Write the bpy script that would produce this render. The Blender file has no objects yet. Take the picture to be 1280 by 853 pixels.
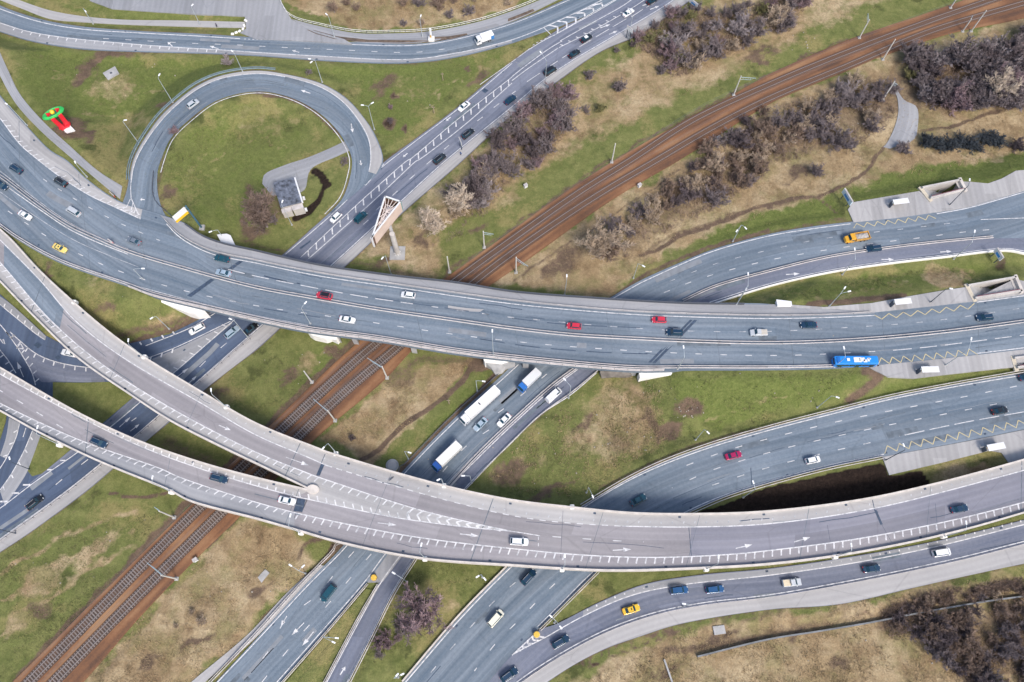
import bpy, bmesh, math, random
import numpy as np
from mathutils import Vector, Matrix
from mathutils.bvhtree import BVHTree

random.seed(7)
RNG = np.random.default_rng(11)
SC = bpy.context.scene
COL = SC.collection
R_ = math.radians

# ------------------------------------------------------------------ camera, sky, sun, exposure
CAM_H, F_PX, TILT = 215.0, 995.0, R_(21.55)
cam_d = bpy.data.cameras.new("camera")
cam = bpy.data.objects.new("camera", cam_d)
COL.objects.link(cam)
cam.location = (0, 0, CAM_H)
cam.rotation_euler = (TILT, 0, 0)
cam_d.sensor_width = 36.0
cam_d.lens = 36.0 * F_PX / 1280.0
cam_d.clip_start = 1.0
cam_d.clip_end = 8000.0
SC.camera = cam

SUN_DIR = Vector((0.34, -0.62, 0.80)).normalized()          # towards the sun
world = bpy.data.worlds.new("World")
SC.world = world
world.use_nodes = True
wn = world.node_tree
sky = wn.nodes.new("ShaderNodeTexSky")
sky.sky_type = 'NISHITA'
sky.sun_disc = False
sky.sun_elevation = math.asin(SUN_DIR.z)
sky.sun_rotation = math.atan2(SUN_DIR.x, SUN_DIR.y)
sky.air_density = 1.0
sky.dust_density = 3.0
sky.ozone_density = 1.0
wn.links.new(sky.outputs[0], wn.nodes["Background"].inputs[0])
wn.nodes["Background"].inputs[1].default_value = 0.105
sun_d = bpy.data.lights.new("sun", 'SUN')
sun_d.energy = 1.5
sun_d.angle = R_(16)
sun_d.color = (1.0, 0.93, 0.85)
sun = bpy.data.objects.new("sun", sun_d)
COL.objects.link(sun)
sun.rotation_euler = SUN_DIR.to_track_quat('Z', 'Y').to_euler()
SC.view_settings.view_transform = 'Standard'
SC.view_settings.look = 'None'
SC.view_settings.gamma = 1.0
SC.view_settings.use_curve_mapping = False
SC.view_settings.exposure = 1.05

# ------------------------------------------------------------------ picture point -> place on a height
CT, ST = math.cos(TILT), math.sin(TILT)
def ray(px, py):
    x = (px - 640.0) / F_PX
    y = -(py - 426.5) / F_PX
    return Vector((x, y * CT + ST, y * ST - CT))
def W(p, h=0.0):
    d = ray(p[0], p[1])
    k = (h - CAM_H) / d.z
    return Vector((d.x * k, d.y * k, h))
def proj_np(X, Y, Z):
    z = Z - CAM_H
    yc = Y * CT + z * ST
    zc = -Y * ST + z * CT
    k = F_PX / (-zc)
    return 640.0 + X * k, 426.5 - yc * k
def tile(x0, y0, s):
    return lambda x, y: (x0 + x / s, y0 + y / s)
_s = 1276 / 320.0
A, B, C, D = [tile(x, 0, _s) for x in (0, 320, 640, 960)]
E, F, G, H = [tile(x, 200, _s) for x in (0, 320, 640, 960)]
I, J, K, L = [tile(x, 400, _s) for x in (0, 320, 640, 960)]
_t = 1079 / 320.0
M, N, O, P = [tile(x, 600, _t) for x in (0, 320, 640, 960)]

def catmull(pts, per=10):
    pts = [Vector(p) for p in pts]
    if len(pts) < 3:
        return pts
    ext = [pts[0] * 2 - pts[1]] + pts + [pts[-1] * 2 - pts[-2]]
    out = []
    for i in range(1, len(ext) - 2):
        p0, p1, p2, p3 = ext[i - 1:i + 3]
        t0 = 0.0
        t1 = t0 + max((p1 - p0).length, 1e-4) ** .5
        t2 = t1 + max((p2 - p1).length, 1e-4) ** .5
        t3 = t2 + max((p3 - p2).length, 1e-4) ** .5
        for k in range(per):
            t = t1 + (t2 - t1) * k / per
            a1 = p0 * ((t1 - t) / (t1 - t0)) + p1 * ((t - t0) / (t1 - t0))
            a2 = p1 * ((t2 - t) / (t2 - t1)) + p2 * ((t - t1) / (t2 - t1))
            a3 = p2 * ((t3 - t) / (t3 - t2)) + p3 * ((t - t2) / (t3 - t2))
            b1 = a1 * ((t2 - t) / (t2 - t0)) + a2 * ((t - t0) / (t2 - t0))
            b2 = a2 * ((t3 - t) / (t3 - t1)) + a3 * ((t - t1) / (t3 - t1))
            out.append(b1 * ((t2 - t) / (t2 - t1)) + b2 * ((t - t1) / (t2 - t1)))
    out.append(pts[-1])
    return out
def arclen(pts):
    s = [0.0]
    for a, b in zip(pts, pts[1:]):
        s.append(s[-1] + (b - a).length)
    return s
def resample(pts, n):
    s = arclen(pts)
    out, j = [], 0
    for k in range(n):
        d = s[-1] * k / (n - 1)
        while j < len(s) - 2 and s[j + 1] < d:
            j += 1
        f = (d - s[j]) / max(s[j + 1] - s[j], 1e-9)
        out.append(pts[j].lerp(pts[j + 1], min(max(f, 0), 1)))
    return out
def smooth_px(pts, step=6.0):
    c = catmull([Vector((p[0], p[1])) for p in pts])
    n = max(2, int(arclen(c)[-1] / step) + 1)
    return resample(c, n)

# ------------------------------------------------------------------ lattice noise for the terrain
def vnoise(x, y, seed):
    r = np.random.default_rng(seed).random((256, 256))
    xi, yi = np.floor(x).astype(int), np.floor(y).astype(int)
    fx, fy = x - xi, y - yi
    fx, fy = fx * fx * (3 - 2 * fx), fy * fy * (3 - 2 * fy)
    g = lambda i, j: r[(xi + i) % 256, (yi + j) % 256]
    return (g(0, 0) * (1 - fx) + g(1, 0) * fx) * (1 - fy) + (g(0, 1) * (1 - fx) + g(1, 1) * fx) * fy
def fbm(x, y, seed, oct=4):
    v, a, t = 0, 1.0, 0
    for o in range(oct):
        v = v + a * vnoise(x * 2 ** o + 17.3 * o, y * 2 ** o + 5.1 * o, seed + o)
        t += a
        a *= .55
    return v / t

# ------------------------------------------------------------------ materials
def node_mat(name):
    m = bpy.data.materials.new(name)
    m.use_nodes = True
    return m, m.node_tree, m.node_tree.nodes["Principled BSDF"]
def _rgb(c):
    return (c[0], c[1], c[2], 1.0)
def simple(name, c, rough=.6, metal=0.0, var=0.0, scale=2.0, emit=None, coat=0.0):
    m, t, b = node_mat(name)
    b.inputs["Roughness"].default_value = rough
    b.inputs["Metallic"].default_value = metal
    if coat:
        b.inputs["Coat Weight"].default_value = coat
        b.inputs["Coat Roughness"].default_value = .08
    if var > 0:
        tc = t.nodes.new("ShaderNodeTexCoord")
        n = t.nodes.new("ShaderNodeTexNoise")
        n.inputs["Scale"].default_value = scale
        n.inputs["Detail"].default_value = 5
        r = t.nodes.new("ShaderNodeValToRGB")
        r.color_ramp.elements[0].position = .3
        r.color_ramp.elements[1].position = .7
        r.color_ramp.elements[0].color = _rgb([v * (1 - var) for v in c])
        r.color_ramp.elements[1].color = _rgb([min(1, v * (1 + var)) for v in c])
        t.links.new(tc.outputs["Object"], n.inputs["Vector"])
        t.links.new(n.outputs["Fac"], r.inputs[0])
        t.links.new(r.outputs[0], b.inputs["Base Color"])
    else:
        b.inputs["Base Color"].default_value = _rgb(c)
    return m
def asphalt(name, c1, c2, patch=None, streak=.7, pitch=.14):
    """worn asphalt: streaks along the lanes (UV: u across, v along, metres), blotches, grain"""
    m, t, b = node_mat(name)
    b.inputs["Roughness"].default_value = .82
    uv = t.nodes.new("ShaderNodeUVMap")
    uv.uv_map = "UVMap"
    tc = t.nodes.new("ShaderNodeTexCoord")
    mp = t.nodes.new("ShaderNodeMapping")
    mp.inputs["Scale"].default_value = (pitch * 2.4, .006, 1)
    t.links.new(uv.outputs[0], mp.inputs[0])
    n1 = t.nodes.new("ShaderNodeTexNoise")
    n1.inputs["Scale"].default_value = 1.0
    n1.inputs["Detail"].default_value = 6
    n1.inputs["Roughness"].default_value = .68
    t.links.new(mp.outputs[0], n1.inputs["Vector"])
    n2 = t.nodes.new("ShaderNodeTexNoise")
    n2.inputs["Scale"].default_value = .035
    n2.inputs["Detail"].default_value = 3
    t.links.new(tc.outputs["Object"], n2.inputs["Vector"])
    n3 = t.nodes.new("ShaderNodeTexNoise")
    n3.inputs["Scale"].default_value = 1.3
    n3.inputs["Detail"].default_value = 6
    n3.inputs["Roughness"].default_value = .7
    t.links.new(tc.outputs["Object"], n3.inputs["Vector"])
    def mr(node, lo, hi, a, bb):
        x = t.nodes.new("ShaderNodeMapRange")
        x.inputs[1].default_value = lo; x.inputs[2].default_value = hi
        x.inputs[3].default_value = a; x.inputs[4].default_value = bb
        t.links.new(node.outputs["Fac"], x.inputs[0])
        return x
    def add(x, y, op='ADD'):
        q = t.nodes.new("ShaderNodeMath")
        q.operation = op
        t.links.new(x.outputs[0], q.inputs[0])
        t.links.new(y.outputs[0], q.inputs[1])
        return q
    s = add(add(mr(n1, .34, .66, 0, streak), mr(n2, .3, .7, 0, 1 - streak)), mr(n3, .35, .65, -.13, .13))
    mx = t.nodes.new("ShaderNodeMix")
    mx.data_type = 'RGBA'
    mx.inputs[6].default_value = _rgb(c1)
    mx.inputs[7].default_value = _rgb(c2)
    t.links.new(s.outputs[0], mx.inputs[0])
    # cracks and tar seams, thin and dark
    vo = t.nodes.new("ShaderNodeTexVoronoi")
    vo.feature = 'DISTANCE_TO_EDGE'
    vo.inputs["Scale"].default_value = .07
    mp2 = t.nodes.new("ShaderNodeMapping")
    mp2.inputs["Scale"].default_value = (1.6, .5, 1)
    t.links.new(uv.outputs[0], mp2.inputs[0])
    wv = t.nodes.new("ShaderNodeMix")
    wv.data_type = 'VECTOR'
    wv.inputs[0].default_value = .35
    t.links.new(mp2.outputs[0], wv.inputs[4])
    t.links.new(n3.outputs["Color"], wv.inputs[5])
    t.links.new(mp2.outputs[0], vo.inputs["Vector"])
    cr = t.nodes.new("ShaderNodeMapRange")
    cr.inputs[1].default_value = 0.0; cr.inputs[2].default_value = .012
    cr.inputs[3].default_value = .87; cr.inputs[4].default_value = 1.0
    t.links.new(vo.outputs["Distance"], cr.inputs[0])
    mm = t.nodes.new("ShaderNodeMix")
    mm.data_type = 'RGBA'
    mm.blend_type = 'MULTIPLY'
    mm.inputs[0].default_value = 1.0
    # old repairs: lane-wide lengths laid at different times, and wheel tracks
    sx = t.nodes.new("ShaderNodeSeparateXYZ"); t.links.new(uv.outputs[0], sx.inputs[0])
    def mt(op, x, y):
        q = t.nodes.new("ShaderNodeMath"); q.operation = op
        for k, v in ((0, x), (1, y)):
            if isinstance(v, (int, float)): q.inputs[k].default_value = v
            else: t.links.new(v, q.inputs[k])
        return q.outputs[0]
    lane = mt('FLOOR', mt('DIVIDE', sx.outputs[0], 3.55), 0)
    wn0 = t.nodes.new("ShaderNodeTexWhiteNoise"); wn0.noise_dimensions = '1D'; t.links.new(lane, wn0.inputs["W"])
    lng = mt('FLOOR', mt('ADD', mt('DIVIDE', sx.outputs[1], 41.0), mt('MULTIPLY', wn0.outputs["Value"], 9.0)), 0)
    wn1 = t.nodes.new("ShaderNodeTexWhiteNoise"); wn1.noise_dimensions = '1D'; t.links.new(mt('ADD', mt('MULTIPLY', lane, 17.3), lng), wn1.inputs["W"])
    ptc = mt('ADD', mt('MULTIPLY', wn1.outputs["Value"], .22), .88)
    trk = mt('ADD', mt('MULTIPLY', mt('COSINE', mt('MULTIPLY', sx.outputs[0], 3.54), 0), .045), 1.0)
    pt = t.nodes.new("ShaderNodeMix"); pt.data_type = 'RGBA'; pt.blend_type = 'MULTIPLY'; pt.inputs[0].default_value = 1.0
    t.links.new(mx.outputs[2], pt.inputs[6]); t.links.new(mt('MULTIPLY', ptc, trk), pt.inputs[7])
    mx = pt
    t.links.new(mx.outputs[2], mm.inputs[6])
    t.links.new(cr.outputs[0], mm.inputs[7])
    t.links.new(mm.outputs[2], b.inputs["Base Color"])
    return m
def worn_paint(name, c, under, wear=.5):
    """road paint with grains of the asphalt showing through"""
    m, t, b = node_mat(name)
    b.inputs["Roughness"].default_value = .7
    tc = t.nodes.new("ShaderNodeTexCoord")
    n = t.nodes.new("ShaderNodeTexNoise")
    n.inputs["Scale"].default_value = .9
    n.inputs["Detail"].default_value = 8
    n.inputs["Roughness"].default_value = .75
    r = t.nodes.new("ShaderNodeValToRGB")
    r.color_ramp.elements[0].position = wear - .12
    r.color_ramp.elements[1].position = wear + .05
    r.color_ramp.elements[0].color = _rgb(under)
    r.color_ramp.elements[1].color = _rgb(c)
    t.links.new(tc.outputs["Object"], n.inputs["Vector"])
    t.links.new(n.outputs["Fac"], r.inputs[0])
    t.links.new(r.outputs[0], b.inputs["Base Color"])
    return m

MT = {}
MT['asphalt_blue'] = asphalt("asphalt_blue", (.076, .112, .155), (.205, .243, .285))
MT['asphalt_dark'] = asphalt("asphalt_dark", (.092, .110, .160), (.20, .215, .262))
MT['asphalt_lilac'] = asphalt("asphalt_lilac", (.20, .192, .21), (.31, .295, .305), streak=.5)
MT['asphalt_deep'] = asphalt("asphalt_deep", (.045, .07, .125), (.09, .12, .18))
MT['asphalt_mauve'] = asphalt('asphalt_mauve', (.16, .165, .205), (.24, .238, .27), streak=.5)
MT['asphalt_pale'] = asphalt("asphalt_pale", (.285, .283, .288), (.39, .382, .378), streak=.35)
MT['asphalt_grey'] = asphalt("asphalt_grey", (.215, .225, .245), (.31, .315, .33), streak=.3)
MT['paint'] = worn_paint("road_paint", (.64, .64, .65), (.30, .31, .33), .49)
MT['dash_paint'] = worn_paint('lane_dash_paint', (.58, .58, .59), (.28, .30, .32), .46)
MT['faint'] = worn_paint("worn_paint", (.48, .49, .51), (.22, .24, .27), .52)
MT['yellow_paint'] = worn_paint("yellow_paint", (.52, .44, .24), (.27, .26, .22), .46)
MT['repair'] = simple('asphalt_repair', (.115, .142, .172), .85, var=.3, scale=.6)
MT['pale_repair'] = simple('pale_asphalt_repair', (.20, .22, .245), .85, var=.15, scale=.6)
MT['tar'] = simple("tar", (.04, .062, .10), .6, var=.3, scale=1.5)
MT['rustdirt'] = simple("kerb_dirt", (.12, .09, .07), .95, var=.4, scale=.8)
MT['concrete'] = simple("concrete", (.44, .42, .40), .85, var=.14, scale=.35)
MT['concrete_white'] = simple("white_concrete", (.76, .75, .72), .85, var=.08, scale=.5)
MT['concrete_grey'] = simple("grey_concrete", (.33, .33, .33), .9, var=.18, scale=.5)
MT['parapet'] = simple("parapet_concrete", (.53, .49, .45), .85, var=.16, scale=.6)
MT['rail_steel'] = simple("galvanised_steel", (.5, .47, .45), .55, .25, var=.25, scale=.5)
MT['rail_white'] = simple("white_rail", (.50, .47, .46), .6, var=.2, scale=.6)
MT['rail_dark'] = simple("dark_rail", (.09, .1, .12), .6, .2)
MT['teal_rail'] = simple("blue_green_rail", (.17, .235, .27), .6, .1, var=.2, scale=1)
MT['lamp_steel'] = simple("lamp_steel", (.42, .47, .5), .5, .3)
MT['lamp_dark'] = simple("lamp_dark", (.05, .07, .1), .5, .2)
MT['lamp_head'] = simple("lamp_head", (.8, .82, .84), .4)
MT['mast_concrete'] = simple("mast_concrete", (.5, .49, .46), .8, var=.1, scale=1)
MT['mast_steel'] = simple("mast_steel", (.33, .42, .46), .6, .2)
MT['glass'] = simple("dark_glass", (.012, .045, .07), .07)
MT['tyre'] = simple("tyre_rubber", (.02, .02, .022), .85)
MT['rim'] = simple("wheel_rim", (.4, .4, .42), .4, .6)
MT['headlight'] = simple("headlight_lens", (.38, .4, .42), .2)
MT['taillight'] = simple("tail_light", (.35, .02, .02), .3)
MT['black_trim'] = simple("black_trim", (.02, .02, .022), .6)
MT['white_panel'] = simple("white_panel", (.66, .67, .68), .5, var=.04, scale=.6)
MT['rail_iron'] = simple("rail_iron", (.26, .23, .22), .5, .3)
m, t, b = node_mat("sleeper_concrete")
b.inputs["Roughness"].default_value = .9
tc = t.nodes.new("ShaderNodeTexCoord"); sx = t.nodes.new("ShaderNodeSeparateXYZ"); t.links.new(tc.outputs["Object"], sx.inputs[0])
rp = t.nodes.new("ShaderNodeMapRange"); rp.inputs[1].default_value = 70; rp.inputs[2].default_value = 135
t.links.new(sx.outputs["Y"], rp.inputs[0])
nz = t.nodes.new("ShaderNodeTexNoise"); nz.inputs["Scale"].default_value = .25; nz.inputs["Detail"].default_value = 6
t.links.new(tc.outputs["Object"], nz.inputs["Vector"])
ad = t.nodes.new("ShaderNodeMath"); ad.operation = 'ADD'; t.links.new(rp.outputs[0], ad.inputs[0]); t.links.new(nz.outputs["Fac"], ad.inputs[1])
cr = t.nodes.new("ShaderNodeValToRGB"); cr.color_ramp.elements[0].position = .3; cr.color_ramp.elements[0].color = (.23, .20, .185, 1)
cr.color_ramp.elements[1].position = 1.0; cr.color_ramp.elements[1].color = (.10, .065, .048, 1)
t.links.new(ad.outputs[0], cr.inputs[0]); t.links.new(cr.outputs[0], b.inputs["Base Color"])
MT['sleeper'] = m
MT['wood'] = simple("wood", (.3, .24, .17), .9, var=.25, scale=2)

# ------------------------------------------------------------------ object helpers
def tag(o, label=None, cat=None, group=None, kind=None):
    if label: o["label"] = label
    if cat: o["category"] = cat
    if group: o["group"] = group
    if kind: o["kind"] = kind
    return o
def obj_from_bm(name, bm, mats, parent=None, smooth=False):
    me = bpy.data.meshes.new(name)
    bm.normal_update()
    bm.to_mesh(me)
    bm.free()
    for m in (mats if isinstance(mats, (list, tuple)) else [mats]):
        me.materials.append(m)
    if smooth:
        me.polygons.foreach_set("use_smooth", [True] * len(me.polygons))
    o = bpy.data.objects.new(name, me)
    COL.objects.link(o)
    if parent is not None:
        o.parent = parent
    return o
def mesh_obj(name, verts, faces, mats, parent=None, midx=None, smooth=False):
    me = bpy.data.meshes.new(name)
    me.from_pydata([tuple(v) for v in verts], [], faces)
    for m in (mats if isinstance(mats, (list, tuple)) else [mats]):
        me.materials.append(m)
    if midx is not None:
        me.polygons.foreach_set("material_index", midx)
    if smooth:
        me.polygons.foreach_set("use_smooth", [True] * len(me.polygons))
    me.update()
    o = bpy.data.objects.new(name, me)
    COL.objects.link(o)
    if parent is not None:
        o.parent = parent
    return o
def empty(name, loc, rz=0.0):
    o = bpy.data.objects.new(name, None)
    COL.objects.link(o)
    o.location = loc
    o.rotation_euler = (0, 0, rz)
    o.empty_display_size = .5
    return o
def box(bm, lo, hi, mi=0, bevel=0.0):
    x0, y0, z0 = lo; x1, y1, z1 = hi
    v = [bm.verts.new(p) for p in ((x0, y0, z0), (x1, y0, z0), (x1, y1, z0), (x0, y1, z0),
                                   (x0, y0, z1), (x1, y0, z1), (x1, y1, z1), (x0, y1, z1))]
    fs = [bm.faces.new([v[i] for i in q]) for q in ((3, 2, 1, 0), (4, 5, 6, 7), (0, 1, 5, 4), (1, 2, 6, 5), (2, 3, 7, 6), (3, 0, 4, 7))]
    for f in fs: f.material_index = mi
    if bevel > 0:
        es = list({e for f in fs for e in f.edges})
        r = bmesh.ops.bevel(bm, geom=es, offset=bevel, segments=2, affect='EDGES', profile=.6)
        for f in r['faces']: f.material_index = mi
    return fs
def prism(bm, poly, z0, z1, mi=0):
    """poly: list of (x,y); z0,z1 numbers or per-vertex lists"""
    n = len(poly)
    area = sum(poly[i][0] * poly[(i + 1) % n][1] - poly[(i + 1) % n][0] * poly[i][1] for i in range(n))
    if area < 0:
        poly = list(reversed(poly))
        if isinstance(z0, (list, tuple)): z0 = list(reversed(z0))
        if isinstance(z1, (list, tuple)): z1 = list(reversed(z1))
    Z0 = z0 if isinstance(z0, (list, tuple)) else [z0] * n
    Z1 = z1 if isinstance(z1, (list, tuple)) else [z1] * n
    b = [bm.verts.new((p[0], p[1], z)) for p, z in zip(poly, Z0)]
    t = [bm.verts.new((p[0], p[1], z)) for p, z in zip(poly, Z1)]
    fs = [bm.faces.new(list(reversed(b))), bm.faces.new(t)]
    for i in range(n):
        j = (i + 1) % n
        fs.append(bm.faces.new((b[i], b[j], t[j], t[i])))
    for f in fs: f.material_index = mi
    return fs
def tube(bm, pts, rads, seg=6, mi=0, cap=True):
    pts = [Vector(p) for p in pts]
    if not isinstance(rads, (list, tuple)): rads = [rads] * len(pts)
    rings = []
    for i, p in enumerate(pts):
        d = (pts[min(i + 1, len(pts) - 1)] - pts[max(i - 1, 0)]).normalized()
        up = Vector((0, 0, 1)) if abs(d.z) < .9 else Vector((1, 0, 0))
        a = d.cross(up).normalized(); b = d.cross(a).normalized()
        rings.append([bm.verts.new(p + (a * math.cos(2 * math.pi * k / seg) + b * math.sin(2 * math.pi * k / seg)) * rads[i]) for k in range(seg)])
    for r0, r1 in zip(rings, rings[1:]):
        for k in range(seg):
            f = bm.faces.new((r0[k], r0[(k + 1) % seg], r1[(k + 1) % seg], r1[k])); f.material_index = mi
    if cap:
        f = bm.faces.new(rings[0]); f.material_index = mi
        f = bm.faces.new(list(reversed(rings[-1]))); f.material_index = mi
def cyl(bm, c, r, h, seg=16, mi=0, r2=None):
    r2 = r if r2 is None else r2
    tube(bm, [c, (c[0], c[1], c[2] + h)], [r, r2], seg, mi)
# ------------------------------------------------------------------ roads (strips between two edges)
ROADS = []
class Road:
    def __init__(s, name, Lp, Rp, Hs, mat, layer=0, thick=.6, ext=(70, 70), grade=None, footprint=True, step=1.8, expo=0.0):
        s.name = name
        cl, cr = catmull([Vector(p[:2]) for p in Lp], 12), catmull([Vector(p[:2]) for p in Rp], 12)
        n = max(4, int(max(arclen(cl)[-1], arclen(cr)[-1]) / (step * 4.3)))
        l, r = resample(cl, n), resample(cr, n)
        # heights along t from anchors ((px,py),h)
        def t_of(q):
            q = Vector(q)
            return min(range(n), key=lambda i: min((l[i] - q).length, (r[i] - q).length)) / (n - 1)
        if isinstance(Hs, (int, float)):
            hh = [float(Hs)] * n
        else:
            tt = sorted((t_of(q), h) for q, h in Hs)
            xs, ys = [a for a, _ in tt], [b for _, b in tt]
            hh = np.interp(np.linspace(0, 1, n), xs, ys)
            k = 9
            pad = np.pad(hh, k, mode='edge')
            hh = np.convolve(pad, np.ones(2 * k + 1) / (2 * k + 1), 'valid')
            hh = list(hh)
        z = layer * .03
        s.t_of = t_of
        s.L = [W(p, h + z) for p, h in zip(l, hh)]
        s.R = [W(p, h + z) for p, h in zip(r, hh)]
        gt = np.ones(n, bool)
        if grade is not None:
            gt[:] = False
            for a, b in grade:
                ta, tb = (0 if a is None else t_of(a)), (1 if b is None else t_of(b))
                if ta > tb: ta, tb = tb, ta
                i0, i1 = int(round(ta * (n - 1))), int(round(tb * (n - 1)))
                gt[i0:i1 + 1] = True
        gt = list(gt)
        def extend(front, dist):
            i, j = (0, 4) if front else (-1, -5)
            dl, dr = (s.L[i] - s.L[j]), (s.R[i] - s.R[j])
            d = (dl.normalized() + dr.normalized()); d.z = 0; d.normalize()
            k = int(dist / 6) + 1
            for q in range(1, k + 1):
                a, b = s.L[0 if front else -1] + d * 6, s.R[0 if front else -1] + d * 6
                if front:
                    s.L.insert(0, a); s.R.insert(0, b); gt.insert(0, gt[0])
                else:
                    s.L.append(a); s.R.append(b); gt.append(gt[-1])
        s.n_ext = 0
        if ext[0]: extend(True, ext[0])
        if ext[1]: extend(False, ext[1])
        s.grade = gt
        s.thick, s.footprint = thick, footprint
        s.lift = 0.0
        s.mats = [mat]
        s.V, s.Fc, s.MI, s.UV = [], [], [], []
        s._top()
        s.name = name
        ROADS.append(s)
    def _top(s):
        n = len(s.L)
        al = arclen([(a + b) / 2 for a, b in zip(s.L, s.R)])
        vs, fs = [], []
        for a, b, d in zip(s.L, s.R, al):
            w = (a - b).length
            for q in (0, .25, .5, .75, 1): vs.append(a.lerp(b, q))
        for i in range(n - 1):
            for k in range(4):
                fs.append((i * 5 + k, i * 5 + k + 1, i * 5 + k + 6, i * 5 + k + 5))
        # make the top face up
        a, b, c = vs[fs[0][0]], vs[fs[0][1]], vs[fs[0][2]]
        s.flip = (b - a).cross(c - a).z < 0
        if s.flip: fs = [tuple(reversed(f)) for f in fs]
        s.bvh = BVHTree.FromPolygons(vs, fs)
        uv = {}
        for i in range(n):
            w = (s.L[i] - s.R[i]).length
            for k in range(5): uv[i * 5 + k] = (w * k / 4, al[i])
        s.V = vs[:]
        for f in fs:
            s.Fc.append(f); s.MI.append(0); s.UV.extend([uv[v] for v in f])
        # skirts and underside
        t = s.thick
        def quad(a, b, c, d):
            i = len(s.V)
            s.V.extend([a, b, c, d]); s.Fc.append((i, i + 1, i + 2, i + 3)); s.MI.append(s.mat(s.side_mat) if getattr(s, 'side_mat', None) else 0)
            s.UV.extend([(0, 0), (1, 0), (1, 1), (0, 1)])
        dz = Vector((0, 0, -t))
        for i in range(n - 1):
            for X, sg in ((s.L, 1), (s.R, -1)):
                q = [X[i], X[i + 1], X[i + 1] + dz, X[i] + dz]
                if (sg < 0) != s.flip: q.reverse()
                quad(*q)
            q = [s.L[i] + dz, s.R[i] + dz, s.R[i + 1] + dz, s.L[i + 1] + dz]
            quad(*q)
    def mat(s, m):
        m = MT[m] if isinstance(m, str) else m
        if m not in s.mats: s.mats.append(m)
        return s.mats.index(m)
    def at(s, p):
        o = Vector((0, 0, CAM_H))
        d = ray(p[0], p[1]).normalized()
        h = s.bvh.ray_cast(o, d)
        if h[0] is not None: return h[0]
        q = W(p, s.L[len(s.L) // 2].z)
        for _ in range(8):
            q = W(p, s.bvh.find_nearest(q)[0].z)
        return q
    def face(s, pts, mi, uv=None):
        i = len(s.V)
        a = sum((pts[k].x * pts[(k + 1) % len(pts)].y - pts[(k + 1) % len(pts)].x * pts[k].y) for k in range(len(pts)))
        if a < 0:
            pts = list(reversed(pts))
            if uv: uv = list(reversed(uv))
        s.V.extend(pts)
        s.Fc.append(tuple(range(i, i + len(pts)))); s.MI.append(mi)
        s.UV.extend(uv if uv else [(0, 0)] * len(pts))
    # --- markings, all in picture points projected onto this road's own surface
    def path(s, px, step=6.0, up=.02):
        return [s.at(p) + Vector((0, 0, up + s.lift)) for p in smooth_px(px, step)]
    def line(s, px, w=.28, dash=None, mat='paint', up=.02, phase=0.0):
        pts = s.path(px, 5.0, up)
        mi = s.mat(mat)
        w *= .8
        if dash and mat == 'paint': mi = s.mat('dash_paint')
        al = arclen(pts)
        if dash:
            on, off = dash
            d = phase
            segs = []
            while d < al[-1]:
                segs.append((d, min(d + on, al[-1]))); d += on + off
        else:
            segs = [(0, al[-1])]
        A_ = np.array([tuple(p) for p in pts]); al = np.array(al)
        for a, b in segs:
            ds = [a] + [x for x in al if a < x < b] + [b]
            q = [Vector([np.interp(x, al, A_[:, k]) for k in range(3)]) for x in ds]
            s._ribbon(q, w, mi)
    def _ribbon(s, q, w, mi):
        pl = []
        for i, p in enumerate(q):
            d = q[min(i + 1, len(q) - 1)] - q[max(i - 1, 0)]
            nn = Vector((-d.y, d.x, 0))
            if nn.length < 1e-6: return
            nn = nn.normalized() * (w / 2)
            pl.append((p + nn, p - nn))
        for (a, b), (c, d) in zip(pl, pl[1:]):
            s.face([a, b, d, c], mi)
    def ticks(s, px, every=2.3, length=1.5, w=.4, side=1, slant=0.0, gap=0.0, mat='paint', up=.02, skip=0):
        """short bars leaving a line; side +1 is left of the way the points run (as seen from above)"""
        pts = s.path(px, 4.0, up)
        al = np.array(arclen(pts)); A_ = np.array([tuple(p) for p in pts])
        mi = s.mat(mat)
        d = every * .5
        k = 0
        while d < al[-1]:
            p = Vector([np.interp(d, al, A_[:, i]) for i in range(3)])
            p2 = Vector([np.interp(min(d + .5, al[-1]), al, A_[:, i]) for i in range(3)])
            p1 = Vector([np.interp(max(d - .5, 0), al, A_[:, i]) for i in range(3)])
            t = (p2 - p1); t.z = 0; t.normalize()
            n = Vector((-t.y, t.x, 0)) * side
            v = n * math.cos(R_(slant)) + t * math.sin(R_(slant))
            a = p + v * gap; b = p + v * (gap + length)
            u = Vector((-v.y, v.x, 0)) * (w * .42)
            s.face([a + u, a - u, b - u, b + u], mi)
            d += every; k += 1
    def poly(s, px, mat, up=.012):
        pts = [s.at(p) + Vector((0, 0, up)) for p in px]
        s.face(pts, s.mat(mat))
    def band(s, pa, pb, mat, up=.008, step=8):
        """surface band between two picture lines"""
        a, b = catmull([Vector(p) for p in pa]), catmull([Vector(p) for p in pb])
        n = max(3, int(max(arclen(a)[-1], arclen(b)[-1]) / step))
        a, b = [s.at(p) + Vector((0, 0, up + s.lift)) for p in resample(a, n)], [s.at(p) + Vector((0, 0, up + s.lift)) for p in resample(b, n)]
        mi = s.mat(mat)
        al = arclen(a)
        for i in range(n - 1):
            w = (a[i] - b[i]).length
            s.face([a[i], a[i + 1], b[i + 1], b[i]], mi, [(0, al[i]), (0, al[i + 1]), (w, al[i + 1]), (w, al[i])])
    def arrow(s, tail, head, mat='paint', w=.3, hw=1.1, hl=.42, up=.02):
        a, b = s.at(tail), s.at(head)
        a.z += up + s.lift; b.z += up + s.lift
        d = b - a; L_ = d.length; d.normalize()
        n = Vector((-d.y, d.x, 0))
        mi = s.mat(mat)
        m = b - d * L_ * hl
        s.face([a + n * w / 2, a - n * w / 2, m - n * w / 2, m + n * w / 2], mi)
        s.face([m + n * hw / 2, m - n * hw / 2, b], mi)
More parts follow.
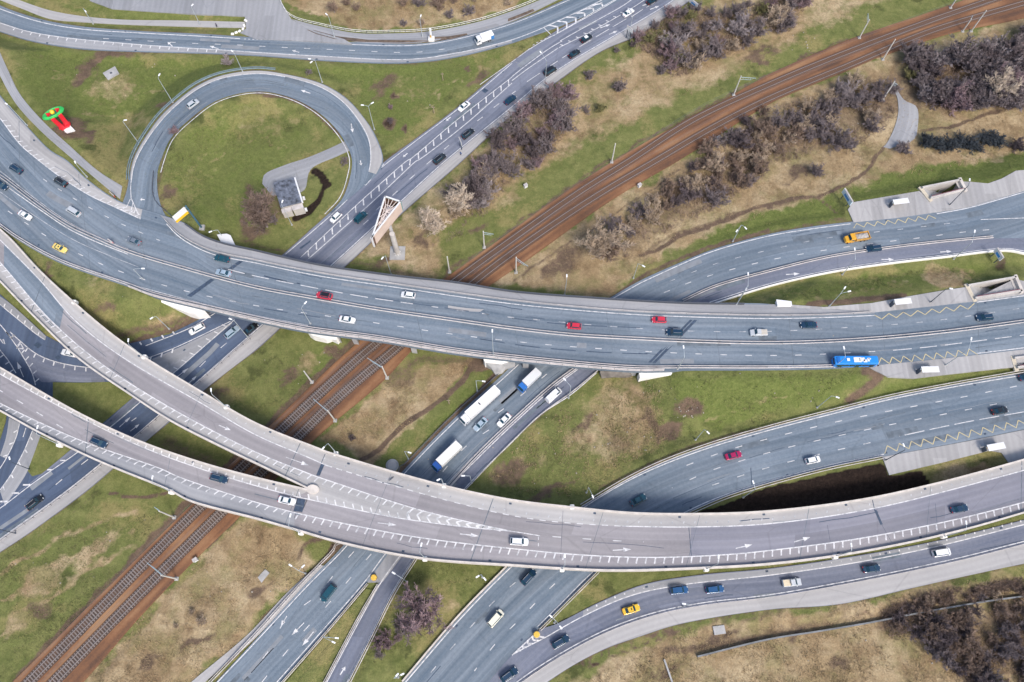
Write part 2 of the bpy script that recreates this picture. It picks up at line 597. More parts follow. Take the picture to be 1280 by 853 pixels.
    def zigzag(s, base, amp, n, side=1, mat='yellow_paint', w=.22):
        pts = s.path(base, 4.0)
        al = np.array(arclen(pts)); A_ = np.array([tuple(p) for p in pts])
        mi = s.mat(mat)
        z = []
        for k in range(2 * n + 1):
            f = k / (2 * n)
            # the photo's teeth lean: short rise, long fall
            if k % 2: f -= .18 / (2 * n)
            d = f * al[-1]
            p = Vector([np.interp(d, al, A_[:, i]) for i in range(3)])
            p2 = Vector([np.interp(min(d + .6, al[-1]), al, A_[:, i]) for i in range(3)])
            p1 = Vector([np.interp(max(d - .6, 0), al, A_[:, i]) for i in range(3)])
            t = (p2 - p1); t.normalize()
            if k % 2: p = p + Vector((-t.y, t.x, 0)) * side * amp
            z.append(p)
        for a, b in zip(z, z[1:]): s._ribbon([a, b], w, mi)
    def chevrons(s, la, lb, n, mat='paint', w=.45, lean=.8):
        """V bars between two converging lines la and lb, run in the same direction"""
        a, b = s.path(la, 4.0), s.path(lb, 4.0)
        ra, rb = resample(a, 2 * n + 3), resample(b, 2 * n + 3)
        mi = s.mat(mat)
        for k in range(1, 2 * n + 1, 2):
            c = (ra[k + 1] + rb[k + 1]) / 2
            s._ribbon([ra[k], c], w, mi); s._ribbon([rb[k], c], w, mi)
    def wear(s, seed, every=0, n=30, drains=0, pale=.45, narrow=.6):
        """expansion joints, lane-wise repairs, sealed cracks and drain grates"""
        rn = random.Random(seed)
        cl = [(a + b_) / 2 for a, b_ in zip(s.L, s.R)]
        al = np.array(arclen(cl))
        La, Ra = np.array([tuple(p) for p in s.L]), np.array([tuple(p) for p in s.R])
        def at(d, q):
            a = Vector([np.interp(d, al, La[:, i]) for i in range(3)]); b_ = Vector([np.interp(d, al, Ra[:, i]) for i in range(3)])
            return a.lerp(b_, q) + Vector((0, 0, .014 + s.lift))
        if every:
            d = every * .6
            while d < al[-1]:
                s._ribbon([at(d, .03), at(d, .35), at(d, .65), at(d, .97)], rn.choice((.1, .14, .22)), s.mat('repair'))
                d += every * rn.uniform(.8, 1.2)
        for _ in range(n):
            d = rn.uniform(0, al[-1]); q = rn.uniform(.12, .88); ln = rn.uniform(2, 16); k = rn.random()
            w = rn.uniform(.1, .24) if k < narrow else rn.uniform(.5, 1.9)
            m_ = 'tar' if (k < .3) else ('pale_repair' if rn.random() < pale else 'repair')
            pts = [at(min(d + ln * j / 4, al[-1] - .1), q + (rn.uniform(-.012, .012) if w < .4 else 0)) for j in range(5)]
            if (pts[0] - pts[-1]).length > 1: s._ribbon(pts, w, s.mat(m_))
        if drains:
            d = 6
            while d < al[-1]:
                for q in (.06, .94):
                    p = at(d, q); p2 = at(min(d + .7, al[-1]), q)
                    if (p2 - p).length > .2: s._ribbon([p, p2], .5, s.mat('tar'))
                d += drains
    def build(s, parent=None, label=None, kind='structure', name=None):
        o = mesh_obj(name or s.name, s.V, s.Fc, s.mats, parent, s.MI)
        uvl = o.data.uv_layers.new(name="UVMap")
        uvl.data.foreach_set("uv", np.array(s.UV, dtype=np.float32).ravel())
        if kind and parent is None: o["kind"] = kind
        if label: o["label"] = label
        s.obj = o
        return o

class Sheet:
    """flat-ish paved area given by its outline in the picture, at one height or a height per point"""
    def __init__(s, name, px, h, mat, layer=0, kerb=.0, thick=.7):
        n = len(px)
        hs = list(h) if isinstance(h, (list, tuple)) else [h] * n
        s.pts = [W(p, z + layer * .03 + kerb) for p, z in zip(px, hs)]
        s.name, s.m, s.thick = name, mat, thick
        s.hmin = [p.z for p in s.pts]
        SHEETS.append(s)
    def build(s, parent=None):
        bm = bmesh.new()
        prism(bm, [(p.x, p.y) for p in s.pts], [p.z - s.thick for p in s.pts], [p.z for p in s.pts])
        bmesh.ops.triangulate(bm, faces=[f for f in bm.faces if len(f.verts) > 4])
        uv = bm.loops.layers.uv.new("UVMap")
        for f in bm.faces:
            for l in f.loops: l[uv].uv = (l.vert.co.x, l.vert.co.y)
        s.obj = obj_from_bm(s.name, bm, s.m, parent)
        s.obj["kind"] = "structure"
        return s.obj
SHEETS = []

# ---- heights of the roads
MF_L = [(-22, 88), (0, 119), (33, 157), (63, 188), (83, 200), (110, 225), (150, 252), (200, 268), (231, 279), (253, 294), (276, 303), (320, 313), (395, 330), (490, 344), (571, 353), (640, 364), (740, 372), (851, 378.5), (960, 380), (1000, 385), (1050, 386.5), (1093, 390), (1160, 383), (1221, 376), (1280, 368), (1300, 365)]
MF_R = [(-30, 256), (0, 284), (25, 302), (75, 329), (160.5, 359), (190.6, 370.5), (251, 385.6), (320, 402), (385, 415), (470, 426), (571, 442.6), (640, 451), (750, 461.5), (800.5, 464.5), (861, 463.5), (960, 463), (1035, 461.5), (1098, 457), (1160, 451), (1221, 444.5), (1280, 437.5), (1300, 435)]
MF = Road("flyover_deck", MF_L, MF_R, [((0, 119), 7.2), ((200, 268), 7.5), ((800, 464), 7.4), ((960, 463), 6.6), ((1280, 437), 5.2)],
          MT['asphalt_blue'], layer=3, thick=1.3, grade=[(None, (140, 250)), ((872, 463.5), None)])

T_ = Road("upper_road", [(-20, -5), (0, 7), (50, 24), (100, 33), (176, 39), (251, 42.5), (320, 47), (395, 50), (445, 53), (515, 55), (558, 50), (640, 28), (712, -3), (750, -22)],
          [(-20, 34), (0, 40), (37.6, 51.4), (100, 61.4), (175.6, 65), (251, 67), (320, 70), (420, 77), (510, 79), (571, 71.5), (640, 54), (660, 47), (700, 33), (760, 8), (800, -12)],
          [((0, 40), 2.0), ((320, 70), 1.2), ((510, 79), .5), ((640, 54), 0), ((800, -12), 0)], MT['asphalt_blue'], layer=1, ext=(70, 70))
Dn = Road("diagonal_road", [(830, -25), (800, -12), (740, 18), (700, 36), (665, 60), (640, 77), (571, 135), (520.6, 173), (480, 203), (453, 228), (430, 250), (410, 268), (355, 317), (300, 362), (263, 389), (250, 414), (223, 440), (195, 470), (134, 526), (87, 564), (32, 608), (0, 630), (-30, 655)],
          [(905, -28), (882, -12), (858, 4), (800.5, 42.6), (750, 65), (690, 107), (640, 144), (571, 207.5), (505.6, 264), (433, 332), (385, 375), (345, 415), (320, 437.6), (285, 464), (253, 490), (218, 522), (185.6, 549), (140, 587), (108, 614), (30, 671), (0, 690.5), (-30, 712)],
          0.0, MT['asphalt_dark'], layer=2)
LOOP = Road("loop_ramp", [(150, 262), (158, 240), (163, 214), (168, 195.6), (180.6, 173), (200.6, 145.5), (220.7, 126.6), (245.8, 107.8), (276, 94.8), (320, 88.5), (357.6, 93), (402.8, 105), (433, 123), (455.4, 148), (470.5, 172), (479, 200), (474, 215), (456, 232)],
            [(215, 283), (203, 262), (197, 240), (197, 214), (201, 200), (213, 173), (238, 148), (271, 125.4), (320, 114), (357.6, 120), (390, 135), (415, 155.5), (433, 180.6), (440, 200), (438, 220), (428, 248), (410, 268), (385, 290)],
            [((150, 262), 7.3), ((197, 240), 7.1), ((213, 173), 5.6), ((320, 114), 2.9), ((415, 155), 1.0), ((440, 200), .15), ((385, 290), 0.02)], MT['asphalt_blue'], layer=1, ext=(0, 0), step=1.2)
R1L = [(1330, 222), (1300, 231), (1280, 237.5), (1211, 257.5), (1170, 265), (1120, 272), (1063, 277.5), (1010, 284), (960, 293), (891, 312), (850, 328.5), (800, 351), (765, 371), (720, 398), (680, 426), (645, 453), (621, 475), (571, 520), (500, 593), (465, 636), (431, 680), (379, 734), (320, 799), (268, 855), (250, 874)]
R1M = [(1330, 299), (1300, 299), (1280, 298), (1236, 298.6), (1186, 303), (1110, 311.6), (1035, 323), (960, 341), (891, 360.5), (851, 378.6), (800, 408), (760, 434), (720, 460), (690, 483), (640, 528), (596, 570.5), (561, 608), (522, 655), (486, 692), (460, 727.5), (409, 787), (351, 853), (336, 870)]
R1S = [(1330, 330), (1300, 322), (1280, 316.6), (1261, 313), (1236, 314), (1186, 320), (1110, 329), (1035, 340.4), (960, 357.5), (890, 380), (840, 404), (790, 433), (748, 463), (715, 491), (677.6, 518), (640, 553), (581, 613), (552, 652), (521.7, 695), (492, 742), (465, 796), (436, 853), (426, 874)]
R1I = R1M[:16] + [(561, 608), (530, 652), (499, 693.4), (474, 727.5), (450.5, 769), (406, 853), (395, 874)]
hR1 = [((1280, 237), 4.0), ((1063, 277), 2.4), ((850, 328), .2), ((765, 371), 0.0), ((268, 855), 0.0)]
R1 = Road("middle_road", R1L, R1M, hR1, MT['asphalt_blue'], layer=1)
hS = [((1280, 316.6), 4.0), ((1035, 340.4), 2.2), ((890, 380), .2), ((840, 404), 0.0), ((436, 853), 0.0)]
SL = Road("side_lane", R1I, R1S, hS, MT['asphalt_dark'], layer=1)
R2 = Road("lower_road", [(1330, 458), (1300, 463), (1280, 466.5), (1186, 482.8), (1110, 497.8), (1035, 516.6), (960, 536), (891, 556), (828, 579), (782, 601), (726, 634), (680, 671), (634, 710), (575, 770.5), (504, 853), (488, 872)],
          [(1330, 528), (1300, 533), (1280, 537), (1211, 551), (1105, 571), (1035, 585), (960, 605), (907, 621.5), (859.5, 642), (800, 677), (748, 714), (699, 762), (672, 787.5), (640, 819), (605, 860), (590, 880)],
          [((1280, 466.5), 4.6), ((960, 536), 2.2), ((782, 601), .4), ((700, 660), 0), ((504, 853), 0)], MT['asphalt_blue'], layer=1)
R3 = Road("slip_road", [(575, 895), (605, 860), (640, 819), (672, 789), (696, 780), (750, 752.7), (806, 730.5), (877, 718.6), (960, 711), (1064, 696), (1167.6, 677), (1280, 650), (1300, 645)],
          [(630, 900), (660, 872), (684.5, 853), (720, 830), (758.6, 810.6), (800, 796), (847.6, 781), (960, 762.5), (1049, 755.7), (1138, 736), (1227, 715.7), (1280, 705), (1300, 701)],
          [((640, 819), 0), ((806, 730), .3), ((1064, 696), 1.4), ((1280, 650), 2.6)], MT['asphalt_dark'], layer=2)
RAMP_H = 8.2
AN = [(-24, 250), (0, 287), (15, 300), (50, 338), (93, 378), (133, 412), (175.6, 443), (251, 489), (320, 529), (410, 565.5)]
AS = [(-45, 300), (0, 351.7), (45, 398), (100, 450), (163, 494), (213, 526.6), (270, 556), (320, 580), (388, 613)]
RA = Road("upper_ramp_deck", AN, AS, [((-24, 250), 7.6), ((50, 338), 8.0), ((388, 613), RAMP_H)], MT['asphalt_lilac'], layer=0, thick=1.3, ext=(40, 0), grade=[(None, (2, 290))], expo=0)
RB = Road("lower_ramp_deck", [(-40, 433), (0, 459), (100, 516.6), (175.6, 551.7), (251, 578), (320, 597), (388, 613)],
          [(-40, 490), (0, 514), (50, 541.7), (125.4, 578), (213, 614), (237, 626.7), (320, 649), (368, 662.5)], RAMP_H, MT['asphalt_lilac'], layer=0, thick=1.3, ext=(60, 0), grade=[])
MG = Road("joined_ramp_deck", [(410, 565.5), (495.5, 591), (571, 611), (640, 625), (714, 634), (788, 641), (859.5, 642.4), (960, 639), (1078.6, 624), (1162, 606), (1220, 591), (1280, 574), (1310, 565)],
          [(368, 662.5), (424, 678.6), (527.6, 699), (640, 707.5), (758.6, 714), (877, 711), (960, 706), (1049, 695), (1138, 678.6), (1212, 661), (1280, 641.5), (1310, 632)],
          [((410, 565), RAMP_H), ((860, 642), 8.0), ((1280, 574), 6.6)], MT['asphalt_lilac'], layer=0, thick=1.3, ext=(0, 70), grade=[])
BED = Road("ballast_bed", [(-25, 893), (18, 850.6), (130, 739), (243, 626.7), (340, 530), (448, 427.6), (553, 350.5), (640, 288), (703, 242.6), (765, 202.5), (815.5, 173), (891, 133), (960, 94), (1060, 50), (1148, 20), (1211, -2), (1260, -17)],
           [(65, 893), (104, 853), (178, 768), (258, 686), (299.5, 646), (395, 548), (480.5, 475), (515.6, 437.6), (600, 366), (655, 328), (765, 250), (853, 198), (960, 131), (1035, 95), (1110.5, 67.7), (1186, 42.6), (1280, 22.6), (1320, 10)],
           .12, None, layer=0, thick=.6)

# rust-brown ballast
m, t, b = node_mat("rusty_ballast")
tc = t.nodes.new("ShaderNodeTexCoord")
n1 = t.nodes.new("ShaderNodeTexNoise"); n1.inputs["Scale"].default_value = .06; n1.inputs["Detail"].default_value = 5
n2 = t.nodes.new("ShaderNodeTexNoise"); n2.inputs["Scale"].default_value = 1.6; n2.inputs["Detail"].default_value = 7; n2.inputs["Roughness"].default_value = .8
uvn = t.nodes.new("ShaderNodeUVMap"); uvn.uv_map = "UVMap"
mp = t.nodes.new("ShaderNodeMapping"); mp.inputs["Scale"].default_value = (.3, .015, 1)
n3 = t.nodes.new("ShaderNodeTexNoise"); n3.inputs["Scale"].default_value = 1; n3.inputs["Detail"].default_value = 3
t.links.new(uvn.outputs[0], mp.inputs[0]); t.links.new(mp.outputs[0], n3.inputs["Vector"])
t.links.new(tc.outputs["Object"], n1.inputs["Vector"]); t.links.new(tc.outputs["Object"], n2.inputs["Vector"])
ad = t.nodes.new("ShaderNodeMath"); ad.operation = 'ADD'
t.links.new(n3.outputs["Fac"], ad.inputs[0]); t.links.new(n1.outputs["Fac"], ad.inputs[1])
ad2 = t.nodes.new("ShaderNodeMath"); ad2.operation = 'MULTIPLY_ADD'; ad2.inputs[1].default_value = .5
t.links.new(n2.outputs["Fac"], ad2.inputs[0]); t.links.new(ad.outputs[0], ad2.inputs[2])
rp = t.nodes.new("ShaderNodeValToRGB")
el = rp.color_ramp.elements
el[0].position = .50; el[0].color = (.085, .046, .030, 1)
el[1].position = .76; el[1].color = (.29, .165, .085, 1)
e = el.new(.63); e.color = (.195, .092, .045, 1)
hf = t.nodes.new("ShaderNodeMath"); hf.operation = 'MULTIPLY'; hf.inputs[1].default_value = .5
t.links.new(ad2.outputs[0], hf.inputs[0]); t.links.new(hf.outputs[0], rp.inputs[0]); t.links.new(rp.outputs[0], b.inputs["Base Color"])
b.inputs["Roughness"].default_value = .95
BED.mats[0] = m
LOOP.lift = .05

# ---- paved areas that are not strips
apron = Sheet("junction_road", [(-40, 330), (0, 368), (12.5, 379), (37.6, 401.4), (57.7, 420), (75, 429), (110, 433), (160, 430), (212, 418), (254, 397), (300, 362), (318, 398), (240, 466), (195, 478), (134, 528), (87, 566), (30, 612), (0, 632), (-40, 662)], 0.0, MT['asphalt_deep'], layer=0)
parking = Sheet("side_road", [(120, -30), (112, 1), (140, 11.3), (200, 15.5), (306, 20.5), (307.5, 36), (300, 41), (320, 49), (395, 52), (440, 55), (430, 49), (384, 36), (364, 24), (352, 3), (345, -30)], 1.35, MT['asphalt_grey'], layer=0)
def hz(road, px, up=.13):
    return [road.at(p).z + up for p in px]
_p = [(1060, 262), (1066, 253), (1149, 239), (1163, 248.5), (1203, 238.5), (1199, 227), (1214, 227.5), (1235, 229.5), (1252, 223.5), (1270, 213.5), (1290, 212), (1320, 215), (1320, 226), (1300, 231.5), (1280, 238), (1211, 258), (1170, 265.5), (1120, 272.5), (1067, 278)]
P1 = Sheet("bus_stop_pavement", _p, hz(R1, _p), MT['asphalt_pale'])
_p = [(960, 380.5), (988, 381), (1030, 384), (1090, 379), (1139, 370), (1180, 363), (1208, 359), (1219, 373), (1274, 364.5), (1268, 349), (1283, 352), (1290, 367), (1280, 368.5), (1221, 376.5), (1160, 383.5), (1093, 390.5), (1050, 387), (1000, 385.5)]
P2 = Sheet("bus_stop_pavement", _p, hz(MF, _p), MT['asphalt_pale'])
_p = [(1320, 433), (1280, 437), (1221, 444), (1160, 450.5), (1098, 456.5), (1085, 458), (1090, 461.5), (1110.5, 471.5), (1143, 473), (1175.7, 469), (1256, 460), (1268, 459), (1272, 449), (1320, 443)]
P3 = Sheet("bus_stop_pavement", _p, hz(MF, _p), MT['asphalt_pale'])
_p = [(1103, 571.5), (1211, 551.5), (1280, 537.5), (1320, 530), (1320, 560), (1280, 574), (1262, 580), (1252, 566), (1237, 563.5), (1180, 578), (1111.7, 594)]
P4 = Sheet("bus_stop_pavement", _p, hz(R2, _p), MT['asphalt_pale'])

# ------------------------------------------------------------------ terrain height
STAIRS = [[(1154, 236.5), (1197.7, 227.6), (1202.8, 237.8), (1163, 247.8)],
          [(1211.5, 358.7), (1266.7, 349), (1273, 364), (1219, 372.7)],
          [(1269, 449.5), (1320, 443), (1323, 452), (1272, 459)]]
STAIR_H = [R1.at((1180, 262)).z + .13, MF.at((1230, 376)).z + .13, MF.at((1275, 440)).z + .13]
def pip(X, Y, poly):
    ins = np.zeros(X.shape, bool)
    n = len(poly)
    for i in range(n):
        x0, y0 = poly[i]; x1, y1 = poly[(i + 1) % n]
        if y0 == y1: continue
        c = ((y0 > Y) != (y1 > Y)) & (X < (x1 - x0) * (Y - y0) / (y1 - y0) + x0)
        ins ^= c
    return ins
def seg_dist(X, Y, poly, closed=True):
    d = np.full(X.shape, 1e9)
    n = len(poly)
    for i in range(n if closed else n - 1):
        x0, y0 = poly[i][:2]; x1, y1 = poly[(i + 1) % n][:2]
        dx, dy = x1 - x0, y1 - y0
        l2 = dx * dx + dy * dy + 1e-9
        t = np.clip(((X - x0) * dx + (Y - y0) * dy) / l2, 0, 1)
        d = np.minimum(d, np.hypot(X - x0 - t * dx, Y - y0 - t * dy))
    return d
NAT = [((90, 110), 60, 45, 1.6), ((60, 30), 90, 40, 1.2), ((1150, 440), 120, 40, 2.5), ((1200, 300), 140, 60, 2.0)]
def terrain_z(X, Y, roads, sheets):
    z = (fbm(X / 38 + 40, Y / 38 + 40, 3) - .5) * .9
    for p, rx, ry, h in NAT:
        c = W(p, 0)
        z += h * np.exp(-(((X - c.x) / (rx * .24)) ** 2 + ((Y - c.y) / (ry * .27)) ** 2) / 2)
    up = np.full(X.shape, -9.0); dn = np.full(X.shape, 99.0)
    for r in roads:
        if not r.footprint: continue
        n = len(r.L)
        g = r.grade
        for c0 in range(0, n, 24):
            ks = [k for k in range(c0, min(c0 + 25, n)) if g[k]]
            if not ks: continue
            S, Rr = [], []
            for k in ks:
                w = (r.L[k] - r.R[k]).length
                for q in (0.06, .25, .5, .75, .94):
                    p = r.L[k].lerp(r.R[k], q); S.append((p.x, p.y, p.z)); Rr.append(w / 8 + .25)
            S, Rr = np.array(S), np.array(Rr)
            m = 24
            ii = np.nonzero((X > S[:, 0].min() - m) & (X < S[:, 0].max() + m) & (Y > S[:, 1].min() - m) & (Y < S[:, 1].max() + m))[0]
            if not len(ii): continue
            d = np.hypot(X[ii, None] - S[None, :, 0], Y[ii, None] - S[None, :, 1]) - Rr[None, :]
            q = d.argmin(1)
            dd = d[np.arange(len(ii)), q]; h = S[q, 2]
            up[ii] = np.maximum(up[ii], h - .14 - np.maximum(0, dd - 1.2) / 2.1)
            dn[ii] = np.minimum(dn[ii], h - .2 + np.maximum(0, dd - .9) * .8)
    for s in sheets:
        poly = [(p.x, p.y) for p in s.pts]
        x0, x1 = min(p[0] for p in poly) - 26, max(p[0] for p in poly) + 26
        y0, y1 = min(p[1] for p in poly) - 26, max(p[1] for p in poly) + 26
        j = np.nonzero((X > x0) & (X < x1) & (Y > y0) & (Y < y1))[0]
        ins = pip(X[j], Y[j], poly)
        dd = np.where(ins, 0, seg_dist(X[j], Y[j], poly))
        P_ = np.array([tuple(p) for p in s.pts])
        w = 1 / (np.hypot(X[j, None] - P_[None, :, 0], Y[j, None] - P_[None, :, 1]) + .5) ** 3
        h = (w * P_[None, :, 2]).sum(1) / w.sum(1)
        up[j] = np.maximum(up[j], h - .3 - np.maximum(0, dd - .8) / 2.1)
        dn[j] = np.minimum(dn[j], h - .22 + np.maximum(0, dd - .8) * .8)
    z = np.minimum(np.maximum(z, up), dn)
    for q, h in zip(STAIRS, STAIR_H):
        poly = [tuple(W(p, h))[:2] for p in q]
        ins = pip(X, Y, poly)
        z = np.where(ins, h - 6.8, z)
    return z
_major = list(ROADS)
def tz1(pts_px):
    out = []
    for p in pts_px:
        z = 1.0
        for _ in range(5):
            q = W(p, z)
            z = float(terrain_z(np.array([q.x]), np.array([q.y]), _major, SHEETS)[0])
        out.append(z)
    return out
def path_road(name, Lp, Rp, mat, up=.1, ext=(0, 0)):
    mid = [((a[0] + b[0]) / 2, (a[1] + b[1]) / 2) for a, b in zip(resample([Vector(p) for p in Lp], 9), resample([Vector(p) for p in Rp], 9))]
    zz = tz1(mid)
    return Road(name, Lp, Rp, [(tuple(p), z + up) for p, z in zip(mid, zz)], mat, layer=0, thick=.5, ext=ext, step=1.2)
PATH1 = path_road("footpath", [(-8, -10), (20, -1), (60, 12.5), (100, 20), (150, 24.6), (226, 25.8), (306, 27.6)], [(-8, -3), (25, 10), (62.7, 23.8), (100, 27.6), (150, 30.6), (251, 33.9), (306, 35)], MT['asphalt_pale'], ext=(50, 0))
PATH2 = path_road("footpath", [(-5, 85), (0, 95), (20, 130), (50, 163), (93, 201), (138, 239), (150, 249)], [(-5, 55), (0, 66), (10, 88), (25, 118), (55, 153), (85, 180.6), (123, 214), (153, 233)], MT['asphalt_grey'], ext=(50, 0))
PATH3 = path_road("footpath", [(440, 172), (418, 183), (385, 197), (355, 207), (330, 219), (328, 230)], [(440, 187), (420, 196), (388, 212), (380, 238), (360, 242), (340, 245)], MT['asphalt_grey'])
PATH4 = path_road("footpath", [(398, 706), (360, 740), (310, 793), (240, 852), (225, 866)], [(408, 708), (372, 742), (322, 795), (256, 853), (241, 868)], MT['asphalt_pale'], ext=(0, 40))
PATH5 = path_road("footpath", [(1113, 107), (1121, 120), (1123, 140), (1118, 160), (1108, 180), (1104, 184)], [(1118, 106), (1130, 125), (1146, 134), (1147, 160), (1143, 174), (1112, 186)], MT['asphalt_grey'])
PATH6 = path_road("footpath", [(365, 24), (400, 33), (445, 41.5), (490, 42), (536, 39.5), (596, 28), (640, 14), (690, -6)], [(384, 37), (420, 46), (447, 52.5), (490, 54.5), (540, 51.5), (600, 40), (642, 26), (705, -4)], MT['asphalt_grey'], ext=(0, 0))

# grid: 1 m where the camera looks, widening to the horizon
def axis(lo, hi, step, far):
    c = list(np.arange(lo, hi + .01, step))
    d, x = step, hi
    while x < far: d *= 1.28; x += d; c.append(x)
    d, x = step, lo
    while x > -far: d *= 1.28; x -= d; c.insert(0, x)
    return np.array(c)
GX, GY = axis(-196, 196, .95, 4500), axis(-22, 228, .95, 4500)
nx, ny = len(GX), len(GY)
TX, TY = np.meshgrid(GX, GY)
TX, TY = TX.ravel(), TY.ravel()
TZ = terrain_z(TX, TY, ROADS, SHEETS)
PX, PY = proj_np(TX, TY, TZ)
PX = np.clip(PX, -4000, 5000); PY = np.clip(PY, -4000, 5000)
back = TY < -60
PX[back] = -3000

# ---- what grows where: masks laid on the ground (kinds of ground cover, plus some painted shade)
wx = (fbm(TX / 5.0 + 9, TY / 5.0 + 3, 21) - .5) * 26 + (fbm(TX / 1.6, TY / 1.6, 31, 2) - .5) * 8
wy = (fbm(TX / 5.0 + 50, TY / 5.0 + 70, 25) - .5) * 26 + (fbm(TX / 1.6 + 7, TY / 1.6 + 9, 35, 2) - .5) * 8
WXp, WYp = PX + wx, PY + wy
dry = np.zeros(TX.shape); dirt = dry.copy(); soil = dry.copy(); lush = dry.copy()
def sm(d, soft):
    return np.clip(.5 - d / (2 * soft), 0, 1)
def area(mask, pts, v, soft=10, warp=1.0):
    X, Y = PX + wx * warp, PY + wy * warp
    d = seg_dist(X, Y, pts)
    d = np.where(pip(X, Y, pts), -d, d)
    np.maximum(mask, v * sm(d, soft), out=mask) if v > 0 else np.multiply(mask, 1 + v * sm(d, soft), out=mask)
def trail(mask, pts, width, v=1.0, soft=2.0, warp=.25):
    X, Y = PX + wx * warp, PY + wy * warp
    c = [tuple(p) for p in smooth_px(pts, 10)]
    d = seg_dist(X, Y, c, closed=False) - width / 2
    np.maximum(mask, v * sm(d, soft), out=mask)
def spot(mask, c, rx, ry, v=1.0, warp=.5, ang=0):
    X, Y = PX + wx * warp - c[0], PY + wy * warp - c[1]
    ca, sa = math.cos(R_(ang)), math.sin(R_(ang))
    u, w = X * ca + Y * sa, -X * sa + Y * ca
    r = np.hypot(u / rx, w / ry)
    np.maximum(mask, v * np.clip(1.6 - 1.1 * r, 0, 1), out=mask)

# dry straw-coloured grass
area(dry, [(350, -30), (360, 8), (445, 36), (535, 34), (640, 8), (690, -20)], 1.0, 6)
area(dry, [(655, 330), (765, 250), (853, 200), (960, 132), (1110, 68), (1290, 20), (1290, 190), (1150, 205), (1050, 240), (985, 255), (900, 285), (850, 310), (800, 330), (765, 368), (560, 350)], .95, 12)
area(dry, [(640, 145), (760, 75), (860, 20), (900, -20), (1160, -20), (1010, 50), (940, 85), (870, 120), (780, 160), (700, 200), (560, 290), (450, 340), (505, 262)], .62, 14)
trail(dry, [C(60, 800), C(330, 640), C(520, 560), C(760, 430), C(900, 360), C(1276, 170)], 14, 1.0, 8, .8)
area(dry, [(430, 560), (395, 548), (480, 480), (560, 450), (590, 452), (560, 490), (500, 545), (465, 585)], .95, 8)
area(dry, [(300, 650), (260, 690), (150, 800), (90, 870), (235, 870), (310, 790), (400, 700), (370, 665)], .8, 12)
area(dry, [(700, 870), (760, 825), (850, 790), (960, 772), (1280, 715), (1300, 870)], .9, 10)
area(dry, [(890, 810), (1090, 790), (1130, 853), (820, 870)], 1.0, 8)
area(dry, [(760, 470), (720, 520), (700, 560), (770, 580), (830, 560), (830, 490), (800, 470)], .6, 16)
for c, rx, ry, v in [((60, 720), 45, 14, .7), ((120, 690), 40, 12, .65), ((20, 780), 26, 14, .6), ((420, 480), 34, 22, .7), ((385, 455), 20, 14, .5), ((140, 110), 40, 22, .45), ((170, 150), 30, 20, .4), ((250, 210), 40, 26, .3), ((330, 150), 60, 26, .36),
                     ((120, 350), 22, 12, .4), ((200, 400), 40, 8, .5), ((260, 470), 40, 22, .35), ((520, 110), 40, 20, .35), ((470, 300), 40, 26, .7), ((520, 320), 40, 26, .8), ((620, 250), 40, 20, .5), ((1130, 190), 60, 14, .5), ((1180, 345), 34, 12, .8), ((1210, 595), 50, 16, .85), ((58, 585), 12, 14, .8),
                     ((630, 600), 24, 14, .5), ((700, 480), 30, 16, .5), ((1000, 350), 30, 8, .4), ((320, 700), 50, 26, .8), ((655, 575), 40, 20, .35), ((560, 760), 20, 12, .4), ((575, 730), 40, 20, .3), ((30, 85), 20, 12, .3)]:
    spot(dry, c, rx, ry, v, 1.0, -38 if c[1] > 400 and c[0] < 500 else 0)
# fresh green
for pts, v in [([(1060, 228), (1150, 205), (1280, 190), (1290, 214), (1235, 228), (1150, 238), (1066, 252)], .95), ([(880, 290), (960, 262), (1040, 250), (1055, 275), (960, 290), (870, 318)], .9),
               ([(830, 470), (1085, 465), (1040, 500), (960, 520), (900, 540), (850, 520)], .8), ([(1110, 478), (1260, 464), (1180, 482), (1090, 500)], .85),
               ([(30, 48), (140, 68), (300, 75), (440, 80), (640, 62), (560, 130), (480, 190), (440, 110), (330, 80), (160, 150), (60, 150), (20, 110)], .6),
               ([(200, 215), (215, 190), (260, 135), (320, 120), (400, 160), (360, 200), (330, 290), (250, 285)], .5), ([(330, 480), (410, 420), (440, 440), (380, 490)], .55), ([(960, 365), (1240, 322), (1240, 345), (1100, 368), (980, 378)], .65),
               ([(90, 12), (180, 20), (310, 26), (300, 20), (140, 12), (60, 0)], .9), ([(480, 590), (560, 530), (620, 470), (600, 460), (540, 520), (460, 590)], .6), ([(760, 430 - 330), (860, 120 - 20), (800, 150), (700, 190)], .5), ([(590, 270), (700, 210), (640, 200), (560, 260)], .3),
               ([(780, 150), (900, 90), (1000, 45), (1140, -10), (1060, -10), (950, 55), (840, 105)], .75), ([(60, 640), (210, 640), (200, 655), (120, 720), (0, 830), (0, 720)], .4), ([(600, 640), (640, 560), (700, 500), (760, 590), (700, 625)], .3)]:
    area(lush, pts, v, 9)
# bare earth, trodden trails, brown ditches
trail(dirt, [(1283, 130), (1240, 142), (1190, 158), (1150, 163)], 4, .9)
trail(dirt, [(1104, 184), (1092, 200), (1085, 212), (1060, 230), (1030, 243), (980, 250), (940, 262), (890, 282), (850, 296), (825, 312), (800, 318)], 4.5, .95)
trail(dirt, [(592, 452), (575, 480), (545, 505), (510, 528), (490, 545), (470, 565), (450, 575)], 6, 1.0, 1.5)
trail(dirt, [(610, 450), (560, 450), (520, 452), (500, 470)], 16, .55, 8)
trail(dirt, [(160, 432), (190, 418), (220, 412), (245, 400), (258, 388)], 5, 1.0, 2)
trail(dirt, [(140, 424), (180, 411), (215, 405), (250, 392)], 12, .6, 5)
trail(dirt, [(640, 352), (700, 312), (740, 288), (795, 250), (850, 212)], 3.5, .7, 2)
trail(dirt, [A(700, 255), A(480, 290), A(380, 420)], 12, .75, 5, .8)
